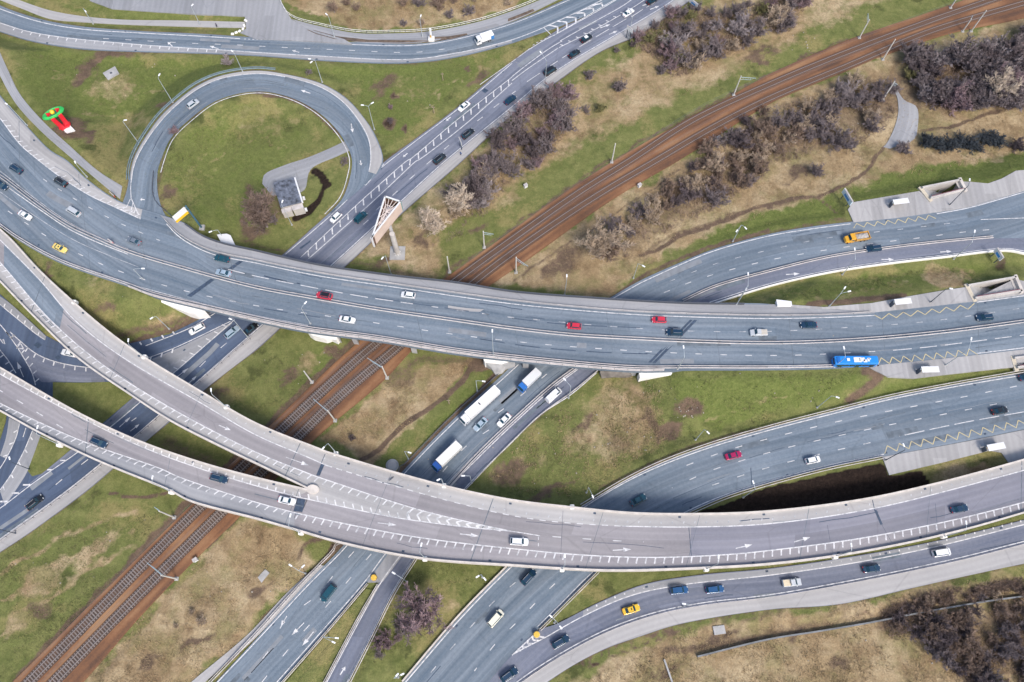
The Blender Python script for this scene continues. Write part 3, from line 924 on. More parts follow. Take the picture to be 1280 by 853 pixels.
trail(dirt, [A(480, 300), A(470, 400)], 6, .6, 4, .8)
trail(dirt, [A(260, 640), A(370, 670), A(460, 660)], 6, .8)
spot(dirt, A(350, 640), 22, 14, .8); spot(dirt, A(200, 290), 6, 6, .4)
trail(dirt, [E(1210, 300), E(1220, 340), E(1260, 390)], 9, .9, 4)
spot(dirt, (338, 262), 24, 26, .5); spot(dirt, (318, 292), 20, 9, .7)
trail(dirt, [(300, 300), (340, 312), (430, 325), (520, 345), (560, 352)], 6, .65, 4)
trail(dirt, [B(0, 462), B(150, 490), B(280, 550), B(380, 640), B(425, 670)], 4, .9, 2)
trail(dirt, [(209, 195), (198, 240), (210, 262)], 5, .6, 3)
spot(dirt, (862, 512), 18, 12, .9); spot(dirt, (862, 512), 26, 16, .5)
trail(soil, [K(515, 445), K(560, 490), K(590, 520), K(640, 570), K(690, 660)], 2.4, .62, 2.2, .4); trail(soil, [K(560, 520), K(620, 500), K(660, 490), K(690, 520)], 2, .6, 2, .4); trail(soil, [K(690, 470), K(720, 540), K(740, 590)], 4, .55, 3, .4); spot(soil, B(690, 480), 5, 3, .6); spot(soil, B(665, 615), 9, 6, .6); spot(soil, B(745, 640), 3, 6, .55); spot(soil, O(345, 778), 8, 2, .6); spot(soil, K(885, 455), 3, 3, .6); spot(dirt, K(790, 560), 16, 12, .9); trail(dirt, [K(680, 460), K(720, 540), K(820, 570)], 10, .9, 6); trail(dirt, [K(720, 560), K(730, 610)], 8, .8, 4); trail(dirt, [K(560, 520), K(660, 490)], 3, .8)
spot(dirt, K(540, 610), 22, 16, .45); trail(dirt, [K(430, 845), K(760, 690), K(900, 630), (960, 535), (1035, 518), (1110, 500)], 6, .7, 4)
trail(dirt, [L(400, 400), L(500, 330), L(560, 285), L(480, 255)], 12, .85, 5)
trail(dirt, [H(200, 720), H(420, 700), H(680, 680)], 7, .95, 3); trail(dirt, [H(0, 240), H(220, 190), H(340, 270)], 5, .7, 3); trail(dirt, [H(0, 370), H(200, 320), H(400, 292)], 4, .7, 3)
trail(dirt, [G(490, 690), G(640, 590), G(840, 490), G(1276, 350)], 5, .8, 2); trail(dirt, [G(640, 470), G(800, 380), G(1000, 310)], 5, .7, 3)
trail(dirt, [(490, 600), (571, 516), (625, 464), (645, 450)], 6, .9, 2); trail(dirt, [(430, 676), (378, 727), (262, 848)], 7, .85, 2)
trail(dirt, [P(0, 645), P(300, 600), P(480, 560), P(700, 480), P(1000, 450)], 14, .6, 9, .9); trail(dirt, [O(640, 720), O(850, 700), O(1079, 660)], 12, .7, 6)
trail(dirt, [O(330, 730), O(500, 670), O(690, 640)], 4, .8); trail(dirt, [O(310, 785), O(370, 770)], 3, 1.0); trail(dirt, [O(420, 750), O(560, 690), O(680, 650)], 3, .8)
trail(dirt, [P(480, 60 + 560), P(560, 530), P(660, 540)], 16, .7, 8)
trail(dirt, [M(460, 50), M(560, 75), M(700, 60)], 5, .9); trail(dirt, [M(420, 50), M(230, 190), M(0, 370)], 4, .5, 3)
trail(dirt, [M(1000, 160), M(880, 280)], 5, .9, 2); spot(dirt, M(840, 570), 12, 8, .5); trail(dirt, [N(180, 330), N(200, 270), N(330, 250), N(290, 350)], 6, .8, 4)
spot(dirt, B(640, 420), 22, 12, .45); spot(dirt, B(690, 480), 6, 4, .9); spot(dirt, B(670, 610), 10, 8, .9); spot(dirt, B(745, 640), 4, 8, .8); spot(dirt, B(1055, 345), 4, 3, .9)
trail(dirt, [(20, 850), (243, 622), (340, 526), (448, 423)], 9, .85, 4, .5); trail(dirt, [(553, 347), (640, 285), (765, 199), (891, 130), (1060, 47)], 5, .7, 3, .5)
spot(dirt, (500, 470), 26, 18, .5); spot(dirt, (415, 440), 12, 8, .8); spot(dirt, (600, 458), 16, 7, .9); spot(dirt, (640, 455), 20, 6, .8); spot(dirt, (1250, 330), 10, 8, .6)
area(dirt, [(260, 562), (330, 600), (290, 640), (225, 605), (190, 560), (215, 540)], .5, 10)
area(dirt, [(680, 170), (900, 90), (960, 60), (860, 50), (760, 90), (690, 150)], .25, 20)
area(dirt, [(750, 318), (800, 260), (880, 200), (960, 140), (1100, 90), (1290, 50), (1290, 140), (1150, 145), (1000, 195), (960, 215), (900, 258), (830, 290), (770, 330)], .5, 14)
area(dirt, [(1165, 775), (1285, 745), (1290, 860), (1200, 860)], .5, 14)
area(dirt, [(640, 150), (700, 120), (690, 200), (590, 240)], .45, 12)
trail(dirt, [(660, 310), (730, 285), (760, 330), (690, 355), (640, 350)], 12, .35, 12, 1.0)
# ruts and mown strips
for k in range(4): trail(dirt, [(720 + k * 3, 842 - k * 9), (800, 806 - k * 6), (880, 790 - k * 5), (980, 770 - k * 2)], 1.6, .75, 1.5, .5)
for k in range(3): trail(dry, [(0, 720 + k * 34), (90, 665 + k * 30), (170, 640 + k * 22)], 6, .8, 5, .8); trail(dirt, [(0, 738 + k * 30), (80, 688 + k * 26), (150, 655 + k * 24)], 1.8, .6, 2, .6)
for q in ([(60, 80), (130, 110), (200, 100)], [(90, 130), (150, 140), (170, 190)], [(520, 130), (560, 95), (620, 75)], [(700, 560), (760, 520), (820, 500)], [(330, 470), (400, 430)], [(250, 200), (300, 170), (370, 175)], [(870, 520), (960, 490), (1060, 478)], [(1000, 370), (1100, 350), (1200, 335)]):
    trail(dirt, q, 2.2, .55, 2.5, 1.0); trail(dry, [(x + 8, y + 9) for x, y in q], 5, .6, 5, 1.0)
for c, rx, ry in (((480, 105), 22, 12), ((600, 100), 12, 8), ((110, 170), 16, 8), ((205, 130), 14, 8), ((640, 590), 40, 12), ((690, 610), 40, 8), ((730, 530), 18, 10), ((820, 590), 20, 8), ((310, 240), 14, 10), ((215, 240), 10, 8), ((50, 760), 16, 12), ((190, 690), 20, 10), ((360, 470), 18, 8), ((260, 500), 24, 10), ((130, 380), 16, 10), ((60, 340), 10, 6), ((480, 330), 26, 8), ((520, 300), 14, 10), ((600, 290), 16, 8), ((830, 840), 26, 6), ((900, 800), 40, 6), ((1050, 830), 20, 12), ((1000, 790), 30, 6), ((950, 70), 30, 10), ((780, 220), 24, 8), ((1000, 215), 30, 10), ((900, 275), 24, 6), ((700, 330), 30, 10), ((400, 620), 10, 6), ((330, 740), 22, 10), ((240, 800), 26, 10), ((180, 830), 20, 8)):
    spot(dirt, c, rx, ry, .62, 1.3, -25)
# grit and dead grass along the road edges, kerb shadow painted in with it
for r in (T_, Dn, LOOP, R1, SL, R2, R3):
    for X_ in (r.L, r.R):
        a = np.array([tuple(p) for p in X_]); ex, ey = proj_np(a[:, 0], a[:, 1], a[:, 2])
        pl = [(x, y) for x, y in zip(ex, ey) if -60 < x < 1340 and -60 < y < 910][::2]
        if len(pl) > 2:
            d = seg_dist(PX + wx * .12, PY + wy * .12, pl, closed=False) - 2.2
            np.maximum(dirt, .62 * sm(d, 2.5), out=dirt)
# black earth freshly spread
_c6 = tile(290, 190, 7.975)
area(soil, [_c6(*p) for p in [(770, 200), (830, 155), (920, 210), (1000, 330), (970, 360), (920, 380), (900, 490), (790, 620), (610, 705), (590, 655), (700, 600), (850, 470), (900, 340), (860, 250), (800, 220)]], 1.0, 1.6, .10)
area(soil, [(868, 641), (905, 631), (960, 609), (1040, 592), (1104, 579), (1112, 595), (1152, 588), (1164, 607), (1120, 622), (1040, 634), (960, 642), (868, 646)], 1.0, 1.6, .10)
spot(soil, (1250, 335), 12, 7, .5)  # dark spot painted in for the shadow by the blue and white hoarding
import itertools
def attr(me, name, R, Gc, Bc, Ac):
    a = me.color_attributes.new(name, 'FLOAT_COLOR', 'POINT')
    a.data.foreach_set("color", np.stack([R, Gc, Bc, Ac], 1).astype(np.float32).ravel())

# ---- ground material
gm, t, b = node_mat("ground_cover")
b.inputs["Roughness"].default_value = .98
b.inputs["Specular IOR Level"].default_value = .15
tc = t.nodes.new("ShaderNodeTexCoord")
at = t.nodes.new("ShaderNodeVertexColor"); at.layer_name = "cover"
sp = t.nodes.new("ShaderNodeSeparateColor"); t.links.new(at.outputs["Color"], sp.inputs[0])
def noise(scale, detail=5, rough=.6, vec=None):
    n = t.nodes.new("ShaderNodeTexNoise")
    n.inputs["Scale"].default_value = scale; n.inputs["Detail"].default_value = detail; n.inputs["Roughness"].default_value = rough
    t.links.new(vec if vec is not None else tc.outputs["Object"], n.inputs["Vector"])
    return n.outputs["Fac"]
def rng(x, lo, hi, a, bb):
    q = t.nodes.new("ShaderNodeMapRange")
    for k, v in zip((1, 2, 3, 4), (lo, hi, a, bb)): q.inputs[k].default_value = v
    t.links.new(x, q.inputs[0])
    return q.outputs[0]
def mth(op, x, y):
    q = t.nodes.new("ShaderNodeMath"); q.operation = op
    for k, v in ((0, x), (1, y)):
        if isinstance(v, (int, float)): q.inputs[k].default_value = v
        else: t.links.new(v, q.inputs[k])
    return q.outputs[0]
def mix(f, a_, b_, blend='MIX'):
    q = t.nodes.new("ShaderNodeMix"); q.data_type = 'RGBA'; q.blend_type = blend
    for k, v in ((0, f), (6, a_), (7, b_)):
        if isinstance(v, tuple): q.inputs[k].default_value = _rgb(v)
        elif isinstance(v, (int, float)): q.inputs[k].default_value = v
        else: t.links.new(v, q.inputs[k])
    return q.outputs[2]
fine, mid_, big = noise(1.1, 8, .75), noise(.28, 6, .65), noise(.05, 4, .55)
def fac(mask, n, amp, lo=.32, hi=.62):
    return rng(mth('ADD', mask, mth('MULTIPLY', mth('SUBTRACT', n, .5), amp)), lo, hi, 0, 1)
grass = mix(rng(mid_, .32, .68, 0, 1), (.102, .122, .038), (.178, .184, .068))
grass = mix(fac(rng(big, .44, .62, 0, .6), fine, 1.0), grass, (.215, .19, .08))
grass = mix(fac(rng(noise(.09, 5, .6), .52, .68, 0, .7), fine, .9), grass, (.075, .085, .03))
grass = mix(fac(at.outputs["Alpha"], mid_, 1.1), grass, mix(rng(fine, .3, .7, 0, 1), (.088, .118, .030), (.145, .164, .052)))
dryc = mix(rng(mid_, .3, .7, 0, 1), (.19, .132, .075), (.36, .272, .158))
dryc = mix(rng(noise(.06, 6, .7), .46, .62, 0, .75), dryc, mix(rng(fine, .35, .65, 0, 1), (.33, .26, .16), (.50, .41, .265)))
dryc = mix(rng(fine, .57, .77, 0, .5), dryc, (.13, .095, .06))
dryc = mix(rng(noise(.085, 6, .65), .48, .64, 0, .75), dryc, mix(rng(mid_, .35, .65, 0, 1), (.15, .145, .06), (.22, .195, .09)))
dryc = mix(rng(noise(.13, 6, .7), .54, .68, 0, .6), dryc, (.125, .08, .048))
g = mix(fac(sp.outputs[0], mid_, .9), grass, dryc)
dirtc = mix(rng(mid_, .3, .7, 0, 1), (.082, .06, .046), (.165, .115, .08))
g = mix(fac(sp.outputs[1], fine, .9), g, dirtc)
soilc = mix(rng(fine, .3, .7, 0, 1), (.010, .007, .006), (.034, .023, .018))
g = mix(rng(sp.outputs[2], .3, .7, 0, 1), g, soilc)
g = mix(1.0, g, rng(mth('ADD', mth('MULTIPLY', noise(2.4, 4, .75), .6), mth('MULTIPLY', noise(.55, 5, .7), .4)), .32, .68, .70, 1.30), 'MULTIPLY')
t.links.new(g, b.inputs["Base Color"])
bp = t.nodes.new("ShaderNodeBump"); bp.inputs["Strength"].default_value = .7; bp.inputs["Distance"].default_value = .35
t.links.new(fine, bp.inputs["Height"]); t.links.new(bp.outputs[0], b.inputs["Normal"])

V = np.stack([TX, TY, TZ], 1)
idx = np.arange(nx * ny).reshape(ny, nx)
Fq = np.stack([idx[:-1, :-1], idx[:-1, 1:], idx[1:, 1:], idx[1:, :-1]], -1).reshape(-1, 4)
me = bpy.data.meshes.new("ground")
me.vertices.add(len(V)); me.vertices.foreach_set("co", V.astype(np.float32).ravel())
me.loops.add(Fq.size); me.loops.foreach_set("vertex_index", Fq.ravel().astype(np.int32))
me.polygons.add(len(Fq)); me.polygons.foreach_set("loop_start", np.arange(0, Fq.size, 4, dtype=np.int32))
me.polygons.foreach_set("use_smooth", np.ones(len(Fq), bool))
me.update(calc_edges=True)
me.materials.append(gm)
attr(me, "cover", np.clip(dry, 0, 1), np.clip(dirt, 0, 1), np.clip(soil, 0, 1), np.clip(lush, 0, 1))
ground = bpy.data.objects.new("ground", me); COL.objects.link(ground)
ground["kind"] = "structure"
GB = BVHTree.FromPolygons([tuple(v) for v in V], [tuple(int(q) for q in f) for f in Fq])

# ------------------------------------------------------------------ where a picture point lands
def hit_ground(p):
    h = GB.ray_cast(Vector((0, 0, CAM_H)), ray(*p).normalized())
    return h[0] if h[0] is not None else W(p, 0)
def sheet_bvh(s):
    return BVHTree.FromPolygons([tuple(p) for p in s.pts], [tuple(range(len(s.pts)))])
SURF = [r.bvh for r in ROADS] + [sheet_bvh(s) for s in SHEETS] + [GB]
def hit(p, only=None):
    if only is not None: return only.at(p)
    o, d = Vector((0, 0, CAM_H)), ray(*p).normalized()
    best = None
    for bv in SURF:
        h = bv.ray_cast(o, d)
        if h[0] is not None and (best is None or h[3] < best[1]): best = (h[0], h[3])
    return best[0] if best else W(p, 0)
def drop(x, y, ztop=60.0):
    """highest surface under x,y below ztop"""
    best = -99
    for bv in SURF:
        h = bv.ray_cast(Vector((x, y, ztop)), Vector((0, 0, -1)))
        if h[0] is not None: best = max(best, h[0].z)
    return best if best > -50 else 0.0
# ------------------------------------------------------------------ markings and surface bands
# flyover
MFn = [(-20, 125), (0, 148), (25, 180.6), (45, 198), (75, 221), (113, 245), (145.5, 260), (175.6, 274)]
MF.band(MFn, [(-18, 94), (0, 121), (33, 158.5), (63, 189.5), (83, 201.5), (110, 226.5), (150, 253.5), (178, 262)], MT['asphalt_pale'])
MFw = [(190.6, 247.6), (208, 277.7), (225.7, 295), (263, 314), (320, 326.6), (395, 341.7), (495.5, 356.7), (640, 376.8), (740, 386.8), (815.5, 391.8), (960, 395.6), (1035, 394.5), (1093, 392)]
MF.band(MFw[1:], [(200, 269), (231, 280), (253, 295), (276, 304), (320, 314.5), (395, 331.5), (490, 345.5), (571, 354.5), (640, 365.5), (740, 373.5), (851, 380), (960, 381.5), (1050, 388), (1093, 391)], MT['asphalt_grey'], up=.12)
MF.line(MFn, .3); MF.ticks(MFn[1:], 2.6, 1.6, .35, side=1, slant=35)
MF.line([(208, 280), (225.7, 297.5), (263, 317), (320, 329), (395, 344.5), (495.5, 359.5), (640, 380), (740, 389.6), (815.5, 394.5), (960, 398.4), (1035, 397), (1093, 394.5)], .3)
MF.line([(54, 224), (75.5, 238), (98.6, 252), (122.6, 265.6), (160, 284), (200, 301)], .26, (1.6, 4.6))
MF.line([(285, 337), (320, 345.5), (445, 369.5), (508, 379)], .3, (5.2, 2.2))
MF.line([(508, 379), (640, 397), (672.6, 400), (760, 408), (860, 414), (960, 414.5), (1060, 409.5), (1160, 402), (1280, 385)], .26, (1.9, 5.4), mat='faint')
MF.line([(508, 379), (640, 397), (672.6, 400)], .28, (1.9, 5.4))
MF.line([(10, 264), (54, 293), (101.5, 319), (157, 342), (240, 366), (330, 384), (400, 394), (467, 403.5), (566, 418), (633.5, 426), (720, 434), (882, 443), (984, 444.4), (1084, 440), (1118, 438)], .26, (1.8, 5.2))
MF.line([(1118, 438), (1160, 434), (1280, 419)], .26, (5.0, 2.4))
MF.line([(0, 240), (24, 257), (90, 299), (130, 317), (173, 334)], .2, mat='faint')
MF.line([(-20, 266), (0, 280), (25, 297.5), (75, 324.5), (160.5, 354.5), (251, 379), (320, 394.5), (385, 407)], .3)
MF.line([(-10, 207), (0, 214), (50, 253), (88, 279), (125, 297), (160, 311.5)], .3, mat='faint'); MF.line([(-10, 219), (0, 227), (50, 262.5), (88, 287.5), (125, 304.5), (160, 318)], .3)
MF.line([(960, 459), (1035, 457.5), (1090, 454.5)], .3); MF.line([(1221, 442), (1280, 435)], .3)
MF.line([(1221, 378), (1280, 370)], .3)
for q in ([(263.5, 348.5), (268.5, 350), (239, 371.5), (233.5, 370)], [(299, 326), (304, 327), (286.5, 340), (281, 339)], [(867.5, 400), (871.5, 400.6), (819.5, 454), (815.5, 453.6)], [(862.5, 399.8), (866, 400.2), (813.8, 453.5), (810, 453.4)]):
    MF.poly(q, 'tar')
for seg, w in (([(470, 372), (520, 380), (600, 391)], .25), ([(330, 345), (345, 349), (375, 355)], .5), ([(640, 398), (700, 405), (800, 410)], .3), ([(600, 424), (660, 433), (740, 440), (820, 443)], .3), ([(330, 386), (360, 391), (400, 397)], .3)):
    MF.line(seg, w, (7, 3), mat='tar', up=.014)
MF.band([(560, 382), (580, 385), (605, 387)], [(560, 386), (580, 389), (600, 390)], MT['asphalt_pale'], up=.01)
MF.zigzag([(1093, 394), (1160, 387), (1218, 379.5)], 1.5, 7, side=-1)
MF.zigzag([(1098, 456), (1160, 450.5), (1222, 443.5)], 1.9, 9, side=1)
# gore between flyover and loop
MF.line([(163.5, 247), (175.6, 274)], .3); 
for a, b_, c in (((146, 259), (158, 259.5), (163, 249)), ((153, 263), (164, 263), (166.5, 253)), ((161, 267), (168, 266), (170, 260))):
    MF.line([a, b_], .3); MF.line([b_, c], .3)
# loop
LOin = [(201, 216), (205, 202), (216, 175), (241, 150), (273, 127.5), (320, 116.5), (357, 122.5), (388, 137), (412, 157), (430, 181), (437, 200.6), (434.5, 220), (425, 247), (406, 268)]
LOout = [(164.5, 225), (166, 214), (172, 196), (185, 173.5), (205, 147.5), (224, 129), (249, 110.5), (277, 98.5), (320, 92.5), (357, 96.5), (400, 109), (428, 127), (448.5, 151), (461, 175), (463.5, 200), (461, 215)]
LOOP.band(LOout, [(163, 225), (164, 214), (169, 196), (181.5, 173.5), (201.5, 146), (221.5, 127.3), (246.5, 108.5), (276, 95.5), (320, 89), (357, 93.5), (402, 105.5), (432, 123.5), (455, 148.5), (469, 172), (478, 200), (470, 218)], MT['asphalt_pale'])
LOOP.line(LOout, .28); LOOP.line(LOin, .3)
LOOP.line([(166, 214), (163.5, 232), (164, 248)], .28)
for a, b_ in (((181, 250), (175, 249.6)), ((388, 117), (376, 113)), ((439, 155), (441, 166)), ((450.5, 201), (451.5, 207))): LOOP.arrow(a, b_)
# diagonal road
Dr = [(860, -12), (835.6, 6), (770.4, 45), (715, 77.7), (682.6, 99.5), (640, 135.4), (558, 202), (503, 252), (417.8, 330.4), (318.5, 416), (240.7, 484), (200.6, 519), (173, 543), (125, 582), (85, 614), (0, 675.6), (-30, 698)]
De = [(893, -26), (880, -11), (856.5, 4.5), (799.5, 43), (749, 65.5), (689, 107.5), (639, 144.5), (570, 208), (504.6, 264.5), (432, 332.5), (384, 375.5), (344, 415.5), (319, 438), (252, 490.5), (185, 550), (139, 587.5), (107, 614.5), (29, 671.5), (-1, 691), (-30, 711.5)]
Dn.band(Dr, De, MT['asphalt_pale'], up=.12)
Dn.line([(x - 1.2, y - .8) for x, y in Dr], .3)
Dl = [(640, 79.5), (571, 137.5), (521, 175.5), (482, 205.5), (473, 213)]
Dn.line(Dl, .28); Dn.line([(480, 205), (455, 233), (458, 222), (462, 206)], .28)
Dn.line([(434, 250), (413, 270), (357, 318)], .3)
for a, b_, c in (((463, 208), (467, 216), (474, 212)), ((460, 215), (463, 222), (468, 219)), ((457, 223), (459, 228), (463, 225))): Dn.line([a, b_], .28); Dn.line([b_, c], .28)
h1 = [C(250, 232), C(120, 285), C(0, 385), (571, 157), (521, 190), (440, 263), (410, 289), F(220, 487), (345, 343)]
h2 = [C(470, 110), C(240, 225), C(60, 360), (650, 92)]
ha = [B(1276, 385), B(1000, 600), B(760, 800), F(760, 0), F(585, 150), F(480, 245), F(222, 487)]
hb = [B(1276, 415), B(1020, 640), B(800, 805), F(805, 0), F(650, 145), F(530, 255), F(262, 493)]
Dn.line(ha, .28); Dn.line(hb, .28)
Dn.ticks(ha, 3.4, 2.3, .45, side=1, slant=40)
Dn.line([(640, 96), C(60, 335), C(190, 240), C(250, 205)], .3); Dn.line([(640, 101), C(70, 350), C(230, 240)], .3)
hc, hd = [C(235, 238), C(400, 155), C(600, 40), C(690, -20)], [C(235, 228), C(390, 140), C(570, 40), C(660, -18)]
Dn.line(hc, .28); Dn.line([C(240, 205), C(400, 115), C(560, 25), C(620, -20)], .28); Dn.ticks(hc[:3], 3.2, 1.1, .4, side=1, slant=-35)
Dn.line([C(-30, 330), C(120, 225), C(250, 155), C(420, 60), C(520, 0)], .28)
for seg in ([C(75, 408), C(140, 365)], [C(190, 330), C(228, 305)], [C(250, 290), C(285, 268)], [C(335, 235), C(395, 200)], [C(418, 185), C(485, 145)], [C(502, 135), C(570, 95)], [C(595, 85), C(652, 48)], [C(670, 38), C(712, 12)]): Dn.line(seg, .26)
for seg in ([B(1185, 537), B(1212, 517)], [B(1103, 604), B(1130, 584)], [B(938, 745), B(962, 725)], [B(850, 820), B(880, 795)], [F(765, 97), F(792, 74)], [F(680, 178), F(706, 155)], [F(598, 252), F(622, 230)], [F(535, 322), F(560, 300)], [C(0, 468), C(18, 455)]): Dn.line(seg, .26)
for a, b_ in ((C(440, 140), C(490, 122)), (C(485, 172), C(525, 155)), (C(688, 48), C(735, 30)), (B(970, 585), B(945, 605)), (B(755, 765), B(732, 785)), (C(650, 30), C(690, 14))): Dn.arrow(a, b_, hw=1.0)
Dn.poly([F(275, 398), F(270, 410), F(225, 445), F(215, 440)], 'tar'); Dn.poly([B(1140, 440), B(1160, 452), B(1143, 465), B(1124, 454)], 'tar')
# south of the flyover
Dn.line([(293, 400), (215.7, 467.7), (143, 530), (95.3, 566.8), (44.5, 602), (0, 635.6), (-30, 655)], .3)
for seg in ([I(1100, 140), I(1130, 115)], [I(995, 235), I(1025, 205)], [I(655, 505), I(680, 488)], [I(405, 722), I(440, 695)], [I(278, 822), I(310, 795)]): Dn.line(seg, .26)
for a, b_ in ((I(875, 290), I(940, 240)), (I(935, 322), I(980, 280)), (I(595, 535), I(650, 485)), (I(650, 555), I(695, 520))): Dn.arrow(a, b_, hw=.9, w=.22)
Dn.ticks([(288, 404), (216, 467)], 3.0, 1.5, .3, side=-1, slant=20); Dn.ticks([(45, 601), (0, 634)], 3.4, 2.0, .5, side=-1, slant=50); Dn.ticks([(90, 570), (52, 597)], 4, 1.4, .4, side=-1, slant=50)
gu = [(288, 402), (223, 433), (206, 440), (185, 447.5)]
Dn.line(gu, .28); Dn.ticks(gu[1:], 3.2, 1.4, .5, side=1, slant=30)
Dn.line([(270, 391), (240, 409), (182, 432.5)], .28); Dn.ticks([(225, 416), (175, 432)], 3.2, 1.1, .5, side=-1, slant=20)
Dn.band([(290, 403), (223, 435), (190, 449)], [(290, 404.5), (216, 467), (200, 481)], MT['asphalt_grey'])
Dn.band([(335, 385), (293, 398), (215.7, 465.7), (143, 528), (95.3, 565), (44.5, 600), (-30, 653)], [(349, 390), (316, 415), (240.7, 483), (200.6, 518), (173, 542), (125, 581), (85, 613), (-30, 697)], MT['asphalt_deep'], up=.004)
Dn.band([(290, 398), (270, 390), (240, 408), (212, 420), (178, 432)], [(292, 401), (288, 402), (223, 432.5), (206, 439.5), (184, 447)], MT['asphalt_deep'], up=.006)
# turning lanes left of the ramps
c1 = tile(0, 360, 7.975); c2 = tile(0, 467, 7.975); c3 = tile(0, 574, 7.975)
up_ = [c1(-60, 110), c1(0, 165), c1(200, 330), c1(370, 468), c1(450, 520)]
Dn.line(up_, .28); Dn.ticks(up_, 3.0, 1.2, .45, side=1, slant=-30)
Dn.band([c1(-80, 40), c1(0, 85), c1(100, 155), c1(300, 335), c1(460, 485)], up_, MT['asphalt_grey'], up=.004)
lo_ = [c1(-20, 350), c1(0, 365), c1(100, 440), c1(200, 530), c1(350, 650), c1(500, 720), c1(700, 770), c1(900, 795), c1(1100, 795)]
Dn.line(lo_[2:], .28); Dn.ticks(lo_[2:], 3.2, 1.3, .45, side=-1, slant=15)
la_ = [c1(-40, 330), c1(0, 365), c1(150, 560), c1(250, 720), c1(320, 850), c1(355, 970)]
Dn.line(la_, .28); Dn.ticks(la_[2:], 2.6, 1.4, .4, side=1, slant=-20)
Dn.band([c1(110, 460), c1(200, 540), c1(350, 655), c1(500, 725), c1(700, 775), c1(1000, 798)], [c1(140, 540), c1(250, 720), c1(320, 850), c1(420, 940), c1(560, 935), c1(1050, 950)], MT['asphalt_dark'], up=.005)
for q in ((c1(60, 440), c1(115, 500)), (c1(115, 500), c1(150, 470)), (c1(165, 600), c1(235, 610)), (c1(235, 610), c1(210, 560))): Dn.line([q[0], q[1]], .35)
Dn.line([c1(-40, 560), c1(0, 620), c1(80, 720), c1(160, 850)], .28); Dn.ticks([c1(-40, 560), c1(0, 620), c1(80, 720), c1(140, 820)], 3, 1.2, .4, side=-1)
Dn.arrow(c1(235, 890), c1(170, 740), w=.2); Dn.line([c1(0, 510), c1(50, 575), c1(28, 505), c1(5, 530)], .25)
for q in ((c1(335, 570), c1(375, 540), c1(420, 570), c1(378, 605)), (c1(545, 690), c1(580, 672), c1(605, 698), c1(570, 720))): Dn.poly(q, 'tar', up=.03)
for pl, sd_ in (([c2(195, 500), c2(160, 640), c2(60, 850), c3(0, 95)], 1), ([c2(325, 570), c2(250, 750), c2(200, 850), c3(100, 170), c3(0, 310)], -1)):
    Dn.line(pl, .28); Dn.ticks(pl, 3.6, 1.3, .4, side=sd_ * -1, slant=35)
Dn.line([c2(258, 545), c2(230, 635)], .25)
Dn.band([c2(90, 440), c2(60, 640), c2(0, 820)], [c2(195, 495), c2(160, 640), c2(60, 850)], MT['asphalt_grey'], up=.005); Dn.band([c2(330, 575), c2(250, 760), c3(100, 175), c3(0, 320)], [c2(415, 630), c2(330, 850), c3(260, 150), c3(50, 470)], MT['asphalt_grey'], up=.005)
# middle road
R1.band([(1280, 239), (1211, 259), (1170, 266)], [(1280, 238), (1211, 258), (1170, 265)], MT['asphalt_pale'])
R1.line([(800.5, 354), (850.7, 331), (890.8, 314.5), (960, 295.5), (1010, 287), (1063, 280)], .32); R1.line([(765, 374), (800.5, 354)], .3)
R1.line([(1171, 267.5), (1211, 260), (1280, 240.5)], .32)
R1.line([(837, 352), (867, 340), (894.5, 330), (923, 322), (956, 314), (1020, 300), (1080, 292), (1137, 285.5), (1198, 278)], .24, (1.8, 5.4), mat='faint')
R1.line([(830, 366), (880, 347), (961, 325.5), (990, 320), (1019, 315), (1050, 310), (1111.7, 302), (1142, 298.5), (1203, 290.5), (1240, 287)], .26, (1.9, 5.2))
R1.line([(1226, 274.7), (1280, 272.7)], .26)
R1.line([(1236, 301), (1260, 300), (1280, 303)], .26)
R1.zigzag([(1067, 285.5), (1120, 280), (1170, 273.5)], 1.5, 8, side=1)
SL.line([(887, 378), (960, 355.5), (1035, 338.4), (1110, 327), (1186, 318.4), (1236, 312), (1261, 311), (1280, 314)], .3)
for a, b_ in ((H(565, 497), H(628, 497)), (H(90, 572), H(158, 567)), (H(858, 460), H(915, 456))): SL.arrow(a, b_)
R1.line([(860, 377), (700, 454), (688, 464), (638, 505), (602, 530), (577, 543), (527, 597), (463, 672), (447.5, 684.5), (422, 713), (395.6, 744.7), (357, 775), (338, 810.6), (310, 845)], .26, (2.0, 6.0))
R1.line([(640, 520), (588, 553.5), (563, 578.5), (520, 632), (463, 694), (436.5, 724.6), (409, 757), (380, 789), (350.5, 824), (325, 856)], .26, (2.0, 5.6))
R1.line([(648, 456), (624, 478), (573, 523), (502, 596), (468, 638), (434, 682), (382, 735), (322, 800), (268, 857)], .3)
R1.line([(716, 460), (687, 482), (637, 527), (593, 569), (558, 606.5), (518, 655), (483, 691), (457, 726), (406, 785), (346, 853)], .3)
for a, b_ in ((N(130, 575), N(106, 612)), (N(203, 602), N(150, 655)), (N(243, 640), N(195, 700)), (J(1000, 655), J(985, 672))): R1.arrow(a, b_, w=.2)
SL.line([(746, 466), (713, 494), (675, 519), (638, 555), (579, 613), (550, 652), (519.5, 695), (490, 741), (463, 795), (433, 855)], .3)
SL.line([(722, 462), (692, 485), (642, 530), (598, 572.5), (563, 609), (532, 653), (501, 693.8), (476.5, 728), (453, 769.5), (408, 854)], .28)
SL.arrow(N(355, 822), N(378, 785))
SL.band([(561, 609), (530, 653), (499, 694), (475, 727)], [(562.5, 610), (533, 654), (503, 695), (478, 728)], MT['asphalt_pale'])
GORE = Sheet("gore", [(520, 657), (530, 654), (499, 694), (474, 728.5), (459, 728.5), (485, 692.5)], .05, MT['asphalt_grey'])
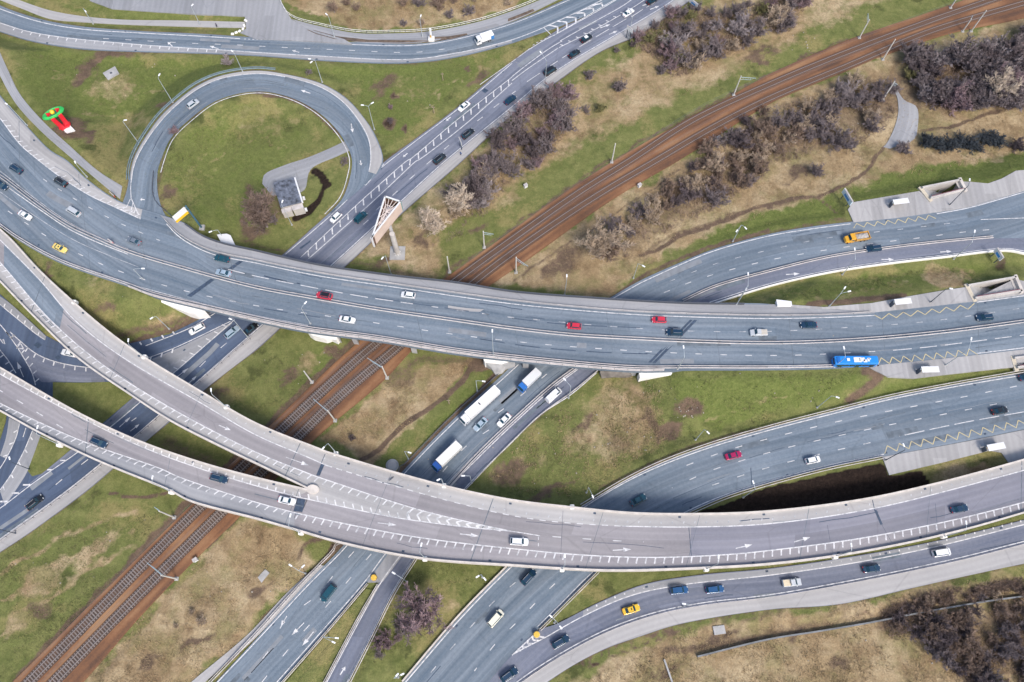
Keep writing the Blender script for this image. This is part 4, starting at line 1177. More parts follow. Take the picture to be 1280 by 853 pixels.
# lower road
R2.line([(1280, 469), (1186, 485), (1110.5, 500), (1035, 519), (960, 538.5), (891, 558.5), (828, 581.5), (782, 603), (728, 636), (682, 673), (637, 711), (578, 771), (507, 853)], .3)
R2.line([(1105, 568), (1035, 582), (960, 602), (907, 618.5), (859.5, 639), (800, 674), (746, 711), (697, 759), (672, 783.5)], .3)
R2.line([(1271, 482.8), (1206, 496), (1140, 508.6), (1061.6, 524), (995, 539.7), (962.5, 548), (910, 563), (850, 585)], .26, (2.0, 5.2))
R2.line([(1246, 505), (1180, 518), (1113.5, 531), (1045.8, 545.5), (979, 561), (944, 571), (890, 588), (840, 610)], .26, (2.0, 5.2))
R2.line([(1280, 515), (1204, 528.5), (1124, 545.5)], .28, (5.6, 1.5)); R2.line([(1088, 553.5), (1020, 569), (952, 587), (889.5, 607)], .26, (2.0, 5.2))
R2.line([(701, 690), (660, 716), (619.5, 750), (591, 781), (563, 812), (535, 845)], .26, (1.9, 5.2), mat='faint')
R2.line([(720, 708), (701, 723), (675, 748), (649, 775), (619.5, 804.6), (593, 839)], .26, (1.9, 5.2))
R2.zigzag([(1106, 567), (1211, 547), (1285, 532)], 1.9, 12, side=1)
R2.poly([(938, 585), (939, 585), (940.5, 609), (939.5, 609.4)], 'tar')
# slip road and its tapering gore
R3.line([(640, 819.5), (655, 805.5), (672, 789.5)], .32); g2 = [(640, 819), (658, 809), (678.6, 798.7), (729, 770.5), (788, 745), (847.6, 732), (960, 719.5), (1064, 704.5), (1167.6, 684), (1280, 656)]
R3.line(g2, .3)
R3.chevrons([(674, 787), (640, 819)], [(684, 795), (640, 819)], 5)
R3.ticks(g2[3:], 2.6, .5, .4, side=1, gap=.8, slant=20)
R3.band(g2[3:], [(729, 764), (750, 753.8), (806, 731.6), (877, 719.8), (960, 712), (1064, 697), (1167.6, 678), (1280, 651)], MT['asphalt_grey'])
r3l = [(620, 877), (646, 853), (699, 818), (758.6, 787), (818, 766), (877, 754), (960, 744), (1078.6, 723), (1197, 698), (1280, 677)]
R3.line(r3l, .3); R3.ticks(r3l[5:], 2.6, .45, .4, side=-1, gap=.7)
R3.band([(x + 1, y + 3.5) for x, y in r3l], [(640, 890), (660, 871), (684, 852.5), (720, 829.5), (758.6, 810), (800, 795.5), (847.6, 780.5), (960, 762), (1049, 755.2), (1138, 735.5), (1280, 704.5)], MT['asphalt_pale'], up=.12)
# upper road
T_.line([(-20, 3), (0, 11.3), (50, 27.6), (100, 36.4), (175.6, 41.5), (251, 45.5), (300, 48.5)], .36); T_.line([(305, 49), (360, 51), (395, 52.5)], .3, (.7, .7))
T_.line([(395, 52.5), (445, 56), (515.6, 57), (558, 52), (640, 30), (712, 0)], .3)
tl = [(-20, 22), (0, 28.8), (32.6, 38.9), (75, 46.4), (150.5, 54), (225.7, 59.7), (275, 62.5), (320, 65.7), (395, 70), (508, 74.5), (571, 66.5), (640, 50)]
T_.line(tl + [(680, 34.5), (710, 20.7), (753, 3)], .3); T_.ticks([(14, 33), (32.6, 38.9), (75, 46.4), (150.5, 54), (225.7, 59.7), (275, 62.5)], 3.2, 1.2, .4, side=-1, slant=0)
T_.band(tl, [(-20, 33), (0, 39), (37.6, 50.4), (100, 60.4), (175.6, 64), (251, 66), (320, 69), (420, 76), (510, 78), (571, 70.5), (640, 53)], MT['asphalt_grey'])
T_.line([(129, 48.4), (184, 51.4), (241, 54.4), (296, 56.4), (351, 59.4), (434, 63), (490.5, 65.7), (519, 65.7), (547, 62.7), (576, 58.5)], .26, (2.0, 5.6))
for a, b_ in ((A(860, 232), A(835, 210)), (A(1090, 245), A(1045, 230)), (B(215, 262), B(180, 252))): T_.arrow(a, b_)
# chevrons where the upper road joins the diagonal
T_.line([C(160, 140), C(200, 180)], .3)
ch1, ch2 = [C(160, 136), C(240, 100), C(360, 45), C(460, -5)], [C(205, 180), C(290, 130), C(400, 65), C(520, -5)]
T_.line(ch1, .3); Dn.line(ch2, .3)
T_.chevrons(ch1, ch2, 6, w=.55); Dn.chevrons(ch1, ch2, 6, w=.55)
Dn.line([(666, 57), (672, 53), (691, 45)], .26, (.8, .8)); Dn.line([(600, 106), (640, 77.5), (662, 61)], .26)
# ramps
ran = [(0, 300), (50, 350.5), (93, 400), (150.5, 445), (251, 504), (320, 544), (383, 571), (408, 582)]
ras = [(-8, 320), (0, 328), (62.7, 400), (125.4, 454), (213, 510), (320, 565.5), (393, 595)]
RA.band([(0, 288), (15, 301), (50, 339.5), (93, 380), (133, 414), (175.6, 445), (251, 491), (320, 531), (408, 566.5)], ran, MT['asphalt_pale']); RA.band([(-6, 346), (0, 350), (45, 396), (100, 448.5), (163, 492.5), (213, 525), (270, 554.5), (320, 578.5), (388, 611)], ras, MT['asphalt_pale'])
RA.band([(5, 306), (50, 351), (80, 385)], [(5, 334), (45, 380), (62, 399), (75, 410)], MT['asphalt_blue'], up=.006)
RA.line(ran, .3); RA.line(ras, .32)
RA.ticks(ras[1:], 2.5, 1.5, .38, side=-1, slant=-25); RA.ticks(ran, 3.0, .5, .3, side=1, gap=1.3, slant=20, mat='faint')
RA.arrow(I(1090, 525), I(1150, 550), w=.2); RA.arrow(J(150, 685), J(262, 725), w=.15, hl=.3)
c7 = tile(320, 560, 7.975)
RA.poly([c7(650, 155), c7(683, 170), c7(635, 280), c7(600, 272)], 'tar'); RA.line([c7(690, 60), c7(650, 155)], .2, mat='tar')
rbn = [(-20, 455), (0, 467.7), (100, 521.6), (175.6, 558), (250, 586), (320, 607.5), (370, 621)]
rbs = [(-20, 493), (0, 504.3), (100, 550.5), (200.6, 586), (225, 597), (320, 628), (368, 641)]
RB.band([(0, 460.5), (100, 518.5), (175.6, 553.5), (251, 579.7), (320, 598.5), (386, 614)], rbn, MT['asphalt_pale'])
RB.band([(-10, 508), (0, 512.5), (50, 540), (125.4, 576.5), (213, 612.5), (237, 625), (320, 647.5), (368, 661)], rbs, MT['asphalt_pale'] if False else MT['asphalt_grey'])
RB.line(rbn, .3); RB.line(rbs, .3); RB.ticks(rbn[1:], 2.35, 1.0, .45, side=1, slant=-10); RB.ticks(rbs[1:], 2.35, 1.5, .38, side=-1, slant=-35)
RB.line([(-4, 486), (24, 502), (52.7, 519.6), (80.7, 536.7), (86, 540)], .28, (2.2, 4.8))
mgn = [(408, 582), (480, 604), (540, 621), (640, 644.7), (700, 653), (778, 658), (859.5, 659), (960, 655), (1093, 635.6), (1236, 600), (1280, 588), (1310, 579)]
mgs = [(368, 641), (438.6, 656.5), (527.6, 672.7), (640, 686), (729, 694), (818, 697), (907, 693.6), (960, 688.6), (1078.6, 672.7), (1197, 649), (1280, 628), (1310, 619)]
MG.band([(408, 567), (495.5, 592.5), (571, 612.5), (640, 626.5), (714, 635.5), (788, 642.5), (859.5, 644), (960, 640.5), (1078.6, 625.5), (1162, 607.5), (1220, 592.5), (1280, 575.5)], mgn[:11], MT['asphalt_pale'])
MG.band([(368, 660.5), (424, 677), (527.6, 697.5), (640, 706), (758.6, 712.5), (877, 709.5), (960, 704.5), (1049, 693.5), (1138, 677), (1212, 659.5), (1280, 640)], mgs[:11], MT['asphalt_lilac'])
MG.band([(864, 659.2), (960, 655.3), (1093, 636), (1236, 600.4), (1310, 579.5)], [(862, 696), (907, 693.2), (960, 688.2), (1078.6, 672.3), (1197, 648.6), (1310, 618.6)], MT['asphalt_mauve'], up=.004)
MG.line([(480, 604), (560, 626), (640, 644.7), (700, 653), (778, 658)], .28, (1.6, 1.6)); MG.line([(408, 582), (480, 604)], .3, (1.6, 1.2)); MG.line(mgn[5:], .32); MG.line(mgs, .34)
MG.ticks(mgn, 2.9, .6, .32, side=1, gap=1.0, slant=25, mat='faint')
MG.ticks(mgs, 2.3, 1.6, .42, side=-1, slant=-35 + 20)
gA, gB = [(393, 595), (480, 624), (527.6, 638.5), (587, 653), (640, 664.5)], [(370, 621), (480, 644.5), (516, 650.5), (587, 659.5), (640, 664.5)]
MG.band(gA, gB, MT['asphalt_pale'], up=.007)
MG.line(gA, .3); MG.line(gB + [(675, 670)], .3)
MG.ticks(gA[:3], 2.4, 1.6, .38, side=-1, slant=-25); MG.ticks(gB[:3], 2.4, 1.5, .38, side=1, slant=-30)
MG.chevrons([(632, 664), (587, 653.5), (500, 630.5)], [(632, 664.5), (587, 659), (494, 647.5)], 10, w=.4)
MG.line([(690.5, 671), (727.5, 673.5), (766, 676), (804.6, 677.7)], .28, (2.2, 5.5))
MG.line([(673, 671), (673, 687)], .25, (.8, .8))
for a, b_ in ((O(425, 297), O(502, 293)), (O(943, 289), O(1012, 273)), (P(110, 262), P(178, 242)), (N(513, 181), N(592, 191)), (N(860, 228), N(938, 237))): MG.arrow(a, b_, w=.22)
MG.line([O(745, 200), O(757, 330)], .2, mat='tar', up=.014); MG.line([O(300, 262), O(460, 270), O(560, 278), O(640, 288)], .14, mat='tar', up=.014); MG.line([O(215, 130), O(205, 330)], .1, mat='tar', up=.014)
MG.poly([P(447, 128), P(457, 126), P(484, 188), P(474, 190)], 'tar'); MG.line([P(440, 85), P(450, 130)], .25, mat='tar', up=.014); MG.line([P(480, 190), P(520, 262)], .1, mat='tar', up=.014); MG.line([P(250, 190), P(262, 258)], .1, mat='tar', up=.014); MG.line([P(705, 100), P(712, 180)], .1, mat='tar', up=.014)
RB.poly([c7(412, 500), c7(495, 515), c7(462, 640), c7(372, 632)], 'tar'); MG.line([c7(400, 640), c7(360, 775)], .15, mat='tar', up=.014)

MF.wear(1, 26, 60, 24); RA.wear(2, 30, 10, 22, .1, 1.1); RB.wear(3, 30, 10, 22, .1, 1.1); MG.wear(4, 30, 14, 22, .1, 1.1); T_.wear(5, 0, 26, 30); Dn.wear(6, 0, 46, 28); R1.wear(7, 0, 46, 30); R2.wear(8, 0, 46, 30); R3.wear(9, 0, 24, 30); SL.wear(10, 0, 18, 0); LOOP.wear(11, 0, 16, 0)
MAIN_BRIDGE = empty("flyover_bridge", (0, 0, 0))
tag(MAIN_BRIDGE, "long grey asphalt flyover sweeping over the rail tracks and the sunken roads", "bridge")
RAMP_BRIDGE = empty("ramp_viaduct", (0, 0, 0))
tag(RAMP_BRIDGE, "pale lilac twin ramp viaduct merging into one deck with white parapets", "bridge")
for r in ROADS:
    if r is MF: r.build(MAIN_BRIDGE, kind=None, name="deck")
    elif r in (RA, RB, MG): r.build(RAMP_BRIDGE, kind=None, name="deck")
    elif r is BED: r.build(kind='structure')
    else: r.build()
for s_ in SHEETS: s_.build()
# grass islands inside the paved junction
def island(px, h=.16):
    bm = bmesh.new()
    q = [W(p, h) for p in px]
    prism(bm, [(p.x, p.y) for p in q], 0.0, h)
    bmesh.ops.triangulate(bm, faces=[f for f in bm.faces if len(f.verts) > 4])
    o = obj_from_bm("grass_verge", bm, gm); o["kind"] = "structure"
island([(66, 478), (100, 478.5), (138, 477.5), (176, 470), (188, 478), (134, 524), (88, 562), (52, 592), (40, 595.5), (34.5, 589), (46, 558), (62, 512), (66, 495)])
island([(-60, 505), (-20, 505), (8, 518), (7, 527), (-2, 555), (-40, 600), (-60, 600)])
island([(470, 738), (452, 766), (408, 846), (390, 874), (346, 868), (356, 855), (411, 790), (458, 736)], .14)
# kerbside planting beds along the upper road
for q in ([B(255, 150), B(290, 152), B(400, 182), B(560, 200), B(800, 203), B(865, 205), B(865, 212), B(700, 213), B(540, 210), B(390, 195), B(300, 170)], [B(890, 186), B(960, 183), B(1050, 168), B(1055, 176), B(970, 197), B(890, 205)], [C(-20, 95), C(40, 72), C(105, 46), C(112, 56), C(40, 86), C(-20, 108)]):
    bm = bmesh.new()
    w_ = [hit(p) for p in q]
    prism(bm, [(p.x, p.y) for p in w_], [p.z - .1 for p in w_], [p.z + .1 for p in w_])
    bmesh.ops.triangulate(bm, faces=[f for f in bm.faces if len(f.verts) > 4])
    o = obj_from_bm("planting_bed", bm, MT['rustdirt']); o["kind"] = "structure"

# ------------------------------------------------------------------ linear barriers
def offset_pts(pts, d):
    out = []
    for i, p in enumerate(pts):
        t = pts[min(i + 1, len(pts) - 1)] - pts[max(i - 1, 0)]
        n = Vector((-t.y, t.x, 0)).normalized()
        out.append(p + n * d)
    return out
def sweep(bm, pts, prof, mi=0, closed_profile=True):
    """prof: list of (side, up)"""
    rings = []
    for i, p in enumerate(pts):
        t = pts[min(i + 1, len(pts) - 1)] - pts[max(i - 1, 0)]
        n = Vector((-t.y, t.x, 0)).normalized()
        rings.append([bm.verts.new(p + n * a + Vector((0, 0, z))) for a, z in prof])
    k = len(prof)
    for r0, r1 in zip(rings, rings[1:]):
        for j in range(k):
            f = bm.faces.new((r0[j], r1[j], r1[(j + 1) % k], r0[(j + 1) % k])); f.material_index = mi
    for r_, rev in ((rings[0], False), (rings[-1], True)):
        f = bm.faces.new(list(reversed(r_)) if rev else r_); f.material_index = mi
    bmesh.ops.recalc_face_normals(bm, faces=bm.faces[:])
def along(pts, every, start=0.0):
    al = np.array(arclen(pts)); A_ = np.array([tuple(p) for p in pts])
    d = start
    while d <= al[-1]:
        p = Vector([np.interp(d, al, A_[:, i]) for i in range(3)])
        p2 = Vector([np.interp(min(d + .5, al[-1]), al, A_[:, i]) for i in range(3)])
        p1 = Vector([np.interp(max(d - .5, 0), al, A_[:, i]) for i in range(3)])
        yield p, math.atan2(p2.y - p1.y, p2.x - p1.x)
        d += every
def surf_path(px, on=None, step=7.0):
    pts = []
    for p in smooth_px(px, step):
        q = on.at(p) if on is not None else hit(p)
        pts.append(q)
    for _ in range(2):                                   # calm the heights
        zs = [p.z for p in pts]
        for i in range(1, len(pts) - 1): pts[i].z = (zs[i - 1] + zs[i] * 2 + zs[i + 1]) / 4
    return pts
POST_CACHE = {}
def post_mesh(h, mat, w=.12):
    k = (round(h, 2), mat.name, w)
    if k not in POST_CACHE:
        bm = bmesh.new(); box(bm, (-w / 2, -w / 2, -.2), (w / 2, w / 2, h)); 
        me = bpy.data.meshes.new("post"); bm.to_mesh(me); bm.free(); me.materials.append(mat)
        POST_CACHE[k] = me
    return POST_CACHE[k]
def barrier(px, label, kind='guardrail', on=None, mat='rail_steel', post='rail_dark', every=6.0, double=False, cat="guardrail", parent=None, group=None, name=None, base=0.0, gap=.32):
    pts = surf_path(px, on)
    pts = [p + Vector((0, 0, base)) for p in pts]
    bm = bmesh.new()
    if kind == 'guardrail':
        prof = [(-.09, .50), (.05, .50), (.09, .57), (.04, .65), (.09, .73), (.05, .82), (-.09, .82)]
        for d in ((-gap, gap) if double else (0,)):
            pr = [((a if d >= 0 else -a), z) for a, z in prof]
            sweep(bm, offset_pts(pts, d), pr)
        h = .8
    elif kind == 'railing':
        sweep(bm, pts, [(-.09, 1.0), (.09, 1.0), (.09, 1.1), (-.09, 1.1)])
        for z in (.2, .6): sweep(bm, pts, [(-.04, z), (.04, z), (.04, z + .07), (-.04, z + .07)])
        sweep(bm, pts, [(-.16, -.3), (.16, -.3), (.16, .14), (-.16, .14)])
        h = 1.0
    elif kind == 'parapet':
        sweep(bm, pts, [(-.24, -1.25), (.24, -1.25), (.22, .95), (-.22, .95)])
        h = 0
    elif kind == 'wall':
        sweep(bm, pts, [(-.2, -.4), (.2, -.4), (.2, .6), (-.2, .6)])
        h = 0
    elif kind == 'fence':
        for z in (.35, 1.1): sweep(bm, pts, [(-.05, z), (.05, z), (.05, z + .1), (-.05, z + .1)])
        h = 1.15
    o = obj_from_bm(name or kind, bm, MT[mat], parent)
    if parent is None:
        tag(o, label, cat, group)
    if h:
        k = 0
        tot = arclen(pts)[-1]
        every = max(every, tot / 98)
        pm = post_mesh(h, MT[post])
        for p, a in along(pts, every, every * .3):
            q = bpy.data.objects.new("post", pm); COL.objects.link(q)
            q.location = p; q.rotation_euler = (0, 0, a); q.parent = o
            k += 1
    return o
# flyover edges
barrier([(-16, 212), (0, 220.5), (50, 257.7), (88, 283), (125, 300), (160, 315), (226, 335), (320, 360), (390, 373), (470.5, 387), (546, 398), (640, 411.3), (715, 419.6), (790.5, 424), (866, 427.6), (960, 429.6), (1035, 427.6), (1110.5, 422.6), (1186, 415), (1280, 402.5), (1310, 398)],
        "double steel guardrail down the middle of the long flyover", on=MF, double=True, mat='rail_white', gap=.38)
MFb = [(207, 276), (225.7, 294.5), (263, 313.5), (320, 326), (395, 341), (495.5, 356), (640, 376), (740, 386), (815.5, 391), (960, 395), (1035, 394), (1088, 391)]
barrier(MFb, "steel guardrail between the flyover traffic and its northern footway", on=MF, mat='rail_steel', base=.1)
barrier([(231, 280.3), (253, 295.3), (276, 304.3), (320, 314.3), (395, 331.3), (490, 345.3), (571, 354.3), (640, 365.3), (740, 373.3), (851, 379.8), (930, 381)], "dark railing along the outer northern edge of the flyover footway", 'railing', on=MF, mat='rail_dark', cat="railing", every=3.6)
barrier([(0, 281.5), (25, 299), (75, 326), (160.5, 356.2), (190.6, 367.5), (251, 382), (320, 397.5), (385, 410.5), (470, 421.5), (571, 437.8), (640, 446), (750, 456.7), (800.5, 459.8), (861, 459.6), (960, 459.8), (1035, 458.5), (1090, 456)], "double steel guardrail on the southern edge of the flyover traffic", on=MF, mat='rail_white', double=True, gap=.3)
barrier([(160.5, 358.2), (190.6, 369.6), (251, 384.6), (320, 401), (385, 414), (470, 425), (571, 441.6), (640, 450), (750, 460.5), (800.5, 463.5), (830, 463)], "pale railing along the outer southern edge of the flyover", 'railing', on=MF, mat='rail_white', cat="railing", every=3.6)
for px, on in (([(2, 288.5), (15, 300.5), (50, 338.7), (93, 378.7), (133, 412.7), (175.6, 443.8), (251, 489.8), (320, 529.8), (410, 566.2)], RA), ([(-6, 346), (0, 351.2), (45, 397.4), (100, 449.3), (163, 493.3), (213, 525.9), (270, 555.3), (320, 579.3), (386, 611.3)], RA),
               ([(-20, 448), (0, 459.7), (100, 517.3), (175.6, 552.4), (251, 578.7), (320, 597.7), (386, 613.2)], RB), ([(-20, 503), (0, 513.3), (50, 541), (125.4, 577.3), (213, 613.3), (237, 626), (320, 648.3), (368, 661.8)], RB),
               ([(410, 566.2), (495.5, 591.8), (571, 611.8), (640, 625.8), (714, 634.8), (788, 641.8), (859.5, 643.2), (960, 639.8), (1078.6, 624.8), (1162, 606.8), (1220, 591.8), (1280, 574.8), (1310, 565.8)], MG),
               ([(368, 661.8), (424, 677.9), (527.6, 698.3), (640, 706.8), (758.6, 713.3), (877, 710.3), (960, 705.3), (1049, 694.3), (1138, 677.9), (1212, 660.3), (1280, 640.8), (1310, 631.3)], MG)):
    barrier(px, None, 'parapet', on=on, mat='parapet', parent=RAMP_BRIDGE)
# rounded bull-nose where the two ramps meet
bm = bmesh.new()
c_ = W((391, 612.5), RAMP_H); 
prism(bm, [(c_.x + 1.6 * math.cos(a) * (1.1 if math.cos(a) > 0 else .9), c_.y + 1.2 * math.sin(a)) for a in [k * math.pi / 10 for k in range(20)]], RAMP_H - 1.2, RAMP_H + .9)
obj_from_bm("bullnose", bm, MT['parapet'], RAMP_BRIDGE)
# lamp brackets on the outside of the parapets
BR = [((93, 378), RA), ((180.5, 446.5), RA), ((283, 509), RA), ((420, 567.5), MG), ((555, 607.5), MG), ((715, 634), MG), ((74, 556), RB), ((214, 615), RB), ((376, 666), MG), ((531, 698.8), MG), ((702.5, 712), MG), ((883, 711.5), MG), ((1044, 696), MG), ((1180, 670), MG)]
for p, r in BR:
    q = r.at(p)
    bm = bmesh.new(); box(bm, (q.x - .6, q.y - .6, q.z - 1.2), (q.x + .6, q.y + .6, q.z + .55), bevel=.25)
    obj_from_bm("lamp_bracket", bm, MT['concrete_white'], RAMP_BRIDGE)
MT['fence_grey'] = simple('fence_grey', (.17, .18, .19), .8, var=.3, scale=.4)
# others
barrier([(160.5, 226), (161, 214), (166, 195.6), (178.6, 172), (198.6, 144.5), (219, 125.3), (244.5, 106), (275, 93), (320, 86.3), (345, 88)], "blue-green guardrail round the outside of the loop", mat='teal_rail', on=LOOP, double=True, gap=.3)
barrier([(193, 215), (191.5, 240), (196, 254), (208, 265), (222, 278)], "dark guardrail at the foot of the loop beside the yellow and white sign", mat='rail_dark')
barrier([(316, 422), (240, 487), (200, 522), (172, 546), (124, 585.5), (84, 617.5), (-1, 679)], "long low fence with dark posts along the pavement below the two ramps", 'fence', mat='rail_steel', every=2.6, cat="fence", on=Dn, base=.1)
barrier([(637, 455), (618, 473), (568, 518), (497, 591), (487, 602)], "dark guardrail beside the lorries between the flyover and the ramps", on=None, mat='rail_dark')
barrier([(428, 678), (376, 731), (317, 796), (262, 854)], "guardrail between the footpath and the road south of the ramps", mat='rail_steel', double=True, gap=.25)
barrier([(1240, 297.5), (1186, 302.2), (1110, 310.8), (1035, 322.2), (960, 340.2), (891, 359.7), (853, 377)], "striped double guardrail dividing the road from the side lane by the bus stop", mat='rail_white', double=True, on=R1, gap=.3)
barrier([(722, 459), (690, 482.5), (640, 527.5), (596, 570), (562, 607)], "double guardrail dividing the lorries' road from the side lane with the white van", mat='rail_white', double=True, on=R1, gap=.3)
barrier([(893, 380), (960, 358.8), (1035, 341.6), (1110, 330.2), (1186, 321.4), (1236, 315.2), (1261, 314.2), (1285, 319)], "white low wall along the grass side of the side lane", 'wall', mat='concrete_white', cat="wall", on=SL)
barrier([(748, 463.5), (716, 490), (678.6, 517), (641, 552), (583, 612)], "guardrail on the grassy side of the side lane south of the flyover", mat='rail_steel', on=SL)
barrier([(523, 695), (493.3, 742), (466.3, 796), (437.5, 853)], "double guardrail beside the pinkish bare tree south of the ramps", mat='rail_steel', double=True, gap=.25, on=SL)
barrier([(460, 730), (410, 789), (352, 855)], "guardrail on the left edge of the grass wedge behind the yellow drum", mat='rail_steel', double=True, gap=.2)
barrier([(473, 731), (450, 770), (405, 855)], "guardrail on the right edge of the grass wedge behind the yellow drum", mat='rail_steel', double=True, gap=.2)
barrier([(1285, 464), (1186, 481.3), (1110, 496.3), (1035, 515), (960, 534.4), (891, 554.4), (828, 577.4), (782, 599.4), (726, 632.5)], "long guardrail between the green slope and the lower road", mat='rail_white', double=True, gap=.3, on=R2)
barrier([(633, 708.5), (574, 769), (503, 852)], "pale parapet wall on the left edge of the lower road south of the ramps", 'wall', mat='parapet', cat="wall", on=R2)
barrier([(1103, 572.5), (1035, 586.5), (960, 606.2), (907, 622.8), (862, 642)], "guardrail along the black earth beside the lower road", mat='rail_steel', double=True, gap=.3, on=R2)
barrier([(748, 715), (700, 763), (675, 788)], "guardrail leading to the yellow drum at the slip road gore", mat='rail_steel', double=True, gap=.25, on=R2)
barrier([(x + 1, y + 3.2) for x, y in r3l[1:]], "low fence with dark posts between the slip road and its pavement", 'fence', mat='rail_steel', cat="fence", every=2.6, on=R3, base=.1)
barrier([(349, -2), (357, 14), (366, 22.5), (400, 32), (445, 40.5), (490, 41), (536, 38.5), (596, 27), (640, 13), (690, -7)], "pale wooden fence between the straw-coloured bank and the upper footpath", 'fence', mat='concrete_white', cat="fence", every=1.9)
barrier([P(-300, 745), P(0, 672), P(200, 640), P(420, 603), P(640, 560), P(900, 515), P(1079, 490), P(1140, 480)], "thin dark fence across the dry grass beside the bare thicket", 'wall', mat='fence_grey', cat="fence", name="fence", base=.5)
barrier([O(640, 757), O(652, 790), O(674, 853), O(684, 880)], "grey pipe standing out of the dry grass near the slip road", 'wall', mat='concrete_grey', cat="pipe", name="pipe")

# ------------------------------------------------------------------ piers and abutments
LOW = [Dn, R1, SL, R2, R3, BED]
def free_below(x, y, m):
    for r in LOW:
        for a, b_ in zip(r.L, r.R):
            c = (a + b_) / 2
            if math.hypot(c.x - x, c.y - y) < (a - b_).length / 2 + m: return False
    return True
def pier(parent, x, y, ztop, rad=.8, cap=(2.2, 1.2)):
    z0 = drop(x, y, ztop - 2) - .5
    if z0 > ztop - 3: return
    bm = bmesh.new()
    cyl(bm, (x, y, z0), rad, ztop - 1.2 - z0 , 20)
    obj_from_bm("pier", bm, MT['concrete_grey'], parent, smooth=False)
for r in (RA, RB, MG):
    cl = [(a + b_) / 2 for a, b_ in zip(r.L, r.R)]
    last = -99
    al = arclen(cl)
    for i, p in enumerate(cl):
        if al[i] - last < 13: continue
        d = (cl[min(i + 1, len(cl) - 1)] - cl[max(i - 1, 0)]).normalized()
        n = Vector((-d.y, d.x, 0))
        qs = [p + n * o for o in (-2.6, 2.6)]
        if all(free_below(q.x, q.y, 1.2) for q in qs) and drop(p.x, p.y, p.z - 2) < p.z - 3.5:
            for q in qs: pier(RAMP_BRIDGE, q.x, q.y, p.z)
            bm = bmesh.new()
            e_ = n * 4.2; f_ = d * .7
            prism(bm, [tuple((p + a * e_ + b_ * f_).xy) for a, b_ in ((-1, -1), (1, -1), (1, 1), (-1, 1))], p.z - 2.0, p.z - 1.25)
            obj_from_bm("crosshead", bm, MT['concrete_grey'], RAMP_BRIDGE)
            last = al[i]
# flyover: solid abutments and pier walls across the deck
def deck_cross(r, px, extra=0.0):
    q = r.at(px)
    i = min(range(len(r.L)), key=lambda k: ((r.L[k] + r.R[k]) / 2 - q).length + 0)
    return r.L[i], r.R[i], (r.L[min(i + 1, len(r.L) - 1)] - r.L[i - 1]).normalized()
for px, th in (((236, 330), 2.0), ((405, 378), 1.6), ((428, 384), 1.6), ((505, 395), 1.6), ((625, 412), 2.0), ((648, 414), 1.6), ((790, 424), 2.0)):
    a, b_, d = deck_cross(MF, px)
    bm = bmesh.new()
    a2, b2 = a.lerp(b_, .04), b_.lerp(a, .04)
    f_ = d * th / 2
    prism(bm, [tuple(v.xy) for v in (a2 - f_, b2 - f_, b2 + f_, a2 + f_)], -1.0, min(a.z, b_.z) - 1.28)
    obj_from_bm("abutment", bm, MT['concrete_grey'], MAIN_BRIDGE)
# white wing walls and paved cones seen at the southern edge
def slab_px(name, px, z_t, z_b, mat, parent, label=None):
    bm = bmesh.new()
    q = [W(p, z) for p, z in zip(px, z_t)]
    prism(bm, [(p.x, p.y) for p in q], z_b, [p.z for p in q])
    bmesh.ops.triangulate(bm, faces=[f for f in bm.faces if len(f.verts) > 4])
    return obj_from_bm(name, bm, mat, parent)
slab_px("wing_wall", [(168, 362.5), (186, 363), (250, 384), (255, 387.5), (243, 392), (232, 390), (200, 377.5), (170, 366)], [6.4, 6.4, 6.2, 5.8, 4.2, 4.2, 5.2, 6.1], -1, MT['concrete_white'], MAIN_BRIDGE)
slab_px("wing_wall", [(384, 415), (404, 418), (421, 420), (420, 425), (412, 420.5), (406, 423), (390, 419)], [4.6, 4.8, 4.8, 3.6, 4.2, 4.0, 4.4], -1, MT['concrete_white'], MAIN_BRIDGE)
slab_px("wing_wall", [(604, 448), (640, 450), (634, 453), (626, 455), (606, 452.5)], [5.0, 5.0, 4.4, 4.2, 4.6], -1, MT['concrete_white'], MAIN_BRIDGE)
slab_px("paved_slope", [(606, 452.5), (626, 455), (644, 452), (632, 460), (628, 466), (620, 469.5), (614, 460)], [4.2, 3.9, 4.4, 1.6, .6, .15, 1.8], -1, MT['concrete_grey'], MAIN_BRIDGE)
slab_px("wing_wall", [(799, 465), (830, 464), (858, 463), (859, 467), (836, 469.5), (800, 472)], [6.1, 6.1, 6.1, 6.0, 5.6, 5.4], 0, MT['concrete_white'], MAIN_BRIDGE)
slab_px("paved_slope", [(750, 464), (788, 466), (790, 468.5), (768, 471), (752, 473)], [2.2, 3.6, 3.0, .8, .2], -1, simple("soiled_paving", (.16, .145, .13), .95, var=.4, scale=.6), MAIN_BRIDGE)
# ------------------------------------------------------------------ railway tracks
m, t, b = node_mat("track_bed")
b.inputs["Roughness"].default_value = .95
tc = t.nodes.new("ShaderNodeTexCoord"); sx = t.nodes.new("ShaderNodeSeparateXYZ"); t.links.new(tc.outputs["Object"], sx.inputs[0])
rp = t.nodes.new("ShaderNodeMapRange"); rp.inputs[1].default_value = 75; rp.inputs[2].default_value = 150
t.links.new(sx.outputs["Y"], rp.inputs[0])
nz = t.nodes.new("ShaderNodeTexNoise"); nz.inputs["Scale"].default_value = .5; nz.inputs["Detail"].default_value = 6
t.links.new(tc.outputs["Object"], nz.inputs["Vector"])
ad = t.nodes.new("ShaderNodeMath"); ad.operation = 'MULTIPLY_ADD'; ad.inputs[1].default_value = .6; t.links.new(rp.outputs[0], ad.inputs[0]); t.links.new(nz.outputs["Fac"], ad.inputs[2])
cr = t.nodes.new("ShaderNodeValToRGB"); cr.color_ramp.elements[0].position = .35; cr.color_ramp.elements[0].color = (.05, .038, .034, 1)
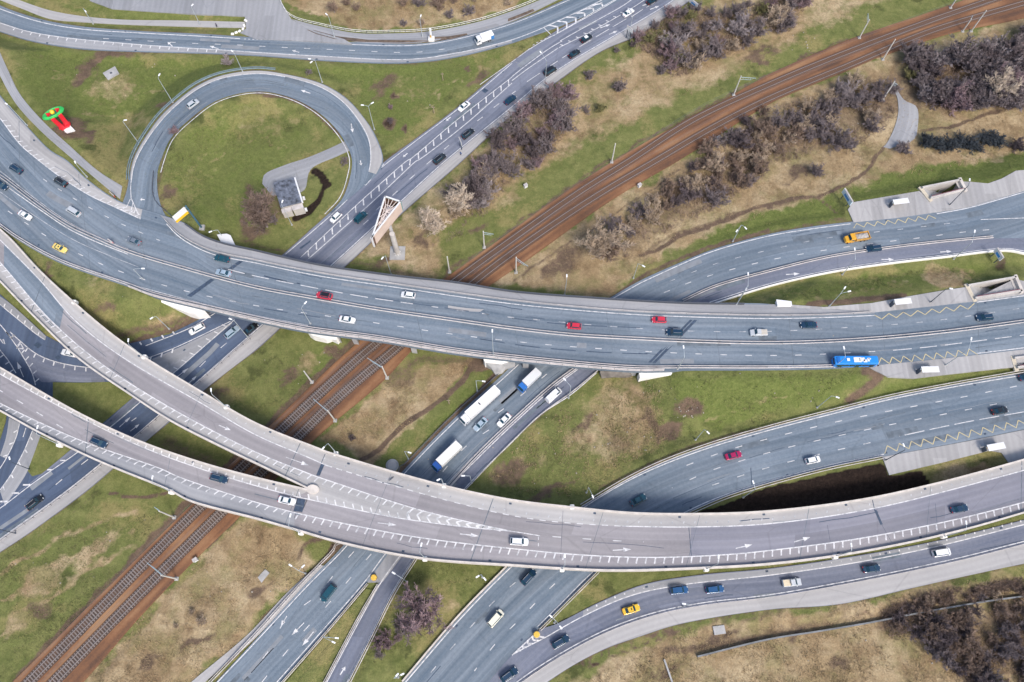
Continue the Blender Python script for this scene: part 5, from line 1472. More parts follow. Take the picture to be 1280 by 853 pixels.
cr.color_ramp.elements[1].position = 1.0; cr.color_ramp.elements[1].color = (.15, .078, .045, 1)
t.links.new(ad.outputs[0], cr.inputs[0]); t.links.new(cr.outputs[0], b.inputs["Base Color"])
MT['track_bed'] = m
def track(px, label):
    pts = [BED.at(p) + Vector((0, 0, .06)) for p in smooth_px(px, 12)]
    pts = [Vector(p) for p in catmull(pts, 3)]
    for _ in range(3):
        q = [p.copy() for p in pts]
        for i in range(1, len(pts) - 1): pts[i] = (q[i - 1] + q[i] * 2 + q[i + 1]) / 4
    d0, d1 = (pts[0] - pts[3]).normalized(), (pts[-1] - pts[-4]).normalized()
    pts = [pts[0] + d0 * 60] + pts + [pts[-1] + d1 * 60]
    root = empty("railway_track", (0, 0, 0))
    tag(root, label, "railway track", "railway tracks")
    for s in (-1, 1):
        bm = bmesh.new()
        sweep(bm, offset_pts(pts, s * .78), [(-.085, .15), (.085, .15), (.085, .33), (-.085, .33)])
        obj_from_bm("rail", bm, MT['rail_iron'], root)
    bm = bmesh.new()
    sweep(bm, pts, [(-1.55, -.12), (1.55, -.12), (1.5, .12), (-1.5, .12)])
    obj_from_bm("track_bed", bm, MT['track_bed'], root)
    vs, fs = [], []
    for p, a in along(pts, .72):
        ca, sa = math.cos(a), math.sin(a)
        k = len(vs)
        for z in (-.1, .17):
            for u, w in ((-.15, -1.37), (.15, -1.37), (.15, 1.37), (-.15, 1.37)):
                vs.append((p.x + u * ca - w * sa, p.y + u * sa + w * ca, p.z + z))
        fs += [tuple(k + i for i in q) for q in ((4, 5, 6, 7), (0, 1, 5, 4), (1, 2, 6, 5), (2, 3, 7, 6), (3, 0, 4, 7))]
    o = mesh_obj("sleepers", vs, fs, MT['sleeper'], root); o["kind"] = "stuff"
track([(38.5, 850.6), (111, 776), (184, 701), (252, 632.6), (351, 538), (395, 496.5), (468, 431.3), (570.8, 350.5), (640, 300), (727.8, 238.5), (788, 201), (865.7, 151), (960, 107), (1060, 65.5), (1160.6, 27.6), (1236, 1.5)], "railway track on brown ballast, the one nearer the green grass bank at lower left")
track([(69.7, 850.6), (138, 780), (207.6, 709.7), (276, 641.5), (371.4, 548), (420, 500), (493, 437.6), (593, 353), (640, 317), (740, 249), (820.6, 201), (890.8, 160), (960, 124.5), (1060, 82.8), (1160.6, 40.5), (1280, 4.5)], "railway track on brown ballast nearer the straw-coloured bank at lower left")

for px, lab in (([(38.5, 850.6), (184, 701), (252, 632.6), (351, 538), (468, 431.3)], "thin overhead wire above the railway track nearer the green bank"), ([(69.7, 850.6), (207.6, 709.7), (276, 641.5), (371.4, 548), (493, 437.6)], "thin overhead wire above the railway track nearer the straw-coloured bank"),
                ([(570.8, 350.5), (640, 300), (727.8, 238.5), (788, 201), (865.7, 151), (960, 107), (1060, 65.5), (1160.6, 27.6), (1236, 1.5)], "thin overhead wire above the northern track beyond the flyover"), ([(593, 353), (640, 317), (740, 249), (820.6, 201), (890.8, 160), (960, 124.5), (1060, 82.8), (1160.6, 40.5), (1280, 4.5)], "thin overhead wire above the southern track beyond the flyover")):
    pts = [BED.at(p) for p in smooth_px(px, 14)]
    bm = bmesh.new()
    for z in (5.6, 6.6): tube(bm, [p + Vector((0, 0, z)) for p in pts], .03, 4)
    tag(obj_from_bm("overhead_wire", bm, MT['rail_dark']), lab, "overhead wire", "overhead wires")
# ------------------------------------------------------------------ lamps and masts
def height_from(base, top_px, lo, hi):
    """height above base at which a vertical pole's end is seen at top_px"""
    best = None
    for k in range(81):
        h = lo + (hi - lo) * k / 80
        x, y = proj_np(base.x, base.y, base.z + h)
        e_ = math.hypot(x - top_px[0], y - top_px[1])
        if best is None or e_ < best[0]: best = (e_, h)
    return best[1]
HEAD_ME = {}
def lamp(bp, tp, heads, label, dark=False, on=None, hr=(7.0, 12.0), group="street lamps"):
    b0 = hit(bp, on)
    h = height_from(b0, tp, *hr)
    root = empty("street_lamp", b0)
    tag(root, label, "street lamp", group)
    ms = MT['lamp_dark'] if dark else MT['lamp_steel']
    bm = bmesh.new()
    tube(bm, [(0, 0, -.3), (0, 0, .9), (0, 0, 1.0), (0, 0, h)], [.17, .17, .12, .075], 8)
    obj_from_bm("pole", bm, ms, root)
    bm = bmesh.new(); cyl(bm, (0, 0, -.2), .3, .35, 10)
    obj_from_bm("foot", bm, MT['concrete_grey'], root)
    if not heads:
        heads = [tp]
    for hp in heads:
        q = W(hp, b0.z + h + .45) - b0
        v = Vector((q.x, q.y, 0))
        if v.length > 3.6: v = v.normalized() * 3.6
        if v.length < .7:
            a = math.atan2(tp[1] - bp[1], tp[0] - bp[0]); v = Vector((math.cos(a + .8), -math.sin(a + .8), 0)) * 1.1
        u = v.normalized()
        bm = bmesh.new()
        tube(bm, [(0, 0, h - .15), (v.x * .15, v.y * .15, h + .22), (v.x * .5, v.y * .5, h + .42), (v.x * .9, v.y * .9, h + .5)], [.07, .06, .055, .05], 6)
        obj_from_bm("arm", bm, ms, root)
        bm = bmesh.new(); box(bm, (-.48, -.19, -.09), (.48, .19, .1), bevel=.06)
        hd = obj_from_bm("lamp_head", bm, MT['lamp_head'], root)
        hd.location = (v.x, v.y, h + .5); hd.rotation_euler = (0, 0, math.atan2(u.y, u.x))
    return root
lamp((216, 128), (200, 97), [(198, 95)], "slim pole lamp at the loop's outer left rim, upper one of two")
lamp((173, 178.6), (154, 152), [(156.7, 150.5)], "slim pole lamp by the loop's left flank, closest to the red and green monument")
lamp((303.5, 90), (292, 67), [(290, 64)], "slim pole lamp rising from the top of the loop towards the upper road")
lamp((402.8, 103), (392.7, 76), [(389, 78), (387, 74)], "blue-grey lamp in the grass above the right shoulder of the loop")
lamp((468, 162), (461.7, 133), [(453, 131.7), (465.5, 129)], "two-headed lamp in the grass wedge between the loop and the diagonal road")
lamp((681.4, 107.8), (681.4, 76), [(675, 64.7)], "curved lamp on the pavement of the diagonal road standing over a black people carrier")
lamp((785.5, 49), (786, 22), [(787, 16)], "lamp carrying a white sign board near the white sedan on the diagonal road")
lamp((418, 46.4), (409, 22), [(408, 18)], "lamp on the upper footpath behind the pale wooden fence")
lamp((528, 46), (525.6, 25), [(526, 20)], "lamp on the upper footpath next to the white obelisk sign")
lamp((116.6, 30), (107.8, 17), [(107, 14.5)], "lamp in the narrow verge between the footpath and the upper road, leftmost one")
lamp((250, 31), (241, 9), [(240.5, 6.5)], "lamp in the narrow verge of the upper road in front of the stained paved yard")
lamp((109, 221.4), (97, 207), [(94, 203)], "lamp on the thin grass strip left of the loop mouth", hr=(5, 10))
lamp((34, 157), (11, 134), [(8, 130)], "lamp on the thin grass strip below the red and green monument", hr=(6, 11))
lamp((282, 302), (272, 288), [(263, 290)], "lamp on the grass inside the loop beside the white low shelter", hr=(6, 11))
lamp((489, 343), (480.5, 320.5), [(478, 323)], "lamp at the foot of the triangular billboard next to the flyover")
lamp((365, 281.5), (354, 255.5), [(353, 252)], "pale thin pole lamp in front of the small kiosk inside the loop")
lamp((705.7, 368.5), (708, 348.5), [(708.5, 345)], "lamp rising behind the flyover footway near the rail tracks", hr=(6, 10))
lamp((791.7, 348), (797.5, 330), [(804.5, 333)], "lamp on the upper bank where the middle road dips under the flyover")
lamp((915.9, 302), (927, 281.5), [(932, 285.5), (921, 289)], "two-headed lamp on the green bank above the middle road")
lamp((920.5, 381), (934.7, 351), [(935, 338.7)], "long curved lamp beside the side lane near the flyover's northern footway")
lamp((924, 374), (931, 356), [(932.5, 362)], "short lamp tucked behind the long curved lamp of the side lane", hr=(5, 9))
lamp((1052.8, 343.4), (1067, 323), [(1068.3, 311.6)], "lamp by the side lane pointing at the yellow tipper truck")
lamp((1192, 324), (1214.5, 303), [(1218.8, 286.5)], "lamp by the side lane near the small blue and white hoarding")
lamp((1036.5, 383), (1050, 367), [(1056, 360), (1061.6, 364.5)], "curved lamp on the brown edge of the grass island by the flyover bus stop")
lamp((1187, 256.4), (1210.8, 232.6), [(1212, 225)], "dark lamp on the upper bus stop pavement by the stairwell", dark=True)
lamp((1163, 378), (1183, 361.8), [(1185, 359)], "dark lamp on the bus stop pavement between shelter and stairwell of the flyover", dark=True)
lamp((1042.8, 459), (1055, 445), [(1054.8, 435)], "lamp leaning over the bright blue bus")
lamp((1182, 456.4), (1213, 436), [(1214, 423.8)], "lamp on the bus stop pavement below the flyover beside the yellow zigzag", dark=False)
lamp((1021.4, 509.6), (1039, 495), [(1047, 497)], "lamp on the green slope below the bright blue bus")
lamp((1106.7, 575.5), (1130.5, 561.8), [(1129.5, 556.7)], "lamp at the tip of the long bus stop pavement beside the black earth", dark=True)
lamp((869.5, 550), (880, 537), [(885, 541)], "lamp on the verge above the crimson car on the lower road")
lamp((847, 461.5), (854, 446), [(854.4, 434)], "lamp on the southern flyover railing at its white wing wall")
lamp((710.7, 497.8), (712.7, 483.5), [(705.7, 474.5)], "lamp on the grass edge beside the white van")
lamp((929, 622), (940, 606), [(941.5, 603)], "lamp over the black earth at the edge of the lower road")
lamp((616.7, 445), (616, 420), [(615.4, 413.8)], "lamp on the southern flyover railing above the paved cone and white lorry trailer")
lamp((388, 404.5), (382.5, 382), [(382, 378.6)], "lamp on the southern flyover railing facing the red car")
lamp((178, 348.5), (178, 341), [(179, 336)], "lamp on the flyover's left part where the white wing wall begins", hr=(6, 10))
lamp((596.6, 489), (596.6, 476), [(604.6, 477)], "lamp on the grass behind the long white trailer")
lamp((510.6, 574), (505.6, 564.5), [(512, 566)], "lamp beside the round concrete cover north of the ramps", hr=(5, 10))
lamp((589.6, 604), (580, 597), [(579, 595)], "lamp beside the side lane just north of the merged ramp")
lamp((555, 607), (551, 599), [(548, 600)], "lamp on the ramp parapet bracket over the lorries' road", hr=(6, 11), on=MG)
lamp((421, 567), (409, 555.5), [(404, 560.5)], "lamp on the ramp parapet bracket by the dark tar patch of the upper ramp", on=MG)
lamp((180, 446.5), (161, 431), [(159, 429)], "lamp on the upper ramp parapet over the white car's turning road", on=RA)
lamp((283, 509), (263, 495.5), [(261, 493.5)], "lamp on the upper ramp parapet over the green bank by the rails", on=RA)
lamp((74, 556), (49, 536), [(47, 534)], "lamp on the lower ramp parapet above the small grass island", on=RB)
lamp((214, 615), (193, 598.5), [(190.6, 597)], "lamp on the lower ramp parapet between the two dark blue cars", on=RB)
lamp((376, 667), (365, 647), [(363, 644.5)], "lamp on the lower ramp parapet at the expansion joint by the white hatchback", on=MG)
lamp((531, 698), (527.5, 683), [(526.7, 681)], "lamp on the merged ramp parapet above the yellow drum", on=MG)
lamp((702.5, 712), (705, 697), [(706, 695)], "lamp on the merged ramp parapet right of the white car", on=MG)
lamp((883, 711.5), (896, 697.5), [(898, 696)], "lamp on the merged ramp parapet above the two blue cars", on=MG)
lamp((1044.5, 695.5), (1062, 682.5), [(1064, 681.6)], "lamp on the merged ramp parapet above the silver pickup", on=MG)
lamp((1179.5, 671), (1205, 654.5), [(1207.6, 653.4)], "lamp on the merged ramp parapet above the white van", on=MG)
lamp((693, 778.5), (696, 776), [(688.5, 770.5), (701, 784.5)], "two-headed lamp behind the second yellow drum", hr=(8, 9))
lamp((853.5, 758.5), (853.5, 757), [(855, 755)], "lamp on the fence line below the blue estate car", hr=(8, 9))
lamp((733, 616), (737, 611), [(741, 621)], "lamp on the verge just above the merged ramp by the teal car")
lamp((509, 727.5), (503, 723), [(492, 716.5)], "lamp by the side lane left of the pinkish bare tree")
lamp((382, 717), (376, 712), [(363, 706.8), (379, 708)], "two-headed lamp at the upper end of the footpath south of the ramps")
lamp((412, 797), (415, 795), [(423, 798), (417, 803)], "two-headed lamp in the grass wedge behind the yellow drum", hr=(8, 9))
lamp((603, 722), (603, 719), [(597, 721), (606, 724)], "two-headed lamp on the grass between the bare tree and the lower road", hr=(8, 9))
lamp((498, 847), (498, 846), [(503, 843), (493, 849)], "two-headed lamp at the bottom edge by the pale parapet", hr=(8, 9))
lamp((37.6, 587), (14, 579.5), [(12, 579)], "dark lamp at the tip of the small grass island", dark=True)
lamp((20, 667), (-2, 664), [(-5, 663.5)], "dark lamp on the pavement at the lower left", dark=True)
lamp((211.4, 411.4), (195, 396), [(189.5, 398)], "lamp beside the turning road under the white flyover wall")
lamp((310, 422), (290, 401.5), [(288, 399)], "lamp on the pavement beside the black car under the flyover")
def mast(bp, tp, arm_px, label, hr=(5.5, 10.0)):
    b0 = hit(bp)
    h = height_from(b0, tp, *hr)
    root = empty("overhead_line_mast", b0)
    tag(root, label, "railway mast", "overhead line masts along the railway")
    bm = bmesh.new()
    tube(bm, [(0, 0, -.3), (0, 0, h)], [.24, .16], 8)
    obj_from_bm("pole", bm, MT['mast_concrete'], root)
    bm = bmesh.new(); box(bm, (-.5, -.5, -.3), (.5, .5, .25), bevel=.08)
    obj_from_bm("foundation", bm, MT['concrete_grey'], root)
    if arm_px:
        q = W(arm_px, b0.z + h - .6) - b0
        v = Vector((q.x, q.y, 0))
        if v.length > 9: v = v.normalized() * 9
        z = h - .6
        bm = bmesh.new()
        tube(bm, [(0, 0, z), (v.x, v.y, z)], .085, 6)
        tube(bm, [(0, 0, z - 1.1), (v.x * .75, v.y * .75, z - .9)], .06, 6)
        for k in range(1, 6):
            f = k / 6
            tube(bm, [(v.x * f * .9, v.y * f * .9, z - 1.0 * (1 if k % 2 else 0)), (v.x * (f + .14) * .9, v.y * (f + .14) * .9, z - 1.0 * (0 if k % 2 else 1))], .04, 4)
        obj_from_bm("cantilever", bm, MT['mast_steel'], root)
        bm = bmesh.new()
        cyl(bm, (v.x * .96, v.y * .96, z - .75), .08, .7, 8)
        obj_from_bm("insulator", bm, MT['tyre'], root)
    return root
for a in [((917, 119), (923.4, 94), (945, 98), "mast beside the tracks above the bend, standing in green grass"), ((764.6, 203), (768, 177), None, "bare mast between green bank and tracks above the straw slope"),
          ((1074, 47.6), (1085.4, 23.8), (1085, 17), "mast north of the tracks in the upper right grass"), ((1103.4, 74.7), (1119, 49), None, "long leaning-looking mast crossing over the tracks at upper right, left of a pair"),
          ((1188, 10), (1196, -10), None, "mast at the top edge by the tracks"), ((1203, 39.6), (1214.5, 23.8), (1216, 20), "shorter mast of the close pair south of the tracks at upper right"), ((1213.8, 39.4), (1232.8, 13), None, "taller mast of the close pair south of the tracks at upper right"),
          ((1103.4, 124.6), (1118.5, 101.6), (1122, 106), "mast at the top of the grey clearing among the bushes"), ((645, 341), (643, 318), (660, 333), "mast between the tracks and the dry slope close to the flyover"),
          ((562, 340.4), (560.8, 319), None, "plain mast left of the tracks close to the flyover"), ((605.4, 309.6), (604, 289), (617, 293), "mast with a lamp arm left of the tracks below the tan tree"),
          ((390, 478), (380, 464), None, "plain mast on the grass between the flyover and the ramps"), ((484, 472.7), (478, 458), (459, 447.6), "cantilever mast right of the tracks close below the flyover"), ((419, 526), (406.5, 512), (391.5, 499), "cantilever mast right of the tracks close above the ramps"),
          ((218, 647), (197, 637.5), (193, 634), "mast left of the tracks just below the lower ramp"), ((221, 723.7), (199, 720.5), (184, 703.8), "cantilever mast right of the tracks at lower left")]:
    mast(*a)

# ------------------------------------------------------------------ vehicles
PAINT = {}
def paint(rgb, metal=.15):
    k = tuple(rgb)
    if k not in PAINT:
        PAINT[k] = simple("car_paint_%d" % len(PAINT), rgb, .32, metal, coat=.6)
    return PAINT[k]
COLS = dict(black=(.012, .014, .018), navy=(.008, .035, .075), blue=(.012, .075, .20), teal=(.008, .065, .095), white=(.78, .79, .8), silver=(.5, .53, .56), grey=(.16, .19, .23), paleblue=(.33, .42, .5),
            red=(.58, .03, .06), crimson=(.36, .01, .08), yellow=(.72, .46, .03), cream=(.75, .73, .6), ltyellow=(.8, .62, .18))
SPEC = dict(  # length, width, roof height, belt, hood end, windscreen top, rear roof, rear glass base (fractions of length from the front)
    sedan=(4.65, 1.82, 1.46, .92, .27, .40, .68, .84), hatch=(4.15, 1.78, 1.52, .95, .24, .38, .86, .965), suv=(4.75, 1.92, 1.74, 1.08, .25, .37, .86, .965),
    estate=(4.8, 1.84, 1.5, .94, .26, .39, .87, .965), mpv=(4.9, 1.95, 1.95, 1.08, .14, .27, .92, .98), van=(5.4, 2.02, 2.35, 1.15, .11, .24, .955, .99))
def windows_quad(bm, q, t=.03, shrink=.86):
    c = sum(q, Vector()) / 4
    n = (q[1] - q[0]).cross(q[3] - q[0]).normalized()
    r = [c + (p - c) * shrink for p in q]
    a = [bm.verts.new(p - n * .02) for p in r]; b_ = [bm.verts.new(p + n * t) for p in r]
    bm.faces.new(b_); bm.faces.new(list(reversed(a)))
    for i in range(4): bm.faces.new((a[i], a[(i + 1) % 4], b_[(i + 1) % 4], b_[i]))
WHEEL_ME = {}
def wheel(parent, x, y, r=.33, w=.24, dual=False):
    k = (r, w)
    if k not in WHEEL_ME:
        bm = bmesh.new()
        tube(bm, [(0, -w / 2, 0), (0, -w / 2 + .04, 0), (0, w / 2 - .04, 0), (0, w / 2, 0)], [r * .88, r, r, r * .88], 18)
        me = bpy.data.meshes.new("wheel"); bm.to_mesh(me); bm.free(); me.materials.append(MT['tyre'])
        bm = bmesh.new()
        tube(bm, [(0, -w / 2 - .01, 0), (0, w / 2 + .01, 0)], r * .58, 14)
        m2 = bpy.data.meshes.new("rim"); bm.to_mesh(m2); bm.free(); m2.materials.append(MT['rim'])
        WHEEL_ME[k] = (me, m2)
    for nm, me in zip(("wheel", "rim"), WHEEL_ME[k]):
        o = bpy.data.objects.new(nm, me); COL.objects.link(o)
        if nm == "wheel":
            o.parent = parent; o.location = (x, y, r); wh = o
        else: o.parent = wh
def loft(bm, stations, mi=0):
    """stations: list of (x, [(y,z)...]) closed rings with equal counts"""
    rings = [[bm.verts.new((x, y, z)) for y, z in ring] for x, ring in stations]
    n = len(rings[0])
    for a, b_ in zip(rings, rings[1:]):
        for j in range(n):
            f = bm.faces.new((a[j], a[(j + 1) % n], b_[(j + 1) % n], b_[j])); f.material_index = mi
    bm.faces.new(rings[0]).material_index = mi; bm.faces.new(list(reversed(rings[-1]))).material_index = mi
    bmesh.ops.recalc_face_normals(bm, faces=bm.faces[:])
def place_at(px, d, only=None, z_eye=.8):
    p = hit(px, only)
    q = W(px, p.z + z_eye)
    if only is not None: z = p.z
    else: z = p.z
    f = W((px[0] + d[0] * 6 / math.hypot(*d), px[1] + d[1] * 6 / math.hypot(*d)), p.z + z_eye)
    return Vector((q.x, q.y, z + .03)), math.atan2(f.y - q.y, f.x - q.x)
def car(kind, col, px, d, label, only=None, roof=None, cat="car", group=None, extra=None, name=None):
    Ln, Wd, Hh, belt, fh, fw, rr, rb = SPEC[kind]
    loc, rz = place_at(px, d, only, Hh * .55)
    root = empty(name or {"van": "van", "mpv": "people_carrier"}.get(kind, "parked_car" if False else "car"), loc, rz)
    tag(root, label, cat, group)
    pm = paint(COLS[col])
    X = lambda f: Ln / 2 - f * Ln
    hw = Wd / 2
    bm = bmesh.new()
    st = []
    prof = [(0.0, .62, .55), (.012, .80, .62), (.05, .93, .70), (.12, 1.0, .78 if kind != 'van' else .95), (fh, 1.0, belt - .04), (fh + .02, 1.0, belt), (.5, 1.0, belt), (rb, 1.0, belt + .01), (.94 if kind == 'sedan' else .975, .96, belt - .02), (.985, .88, belt - .1), (1.0, .74, .6)]
    for f, wf, zt in prof:
        w = hw * wf
        st.append((X(f), [(-w * .9, .24), (w * .9, .24), (w, .42), (w * .99, zt * .72 + .05), (w * .93, zt - .03), (w * .78, zt + .015), (-w * .78, zt + .015), (-w * .93, zt - .03), (-w * .99, zt * .72 + .05), (-w, .42)]))
    loft(bm, st)
    # cabin shell
    cb = [(X(fh), hw * .86, belt - .02), (X(rb), hw * .84, belt - .02)]
    rt = [(X(fw), hw * .68, Hh - .03), (X(rr), hw * .66, Hh - .05)]
    b4 = [Vector((cb[0][0], cb[0][1], cb[0][2])), Vector((cb[0][0], -cb[0][1], cb[0][2])), Vector((cb[1][0], -cb[1][1], cb[1][2])), Vector((cb[1][0], cb[1][1], cb[1][2]))]
    t4 = [Vector((rt[0][0], rt[0][1], rt[0][2])), Vector((rt[0][0], -rt[0][1], rt[0][2])), Vector((rt[1][0], -rt[1][1], rt[1][2])), Vector((rt[1][0], rt[1][1], rt[1][2]))]
    bv = [bm.verts.new(p) for p in b4]; tv = [bm.verts.new(p) for p in t4]
    mid = [bm.verts.new(((t4[0].x + t4[3].x) / 2, s * t4[0].y * 1.02, Hh + .01)) for s in (1, -1)]
    for f in ((bv[0], bv[1], tv[1], tv[0]), (bv[2], bv[3], tv[3], tv[2]), (bv[1], bv[2], tv[2], mid[1], tv[1]), (bv[3], bv[0], tv[0], mid[0], tv[3]), (tv[0], tv[1], mid[1], mid[0]), (mid[0], mid[1], tv[2], tv[3])):
        bm.faces.new(f)
    bmesh.ops.recalc_face_normals(bm, faces=bm.faces[:])
    obj_from_bm("body", bm, pm, root)
    if roof:
        bm = bmesh.new()
        q = [t4[0], t4[1], t4[2], t4[3]]
        prism(bm, [(p.x * .96 + q[0].x * 0, p.y * .93) for p in q], Hh - .02, Hh + .03)
        obj_from_bm("roof_panel", bm, paint(COLS[roof]), root)
    for nm, q in (("windscreen", (b4[0], b4[1], t4[1], t4[0])), ("rear_window", (b4[2], b4[3], t4[3], t4[2])), ("side_window", (b4[1], b4[2], t4[2], t4[1])), ("side_window", (b4[3], b4[0], t4[0], t4[3]))):
        if nm == "rear_window" and kind == 'van': continue
        if kind == 'van' and nm == "side_window":
            q = (q[0], q[0].lerp(q[1], .3), q[3].lerp(q[2], .3), q[3]) if q[0].x > q[1].x else (q[0].lerp(q[1], .7), q[1], q[2], q[3].lerp(q[2], .7))
        bm = bmesh.new()
        qq = [Vector(p) for p in q]
        n = (qq[1] - qq[0]).cross(qq[3] - qq[0])
        c = sum(qq, Vector()) / 4
        if n.dot(c - Vector((0, 0, 1.0))) < 0: qq.reverse()
        windows_quad(bm, qq, shrink=.9 if 'side' not in nm else .84)
        obj_from_bm(nm, bm, MT['glass'], root)
    for s in (1, -1):
        bm = bmesh.new(); box(bm, (X(.035) - .12, s * hw * .66 - .2, .58), (X(.005), s * hw * .66 + .2, .73), bevel=.04)
        obj_from_bm("headlight", bm, MT['headlight'], root)
        bm = bmesh.new(); box(bm, (X(.995), s * hw * .66 - .18, .7), (X(.965), s * hw * .66 + .18, .88))
        obj_from_bm("taillight", bm, MT['taillight'], root)
        bm = bmesh.new(); box(bm, (X(fh + .05) - .12, s * (hw + .1) - .1, belt), (X(fh + .05) + .08, s * (hw + .1) + .1, belt + .16), bevel=.03)
        obj_from_bm("mirror", bm, pm, root)
        for f in (.19, .81): wheel(root, X(f), s * (hw - .13))
    bm = bmesh.new(); box(bm, (X(.02), -hw * .6, .3), (X(-.004), hw * .6, .52)); obj_from_bm("grille", bm, MT['black_trim'], root)
    if extra == 'taxi':
        bm = bmesh.new(); box(bm, (-.1, -.25, Hh), (.15, .25, Hh + .16), bevel=.04); obj_from_bm("roof_sign", bm, MT['black_trim'], root)
    if extra == 'rack':
        for s in (1, -1):
            bm = bmesh.new(); box(bm, (X(rr) + .1, s * hw * .6 - .04, Hh + .01), (X(fw) - .1, s * hw * .6 + .04, Hh + .09)); obj_from_bm("roof_rail", bm, MT['rim'], root)
    return root
G_ = "cars driving through the interchange"
NW = (-.85, -.52)
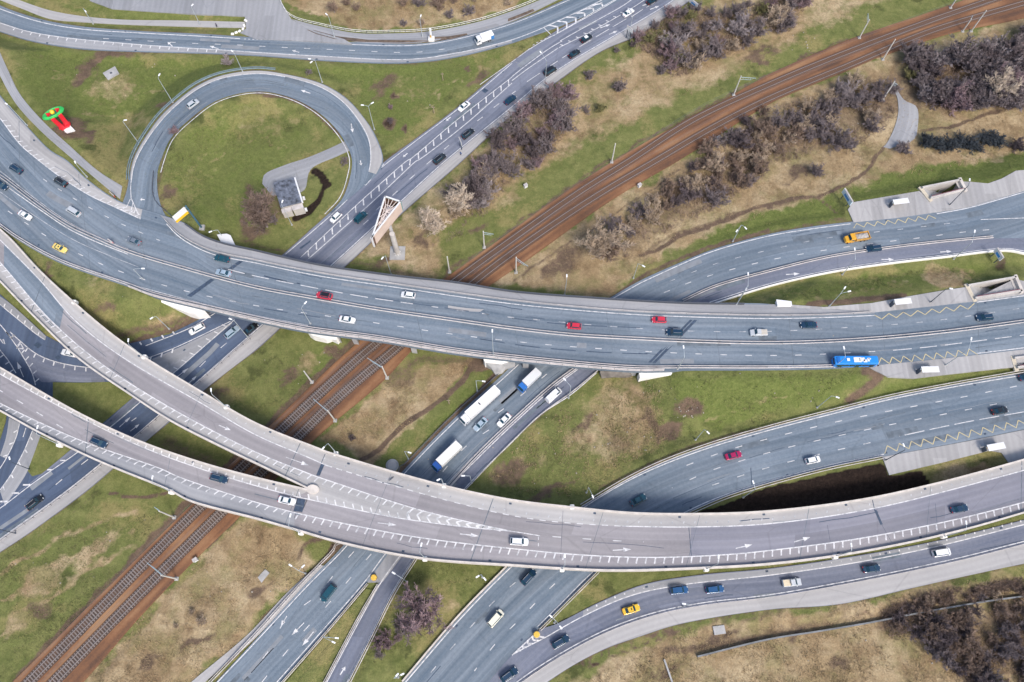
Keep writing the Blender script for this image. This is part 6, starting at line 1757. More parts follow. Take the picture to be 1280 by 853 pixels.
V_ = [
 ('hatch', 'silver', (240.7, 129.6), (.8, -.58), "silver hatchback climbing round the top left of the loop"),
 ('suv', 'navy', (18.8, 210.5), NW, "dark off-roader at the far left of the flyover beside the median rail"),
 ('suv', 'black', (75, 226.5), NW, "black off-roader hugging the ticked shoulder line on the left of the flyover"),
 ('mpv', 'silver', (90.8, 263.4), NW, "silver people carrier on the flyover left of the loop mouth"),
 ('sedan', 'grey', (166.8, 301), (-.92, -.38), "grey saloon beside the median rail below the loop mouth"),
 ('sedan', 'teal', (277, 323), (-.97, -.22), "dark teal saloon under the footway where the flyover leaves the ground"),
 ('sedan', 'paleblue', (279, 341), (-.97, -.22), "pale grey-blue saloon next to the dark tar strip on the flyover"),
 ('sedan', 'navy', (1, 231), (.83, .55), "dark saloon half out of view at the left end of the flyover"),
 ('sedan', 'white', (31, 269), (.85, .5), "white saloon near the left end of the flyover"),
 ('sedan', 'ltyellow', (74.5, 310), (.9, .42), "pale yellow taxi saloon on the left part of the flyover"),
 ('suv', 'red', (405, 369.3), (-.98, -.18), "red car with a black roof on the flyover"),
 ('hatch', 'white', (510, 368.5), (-.98, -.13), "white hatchback in the middle of the flyover by the northern guardrail"),
 ('sedan', 'white', (434, 399.4), (.98, .15), "white saloon on the southern side of the flyover above the white wing wall"),
 ('hatch', 'red', (717.5, 407.4), (-1, -.09), "red hatchback beside the flyover median"),
 ('hatch', 'red', (824, 399.6), (-1, -.02), "red hatchback close to the northern guardrail of the flyover"),
 ('suv', 'navy', (843.6, 415.2), (-1, -.02), "dark blue off-roader driving over the dark tar strips on the flyover"),
 ('sedan', 'navy', (1011, 406.2), (-1, .02), "dark blue saloon on the flyover left of the bus stop zigzag"),
 ('suv', 'navy', (1231.5, 396.4), (-1, .1), "dark blue off-roader at the right end of the flyover"),
 ('sedan', 'white', (785.5, 15.5), (.76, -.52), "white saloon under the lamp at the top of the diagonal road"),
 ('sedan', 'black', (733, 47.6), (.78, -.52), "black car with a white roof on the diagonal road"),
 ('sedan', 'black', (718, 66.9), (.78, -.52), "black saloon just behind the white-roofed car"),
 ('mpv', 'black', (688, 87.8), (.78, -.5), "black people carrier beneath the curved lamp"),
 ('sedan', 'navy', (638, 124.5), (.76, -.6), "dark blue saloon on the diagonal road level with the grass tip"),
 ('estate', 'black', (585, 166.8), (.76, -.6), "black estate car beside the small white sign"),
 ('suv', 'black', (549.5, 198), (.76, -.62), "black off-roader near the walking person"),
 ('suv', 'teal', (450.4, 271), (.72, -.68), "dark teal off-roader left of the triangular billboard"),
 ('sedan', 'black', (815.5, .5), (.78, -.5), "black saloon cut off by the top edge"),
 ('sedan', 'white', (579.8, 132.8), (-.76, .62), "white saloon coming down the hatched diagonal road"),
 ('hatch', 'white', (419.6, 271.5), (-.72, .68), "white hatchback by the loop exit near the black earth"),
 ('estate', 'white', (245.8, 411.3), (-.86, .46), "white estate car turning off below the flyover"),
 ('estate', 'paleblue', (289.7, 415), (.76, -.62), "pale blue estate car with dark glass going under the flyover"),
 ('sedan', 'black', (313.5, 411), (.76, -.62), "black saloon half hidden under the flyover edge"),
 ('sedan', 'white', (86, 441.2), (-.95, -.22), "white saloon half hidden under the upper ramp"),
 ('estate', 'navy', (123, 553), (.91, .4), "dark blue estate car on the lower ramp above the grass islands"),
 ('estate', 'navy', (273.4, 598), (.95, .26), "dark blue estate car on the lower ramp close to the railings of the upper one"),
 ('estate', 'black', (43, 628), (.74, -.6), "black estate car on the road at the lower left"),
 ('sedan', 'white', (358.6, 625.8), (.96, .2), "white saloon at the tar patch on the lower ramp"),
 ('suv', 'white', (649, 677), (1, .05), "white off-roader on the merged ramp"),
 ('mpv', 'teal', (410, 741.5), (-.62, .78), "dark teal people carrier south of the ramps"),
 ('sedan', 'paleblue', (600.4, 530.4), (-.7, .7), "pale blue saloon next to the long white trailer"),
 ('sedan', 'white', (630, 525.2), (-.7, .7), "white saloon beside the striped guardrail and trailer road"),
 ('van', 'white', (692, 493.3), (.72, -.66), "white van on the narrow side lane"),
 ('sedan', 'crimson', (917, 569.3), (.96, -.24), "crimson saloon on the lower road"),
 ('sedan', 'teal', (798, 625), (.86, -.46), "dark teal saloon on the lower road just above the merged ramp"),
 ('hatch', 'white', (1016.4, 575), (.97, -.22), "white hatchback on the lower road"),
 ('sedan', 'black', (1250, 513.4), (.97, -.2), "black saloon on the lower road near the right edge"),
 ('sedan', 'navy', (1284, 471), (.97, -.2), "dark car cut off by the right edge of the lower road"),
 ('mpv', 'cream', (619.5, 773), (.66, -.75), "cream people carrier on the lower road south of the ramp"),
 ('suv', 'navy', (660.8, 721.6), (.68, -.73), "dark blue off-roader coming out from under the merged ramp"),
 ('suv', 'navy', (700.8, 802.5), (.86, -.5), "dark blue off-roader on the slip road beside the second yellow drum"),
 ('suv', 'navy', (636.5, 844), (.8, -.6), "dark off-roader cut by the bottom edge"),
 ('sedan', 'yellow', (789, 762), (.95, -.3), "bright yellow taxi saloon on the slip road"),
 ('suv', 'blue', (849, 737.8), (.99, -.1), "blue off-roader on the slip road, the left of two blue cars"),
 ('estate', 'blue', (893.6, 736.8), (.99, -.1), "blue estate car on the slip road, the right of two blue cars"),
 ('sedan', 'navy', (1089.6, 711), (.98, -.14), "dark blue saloon between the silver pickup and the white van"),
 ('mpv', 'white', (1178, 690.5), (.98, -.16), "white people carrier on the slip road"),
 ('sedan', 'navy', (1199.6, 636), (.98, -.2), "dark blue saloon on the right part of the merged ramp"),
 ('suv', 'navy', (1092.4, 310.3), (-.99, .1), "dark blue off-roader behind the yellow tipper truck"),
]
only_ = {"white saloon half hidden under the upper ramp": None, "dark blue off-roader coming out from under the merged ramp": R2}
for kind, col, px, d, label in V_:
    cat = {"van": "van", "mpv": "people carrier"}.get(kind, "car")
    ex = 'taxi' if 'taxi' in label else ('rack' if kind in ('suv', 'estate') and col in ('navy', 'black') else None)
    rf = 'black' if 'black roof' in label else ('white' if 'white roof' in label else None)
    car(kind, col, px, d, label, only={'white saloon half hidden under the upper ramp': Dn}.get(label, only_.get(label)), roof=rf, cat="taxi" if ex == 'taxi' else cat, extra=ex, group=G_)

def part(name, parent, mat, fn, **k):
    bm = bmesh.new(); fn(bm)
    return obj_from_bm(name, bm, mat, parent)
def pickup(px, d, label, bed_col=(.45, .42, .37)):
    root = car('suv', 'silver', px, d, label, cat="pickup truck", group=G_, name="pickup_truck")
    for ch in list(root.children):
        if ch.name.split('.')[0] in ("body", "rear_window", "side_window"): bpy.data.objects.remove(ch, do_unlink=True)
    Ln, hw = 5.1, .93
    bm = bmesh.new()
    st = []
    for x, w, zt in ((2.4, .7, .6), (2.3, .86, .8), (1.3, .93, 1.02), (.1, .93, 1.05), (-2.4, .93, 1.05), (-2.5, .85, .8)):
        st.append((x, [(-w, .3), (w, .3), (w, zt - .1), (w * .9, zt), (-w * .9, zt), (-w, zt - .1)]))
    loft(bm, st)
    obj_from_bm("body", bm, paint(COLS['silver']), root)
    part("cab", root, paint(COLS['silver']), lambda b_: prism(b_, [(1.1, .78), (1.1, -.78), (-.5, -.78), (-.5, .78)], 1.0, [1.1, 1.1, 1.72, 1.72]) if False else loft(b_, [(1.1, [(-.8, 1.0), (.8, 1.0), (.75, 1.08), (-.75, 1.08)]), (.55, [(-.8, 1.0), (.8, 1.0), (.66, 1.72), (-.66, 1.72)]), (-.5, [(-.8, 1.0), (.8, 1.0), (.66, 1.74), (-.66, 1.74)])]))
    part("cargo_bed", root, simple("bed_cover", bed_col, .8, var=.1), lambda b_: box(b_, (-2.35, -.78, .95), (-.6, .78, 1.12), bevel=.03))
pickup((948.5, 415.5), (-1, .01), "silver pickup on the flyover between the red and the dark blue cars")
pickup((990.5, 728.3), (.99, -.1), "silver pickup with a sandy load bed on the slip road", (.6, .52, .38))

def box_truck(px, d, label, length, cab_col, box_col, cab_len=1.9, only=None, width=2.45, height=3.4, stripes=True, name="box_truck", lead=None):
    loc, rz = place_at(px, d, only, 2.6)
    root = empty(name, loc, rz); tag(root, label, "lorry")
    x1, x0 = length / 2, -length / 2
    hw = width / 2
    xc = x1 - cab_len
    part("chassis", root, MT['black_trim'], lambda b_: box(b_, (x0 + .1, -.8, .55), (x1 - .3, .8, .95)))
    def cabf(b_):
        st = []
        for x, w, zt in ((x1, .82, 1.5), (x1 - .12, .96, 1.75), (x1 - .55, 1.0, 2.55), (x1 - .9, 1.0, 2.7), (xc, 1.0, 2.75)):
            w *= hw * .98
            st.append((x, [(-w, .5), (w, .5), (w, zt - .25), (w * .9, zt), (-w * .9, zt), (-w, zt - .25)]))
        loft(b_, st)
    part("cab", root, paint(cab_col), cabf)
    part("windscreen", root, MT['glass'], lambda b_: windows_quad(b_, [Vector((x1 - .10, -hw * .84, 1.75)), Vector((x1 - .10, hw * .84, 1.75)), Vector((x1 - .52, hw * .78, 2.5)), Vector((x1 - .52, -hw * .78, 2.5))], .04, 1.0))
    for s in (1, -1):
        part("side_window", root, MT['glass'], lambda b_: box(b_, (x1 - 1.4, s * hw * .97 - .02, 1.75), (x1 - .7, s * hw * .97 + .03, 2.35)))
        part("mirror", root, MT['black_trim'], lambda b_: box(b_, (x1 - .45, s * (hw + .2) - .1, 1.7), (x1 - .3, s * (hw + .2) + .1, 2.4)))
        part("headlight", root, MT['headlight'], lambda b_: box(b_, (x1 - .2, s * hw * .62 - .2, .75), (x1 + .03, s * hw * .62 + .2, .95)))
        part("taillight", root, MT['taillight'], lambda b_: box(b_, (x0 - .03, s * hw * .75 - .15, .95), (x0 + .05, s * hw * .75 + .15, 1.15)))
        xs = [x1 - 1.0, x0 + 1.6] if length < 9 else [x1 - 1.1, x0 + 1.2, x0 + 2.5, x0 + 3.8] if length > 12 else [x1 - 1.1, x0 + 1.5, x0 + 2.7]
        for x in xs: wheel(root, x, s * (hw - .2), .5, .35)
    def boxf(b_):
        box(b_, (x0, -hw, 1.05), (xc - .12, hw, height), bevel=.06)
        if stripes:
            n = int((xc - x0) / 1.1)
            for k in range(1, n): box(b_, (x0 + k * (xc - x0) / n - .04, -hw + .1, height - .01), (x0 + k * (xc - x0) / n + .04, hw - .1, height + .03))
    part("cargo_box", root, paint(box_col, 0), boxf)
    return root
box_truck((558, 570.5), (-.72, .69), "white box lorry with a deep blue cab on the road under the ramps", 9.6, (.02, .09, .35), (.72, .72, .69), only=R1)
box_truck((661.5, 475), (-.72, .69), "small white box lorry with a bright blue cab emerging below the flyover", 7.6, (.03, .16, .5), (.62, .64, .66), only=R1, height=3.2, width=2.3)
sm_ = box_truck((599.6, 506.6), (-.74, .67), "long white articulated lorry beside the dark verge guardrail", 13.6, (.75, .76, .78), (.82, .82, .82), only=R1, height=3.7, cab_len=2.1, stripes=False)
part("air_deflector", sm_, paint(COLS['white']), lambda b_: box(b_, (4.6, -1.0, 2.7), (5.6, 1.0, 3.4), bevel=.2))
part("hatch", sm_, MT['black_trim'], lambda b_: box(b_, (-.2, -.5, 3.7), (.15, .35, 3.76)))
bt = box_truck((605, 45), (-.93, .34), "white lorry with blue corners on the upper road", 6.4, (.76, .77, .78), (.8, .8, .8), only=T_, height=2.9, width=2.2)
for s in (1, -1):
    part("corner_panel", bt, paint((.04, .2, .5)), lambda b_: box(b_, (-3.25, s * 1.0 - .16, .9), (-2.1, s * 1.0 + .16, 2.5)))
# tipper
loc, rz = place_at((1071.6, 296.5), (-.98, .16), None, 1.6)
root = empty("tipper_truck", loc, rz); tag(root, "yellow tipper truck with a heap of grey sand in its bed", "tipper truck")
ym = paint((.74, .38, .03))
def cabf(b_):
    st = []
    for x, w, zt in ((3.75, .78, 1.25), (3.6, .95, 1.55), (2.75, 1.0, 1.75), (2.7, 1.05, 1.8), (2.3, 1.1, 2.6), (1.2, 1.1, 2.7), (1.05, 1.08, 2.6)):
        st.append((x, [(-w, .55), (w, .55), (w, zt - .2), (w * .88, zt), (-w * .88, zt), (-w, zt - .2)]))
    loft(b_, st)
part("cab", root, ym, cabf)
part("windscreen", root, MT['glass'], lambda b_: windows_quad(b_, [Vector((2.68, -.95, 1.85)), Vector((2.68, .95, 1.85)), Vector((2.3, .9, 2.55)), Vector((2.3, -.9, 2.55))], .04, 1.0))
part("chassis", root, MT['black_trim'], lambda b_: box(b_, (-3.7, -.7, .6), (3.3, .7, 1.0)))
def bedf(b_):
    box(b_, (-3.8, -1.22, 1.05), (.85, 1.22, 1.25))
    for y in (-1.22, 1.10): box(b_, (-3.8, y, 1.25), (.85, y + .12, 2.15))
    box(b_, (.73, -1.22, 1.25), (.85, 1.22, 2.35)); box(b_, (-3.8, -1.22, 1.25), (-3.68, 1.22, 1.9))
    for k in range(5):
        for y in (-1.3, 1.22): box(b_, (-3.5 + k * 1.0, y, 1.15), (-3.36 + k * 1.0, y + .08, 2.1))
part("tipper_bed", root, paint((.66, .36, .07)), bedf)
def heap(b_):
    n, mm = 14, 8
    g = [[b_.verts.new((-3.6 + 4.25 * i / n, -1.08 + 2.16 * j / mm, 1.5 + .75 * math.sin(math.pi * i / n) ** .6 * math.sin(math.pi * j / mm) ** .6 + random.uniform(-.05, .05))) for j in range(mm + 1)] for i in range(n + 1)]
    for i in range(n):
        for j in range(mm): b_.faces.new((g[i][j], g[i + 1][j], g[i + 1][j + 1], g[i][j + 1]))
part("sand_load", root, simple("grey_sand", (.36, .34, .32), .95, var=.2, scale=2), heap)
for s in (1, -1):
    for x in (2.6, -1.6, -2.8): wheel(root, x, s * 1.0, .52, .35)
    part("headlight", root, MT['headlight'], lambda b_: box(b_, (3.55, s * .7 - .16, .85), (3.74, s * .7 + .16, 1.05)))
    part("side_window", root, MT['glass'], lambda b_: box(b_, (1.3, s * 1.09 - .02, 1.75), (2.2, s * 1.09 + .03, 2.3)))
    part("mudguard", root, ym, lambda b_: box(b_, (2.1, s * 1.0 - .2, 1.05), (3.15, s * 1.0 + .2, 1.2), bevel=.06))
# bus
loc, rz = place_at((1069.5, 451.2), (1, -.005), None, 2.2)
root = empty("city_bus", loc, rz); tag(root, "bright blue city bus with white roof panels at the flyover stop", "bus")
bl = paint((.015, .22, .66), 0); bl2 = paint((.01, .13, .45), 0)
def bodyf(b_):
    st = []
    for x, w, zt in ((6.0, .8, 2.7), (5.9, .95, 2.95), (5.6, 1.0, 3.0), (-5.7, 1.0, 3.0), (-5.95, .94, 2.9), (-6.0, .88, 2.6)):
        w *= 1.27
        st.append((x, [(-w * .97, .32), (w * .97, .32), (w, .9), (w * .99, zt - .35), (w * .9, zt - .06), (w * .7, zt), (-w * .7, zt), (-w * .9, zt - .06), (-w * .99, zt - .35), (-w, .9)]))
    loft(b_, st)
part("body", root, bl, bodyf)
part("windscreen", root, MT['glass'], lambda b_: box(b_, (5.95, -1.0, 1.2), (6.04, 1.0, 2.6), bevel=.02))
part("rear_window", root, MT['glass'], lambda b_: box(b_, (-6.05, -.9, 1.7), (-5.97, .9, 2.5)))
for s in (1, -1):
    for k in range(6):
        part("side_window", root, MT['glass'], lambda b_: box(b_, (-5.4 + k * 1.8, s * 1.265 - .03, 1.35), (-3.75 + k * 1.8, s * 1.265 + .03, 2.45)))
    for x in (3.5, -3.0): wheel(root, x, s * 1.05, .5, .3)
    part("headlight", root, MT['headlight'], lambda b_: box(b_, (5.9, s * .95 - .16, .6), (6.04, s * .95 + .16, .85)))
    part("taillight", root, MT['taillight'], lambda b_: box(b_, (-6.04, s * 1.0 - .1, .8), (-5.9, s * 1.0 + .1, 1.3)))
for y in (3.9, .2, -3.6)[:0]: pass
for x in (4.6, .6, -4.2):
    part("door", root, MT['glass'], lambda b_: box(b_, (x - .6, -1.31, .45), (x + .6, -1.25, 2.5)))
part("air_conditioner", root, MT['white_panel'], lambda b_: box(b_, (-2.75, -.35, 2.98), (-1.95, .45, 3.2), bevel=.05))
def wp(b_): box(b_, (-.85, -.72, 2.98), (1.25, .72, 3.14), bevel=.04)
part("roof_panel", root, MT['white_panel'], wp)
for x, y, a, c in ((1.75, .05, .45, .55), (2.3, -.35, .5, .4), (3.2, .0, .3, .5), (3.55, .25, .35, .18)):
    part("roof_panel", root, MT['white_panel'], lambda b_: box(b_, (x - a, y - c, 2.98), (x + a, y + c, 3.1), bevel=.03))
part("roof_pod", root, bl2, lambda b_: box(b_, (-5.5, -.8, 2.98), (-4.6, .8, 3.2), bevel=.06))
part("wing_mirror", root, MT['black_trim'], lambda b_: box(b_, (5.85, -1.55, 1.9), (6.15, -1.3, 2.4)))
# roof number, as on the real one
fc = bpy.data.curves.new("roof_number", 'FONT'); fc.body = "5"; fc.size = 1.1; fc.align_x = 'CENTER'; fc.align_y = 'CENTER'; fc.extrude = .01
fo = bpy.data.objects.new("roof_number", fc); COL.objects.link(fo); fo.parent = root; fo.location = (.75, -.05, 3.16); fo.data.materials.append(MT['black_trim'])
me_ = bpy.data.meshes.new_from_object(fo.evaluated_get(bpy.context.evaluated_depsgraph_get()))
bpy.data.objects.remove(fo, do_unlink=True)
fo = bpy.data.objects.new("roof_number", me_); COL.objects.link(fo); fo.parent = root; fo.location = (.75, -.05, 3.16)
# ------------------------------------------------------------------ hoardings and signs
def local(root, p):
    return p - root.location
# three-sided billboard on its column
b0 = hit((497, 317))
root = empty("billboard", b0); tag(root, "huge three-sided billboard with open lattice top on one pale column", "billboard")
zt, zb = b0.z + 16.0, b0.z + 11.2
cor = [W(p, zt) - b0 for p in ((464, 299), (481, 245), (501.5, 252))]
cen = sum(cor, Vector()) / 3
part("column", root, MT['concrete'], lambda b_: tube(b_, [(0, 0, -.3), (0, 0, zb - b0.z + 1.0)], [.85, .75], 20))
part("foundation", root, MT['concrete_grey'], lambda b_: box(b_, (-2.3, -2.3, -.4), (2.3, 2.3, .35), bevel=.05))
def bolts(b_):
    for k in range(8):
        a = k * math.pi / 4 + .3
        tube(b_, [(1.0 * math.cos(a), 1.0 * math.sin(a), .3), (.8 * math.cos(a), .8 * math.sin(a), 1.3)], .1, 5)
part("gusset", root, MT['white_panel'], bolts)
H0, H1 = zb - b0.z, zt - b0.z
pinkish = simple("billboard_print", (.55, .44, .38), .7, var=.12, scale=.25)
for k, (i, j) in enumerate(((0, 1), (1, 2), (2, 0))):
    a, c = cor[i].copy(), cor[j].copy(); a.z = c.z = 0
    d = (c - a).normalized(); n = Vector((d.y, -d.x, 0))
    if n.dot((a + c) / 2 - Vector((cen.x, cen.y, 0))) < 0: n = -n
    fr = part("panel", root, [MT['white_panel'], MT['white_panel'], pinkish][k] if k != 1 else simple("green_print", (.1, .25, .25), .7), lambda b_: prism(b_, [tuple(v.xy) for v in (a, c, c - n * .3, a - n * .3)], H0, H1))
    part("panel_back", root, simple("back_boards", (.13, .075, .055), .9, var=.3, scale=1), lambda b_: prism(b_, [tuple(v.xy) for v in (a + d * .4 - n * .3, c - d * .4 - n * .3, c - d * .4 - n * .45, a + d * .4 - n * .45)], H0 + .1, H1 - .35))
    part("frame", root, MT['white_panel'], lambda b_: prism(b_, [tuple(v.xy) for v in (a + n * .06, c + n * .06, c - n * .36, a - n * .36)], H1, H1 + .18))
def lattice(b_):
    c2 = Vector((cen.x, cen.y, 0))
    for z in (H1 - .4, H0 + .6):
        for i in range(3):
            for f in (0, .25, .5, .75):
                q = cor[i].lerp(cor[(i + 1) % 3], f); q = Vector((q.x, q.y, z)); q = q.lerp(Vector((c2.x, c2.y, z)), .06)
                tube(b_, [q, Vector((c2.x, c2.y, z))], .11, 5)
        ring = [Vector((c2.x, c2.y, z)).lerp(Vector((cor[i].x, cor[i].y, z)), .5) for i in range(3)]
        for i in range(3): tube(b_, [ring[i], ring[(i + 1) % 3]], .1, 5)
    r2 = [Vector((c2.x, c2.y, 0)).lerp(Vector((cor[i].x, cor[i].y, 0)), .55) for i in range(3)]
    for i in range(3): tube(b_, [(r2[i].x, r2[i].y, H0 + .6), (r2[(i + 1) % 3].x, r2[(i + 1) % 3].y, H1 - .4)], .09, 5)
part("lattice", root, simple("pale_steel", (.6, .52, .48), .6), lattice)
part("bearing_beam", root, MT['concrete_grey'], lambda b_: tube(b_, [(0, 0, H0 - .2), (cen.x, cen.y, H0 - .2)], .55, 8))
# yellow and white sign on a tall blue-grey post
b0 = hit((252, 285)); root = empty("hoarding", b0); tag(root, "white and yellow sign board on a tall dark blue post inside the loop", "sign")
hp = height_from(b0, (231, 258.5), 7, 14)
part("post", root, simple("blue_post", (.05, .12, .17), .5), lambda b_: tube(b_, [(0, 0, -.2), (0, 0, hp)], [.32, .26], 10))
part("foundation", root, MT['concrete_grey'], lambda b_: box(b_, (-.9, -.9, -.3), (.9, .9, .3)))
a, c = W((227.6, 258.8), b0.z + hp) - b0, W((212.6, 271.4), b0.z + hp) - b0
d = (c - a); d.z = 0; L_ = min(d.length, 5.6); d.normalize(); n = Vector((-d.y, d.x, 0))
s0, s1 = d * .5, d * (L_ + .5)
for nm, z0, z1, mm in (("panel", hp - 2.0, hp, MT['white_panel']), ("panel", hp - 3.1, hp - 2.0, simple("yellow_sign", (.8, .46, .02), .5))):
    part(nm, root, mm, lambda b_: prism(b_, [tuple((s + n * o).xy) for s, o in ((s0, -.18), (s1, -.18), (s1, .18), (s0, .18))], z0, z1))
part("bracket", root, MT['lamp_steel'], lambda b_: (tube(b_, [(0, 0, hp - .6), tuple(s0) [:2] + (hp - .6,)], .12, 6), tube(b_, [(0, 0, hp - 2.4), tuple(s0)[:2] + (hp - 2.4,)], .12, 6)))
def hoarding(pa, pb, label, z0, z1, mats, posts=True, thick=.35, name="hoarding", cat="sign"):
    """upright board seen from above: pa and pb are the ends of its top edge"""
    g = hit(((pa[0] + pb[0]) / 2, (pa[1] + pb[1]) / 2 + 4)).z
    a, c = W(pa, g + z1), W(pb, g + z1)
    o0 = Vector(((a.x + c.x) / 2, (a.y + c.y) / 2, g))
    root = empty(name, o0); tag(root, label, cat)
    a, c = a - o0, c - o0; a.z = c.z = 0
    d = (c - a).normalized(); n = Vector((-d.y, d.x, 0))
    q = [tuple((v + n * o).xy) for v, o in ((a, -thick / 2), (c, -thick / 2), (c, thick / 2), (a, thick / 2))]
    part("panel", root, mats[0], lambda b_: prism(b_, q, z0, z1))
    q2 = [tuple((v + n * o).xy) for v, o in ((a.lerp(c, .25), -thick / 2 - .03), (a.lerp(c, .75), -thick / 2 - .03), (a.lerp(c, .75), thick / 2 + .03), (a.lerp(c, .25), thick / 2 + .03))]
    part("printed_strip", root, mats[1], lambda b_: prism(b_, q2, z0 + (z1 - z0) * .2, z0 + (z1 - z0) * .65))
    part("frame", root, MT['rail_steel'], lambda b_: prism(b_, [tuple((v + n * o).xy) for v, o in ((a, -thick / 2 - .05), (c, -thick / 2 - .05), (c, thick / 2 + .05), (a, thick / 2 + .05))], z1, z1 + .12))
    if posts:
        for f in (.2, .8):
            v = a.lerp(c, f); part("leg", root, MT['lamp_dark'], lambda b_: tube(b_, [(v.x, v.y, -.3), (v.x, v.y, z0 + .2)], .14, 8))
    return root
wb = (simple("pale_blue_print", (.55, .65, .72), .5, var=.1, scale=.5), simple("blue_print", (.06, .22, .5), .5))
hoarding((1056, 235.5), (1066, 252.5), "pale blue hoarding at the left end of the upper bus stop pavement", 2.2, 4.4, wb)
hoarding((1247, 310), (1254.5, 322.5), "blue and white hoarding above a painted shadow patch near the right edge", 2.2, 4.2, (MT['white_panel'], simple("blue_print2", (.03, .25, .6), .5)))
hoarding((863, -2), (872.5, 6), "white sign board with a blue edge at the top of the diagonal road", 2.0, 3.6, (MT['white_panel'], wb[1]))
hoarding((784, 32), (791, 37.5), "small white traffic board next to the lamp on the diagonal road", 4.0, 5.6, (MT['white_panel'], MT['white_panel']), thick=.15)
hoarding((573.5, 171.5), (577, 179), "small white board beside the black estate on the diagonal road", 2.4, 4.2, (MT['white_panel'], MT['white_panel']), thick=.12)
hoarding((136.5, 239.5), (142, 244.5), "small red and white board at the tip of the thin grass strip", 1.2, 2.4, (simple("red_board", (.6, .06, .05), .5), MT['white_panel']), thick=.12)
hoarding((134.5, 299), (140, 302.5), "small pink and white crash board on the flyover median by the grey saloon", .5, 1.6, (simple("pink_board", (.6, .3, .32), .5), MT['white_panel']), thick=.2)
# white low shelters
def low_white(px, label, name="equipment_cabinet", z=1.3, cat="cabinet"):
    q = [hit(p) for p in px]
    zz = sum(p.z for p in q) / len(q)
    o0 = Vector((q[0].x, q[0].y, zz)); root = empty(name, o0); tag(root, label, cat)
    pol = [(p.x - o0.x, p.y - o0.y) for p in q]
    part("body", root, MT['concrete_white'], lambda b_: prism(b_, pol, -.3, z))
    cx, cy = sum(p[0] for p in pol) / len(pol), sum(p[1] for p in pol) / len(pol)
    part("lid", root, MT['white_panel'], lambda b_: prism(b_, [(cx + (x - cx) * 1.06, cy + (y - cy) * 1.15) for x, y in pol], z, z + .15))
low_white([(968, 379), (971, 384), (988, 384), (987, 379.5)], "white slab-topped cabinet on the edge of the flyover footway")
low_white([(276, 300.5), (277, 304), (294, 308.5), (294.5, 305), (289, 302)], "white slab-topped cabinet at the foot of the lamp inside the loop")
# obelisk sign on the upper footpath
b0 = hit((539.5, 50)); root = empty("obelisk_sign", b0); tag(root, "slim white obelisk sign on a white block by the upper road", "sign")
part("plinth", root, MT['concrete_white'], lambda b_: box(b_, (-1.0, -.8, -.2), (1.0, .8, 1.0), bevel=.05))
part("stele", root, MT['white_panel'], lambda b_: box(b_, (-.35, -.2, 1.0), (.35, .2, 5.2)))
part("ornament", root, simple("ochre", (.5, .3, .08), .6), lambda b_: box(b_, (-.4, -.26, 1.2), (.1, -.2, 2.4)))
# red and green monument
b0 = hit((83, 160.5)); root = empty("monument", b0); tag(root, "red and green monument with a yellow ball and a white base", "monument")
q = [W(p, b0.z + .5) - b0 for p in ((74, 159), (83, 152.7), (92.5, 161.7), (82.7, 167.8))]
part("plinth", root, MT['white_panel'], lambda b_: prism(b_, [tuple(v.xy) for v in q], -.4, .5))
redm = simple("monument_red", (.62, .015, .03), .45); grm = simple("monument_green", (.03, .42, .09), .45, var=.25, scale=.8)
zr = 6.0
rc = W((65.4, 140.5), b0.z + zr + .5) - b0
ends = [W((66, 149), b0.z + zr) - b0, W((74.2, 143), b0.z + zr) - b0]
ft = [W((79, 160.5), b0.z + .5) - b0, W((84.5, 156.5), b0.z + .5) - b0]
for a, c in zip(ft, ends):
    def leg(b_):
        for k in range(6):
            pass
        tube(b_, [a, c], [1.0, .85], 4)
    part("leg", root, redm, leg)
part("foot", root, redm, lambda b_: prism(b_, [tuple((ft[0].lerp(ft[1], f) + Vector((u, v, 0))).xy) for f, u, v in ((0, -.8, -.8), (1, .8, -.8), (1, .8, .8), (0, -.8, .8))], .5, 1.3))
ax = (W((76, 134.5), 0) - W((54.5, 146), 0)); ang = math.atan2(ax.y, ax.x)
def ringm(b_):
    n, mseg = 28, 8
    rr = []
    for i in range(n):
        a = 2 * math.pi * i / n
        ca, sa = math.cos(a) * 2.75, math.sin(a) * 1.35
        row = []
        for j in range(mseg):
            t_ = 2 * math.pi * j / mseg
            k = 1 + .28 * math.cos(t_)
            u, w = ca * k, sa * k
            row.append(b_.verts.new((rc.x + u * math.cos(ang) - w * math.sin(ang), rc.y + u * math.sin(ang) + w * math.cos(ang), zr + .55 * math.sin(t_))))
        rr.append(row)
    for i in range(n):
        for j in range(mseg): b_.faces.new((rr[i][j], rr[(i + 1) % n][j], rr[(i + 1) % n][(j + 1) % mseg], rr[i][(j + 1) % mseg]))
    bmesh.ops.recalc_face_normals(b_, faces=b_.faces[:])
part("ring", root, grm, ringm)
part("disc", root, simple("monument_dark", (.02, .16, .1), .5), lambda b_: prism(b_, [(rc.x + 2.1 * math.cos(t_) * math.cos(ang) - 1.0 * math.sin(t_) * math.sin(ang), rc.y + 2.1 * math.cos(t_) * math.sin(ang) + 1.0 * math.sin(t_) * math.cos(ang)) for t_ in [k * math.pi / 8 for k in range(16)]], zr - .1, zr + .1))
for f in (-1.5, 1.5):
    c = Vector((rc.x + f * math.cos(ang), rc.y + f * math.sin(ang), 0))
    part("petal", root, redm, lambda b_: prism(b_, [(c.x + .75 * math.cos(t_ + ang), c.y + .75 * math.sin(t_ + ang)) for t_ in (0, 2.1, 4.2)], zr + .1, zr + .8))
bm = bmesh.new(); bmesh.ops.create_uvsphere(bm, u_segments=14, v_segments=8, radius=.72, matrix=Matrix.Translation((rc.x, rc.y, zr + .6)))
obj_from_bm("ball", bm, simple("monument_yellow", (.8, .5, .03), .4), root, True)
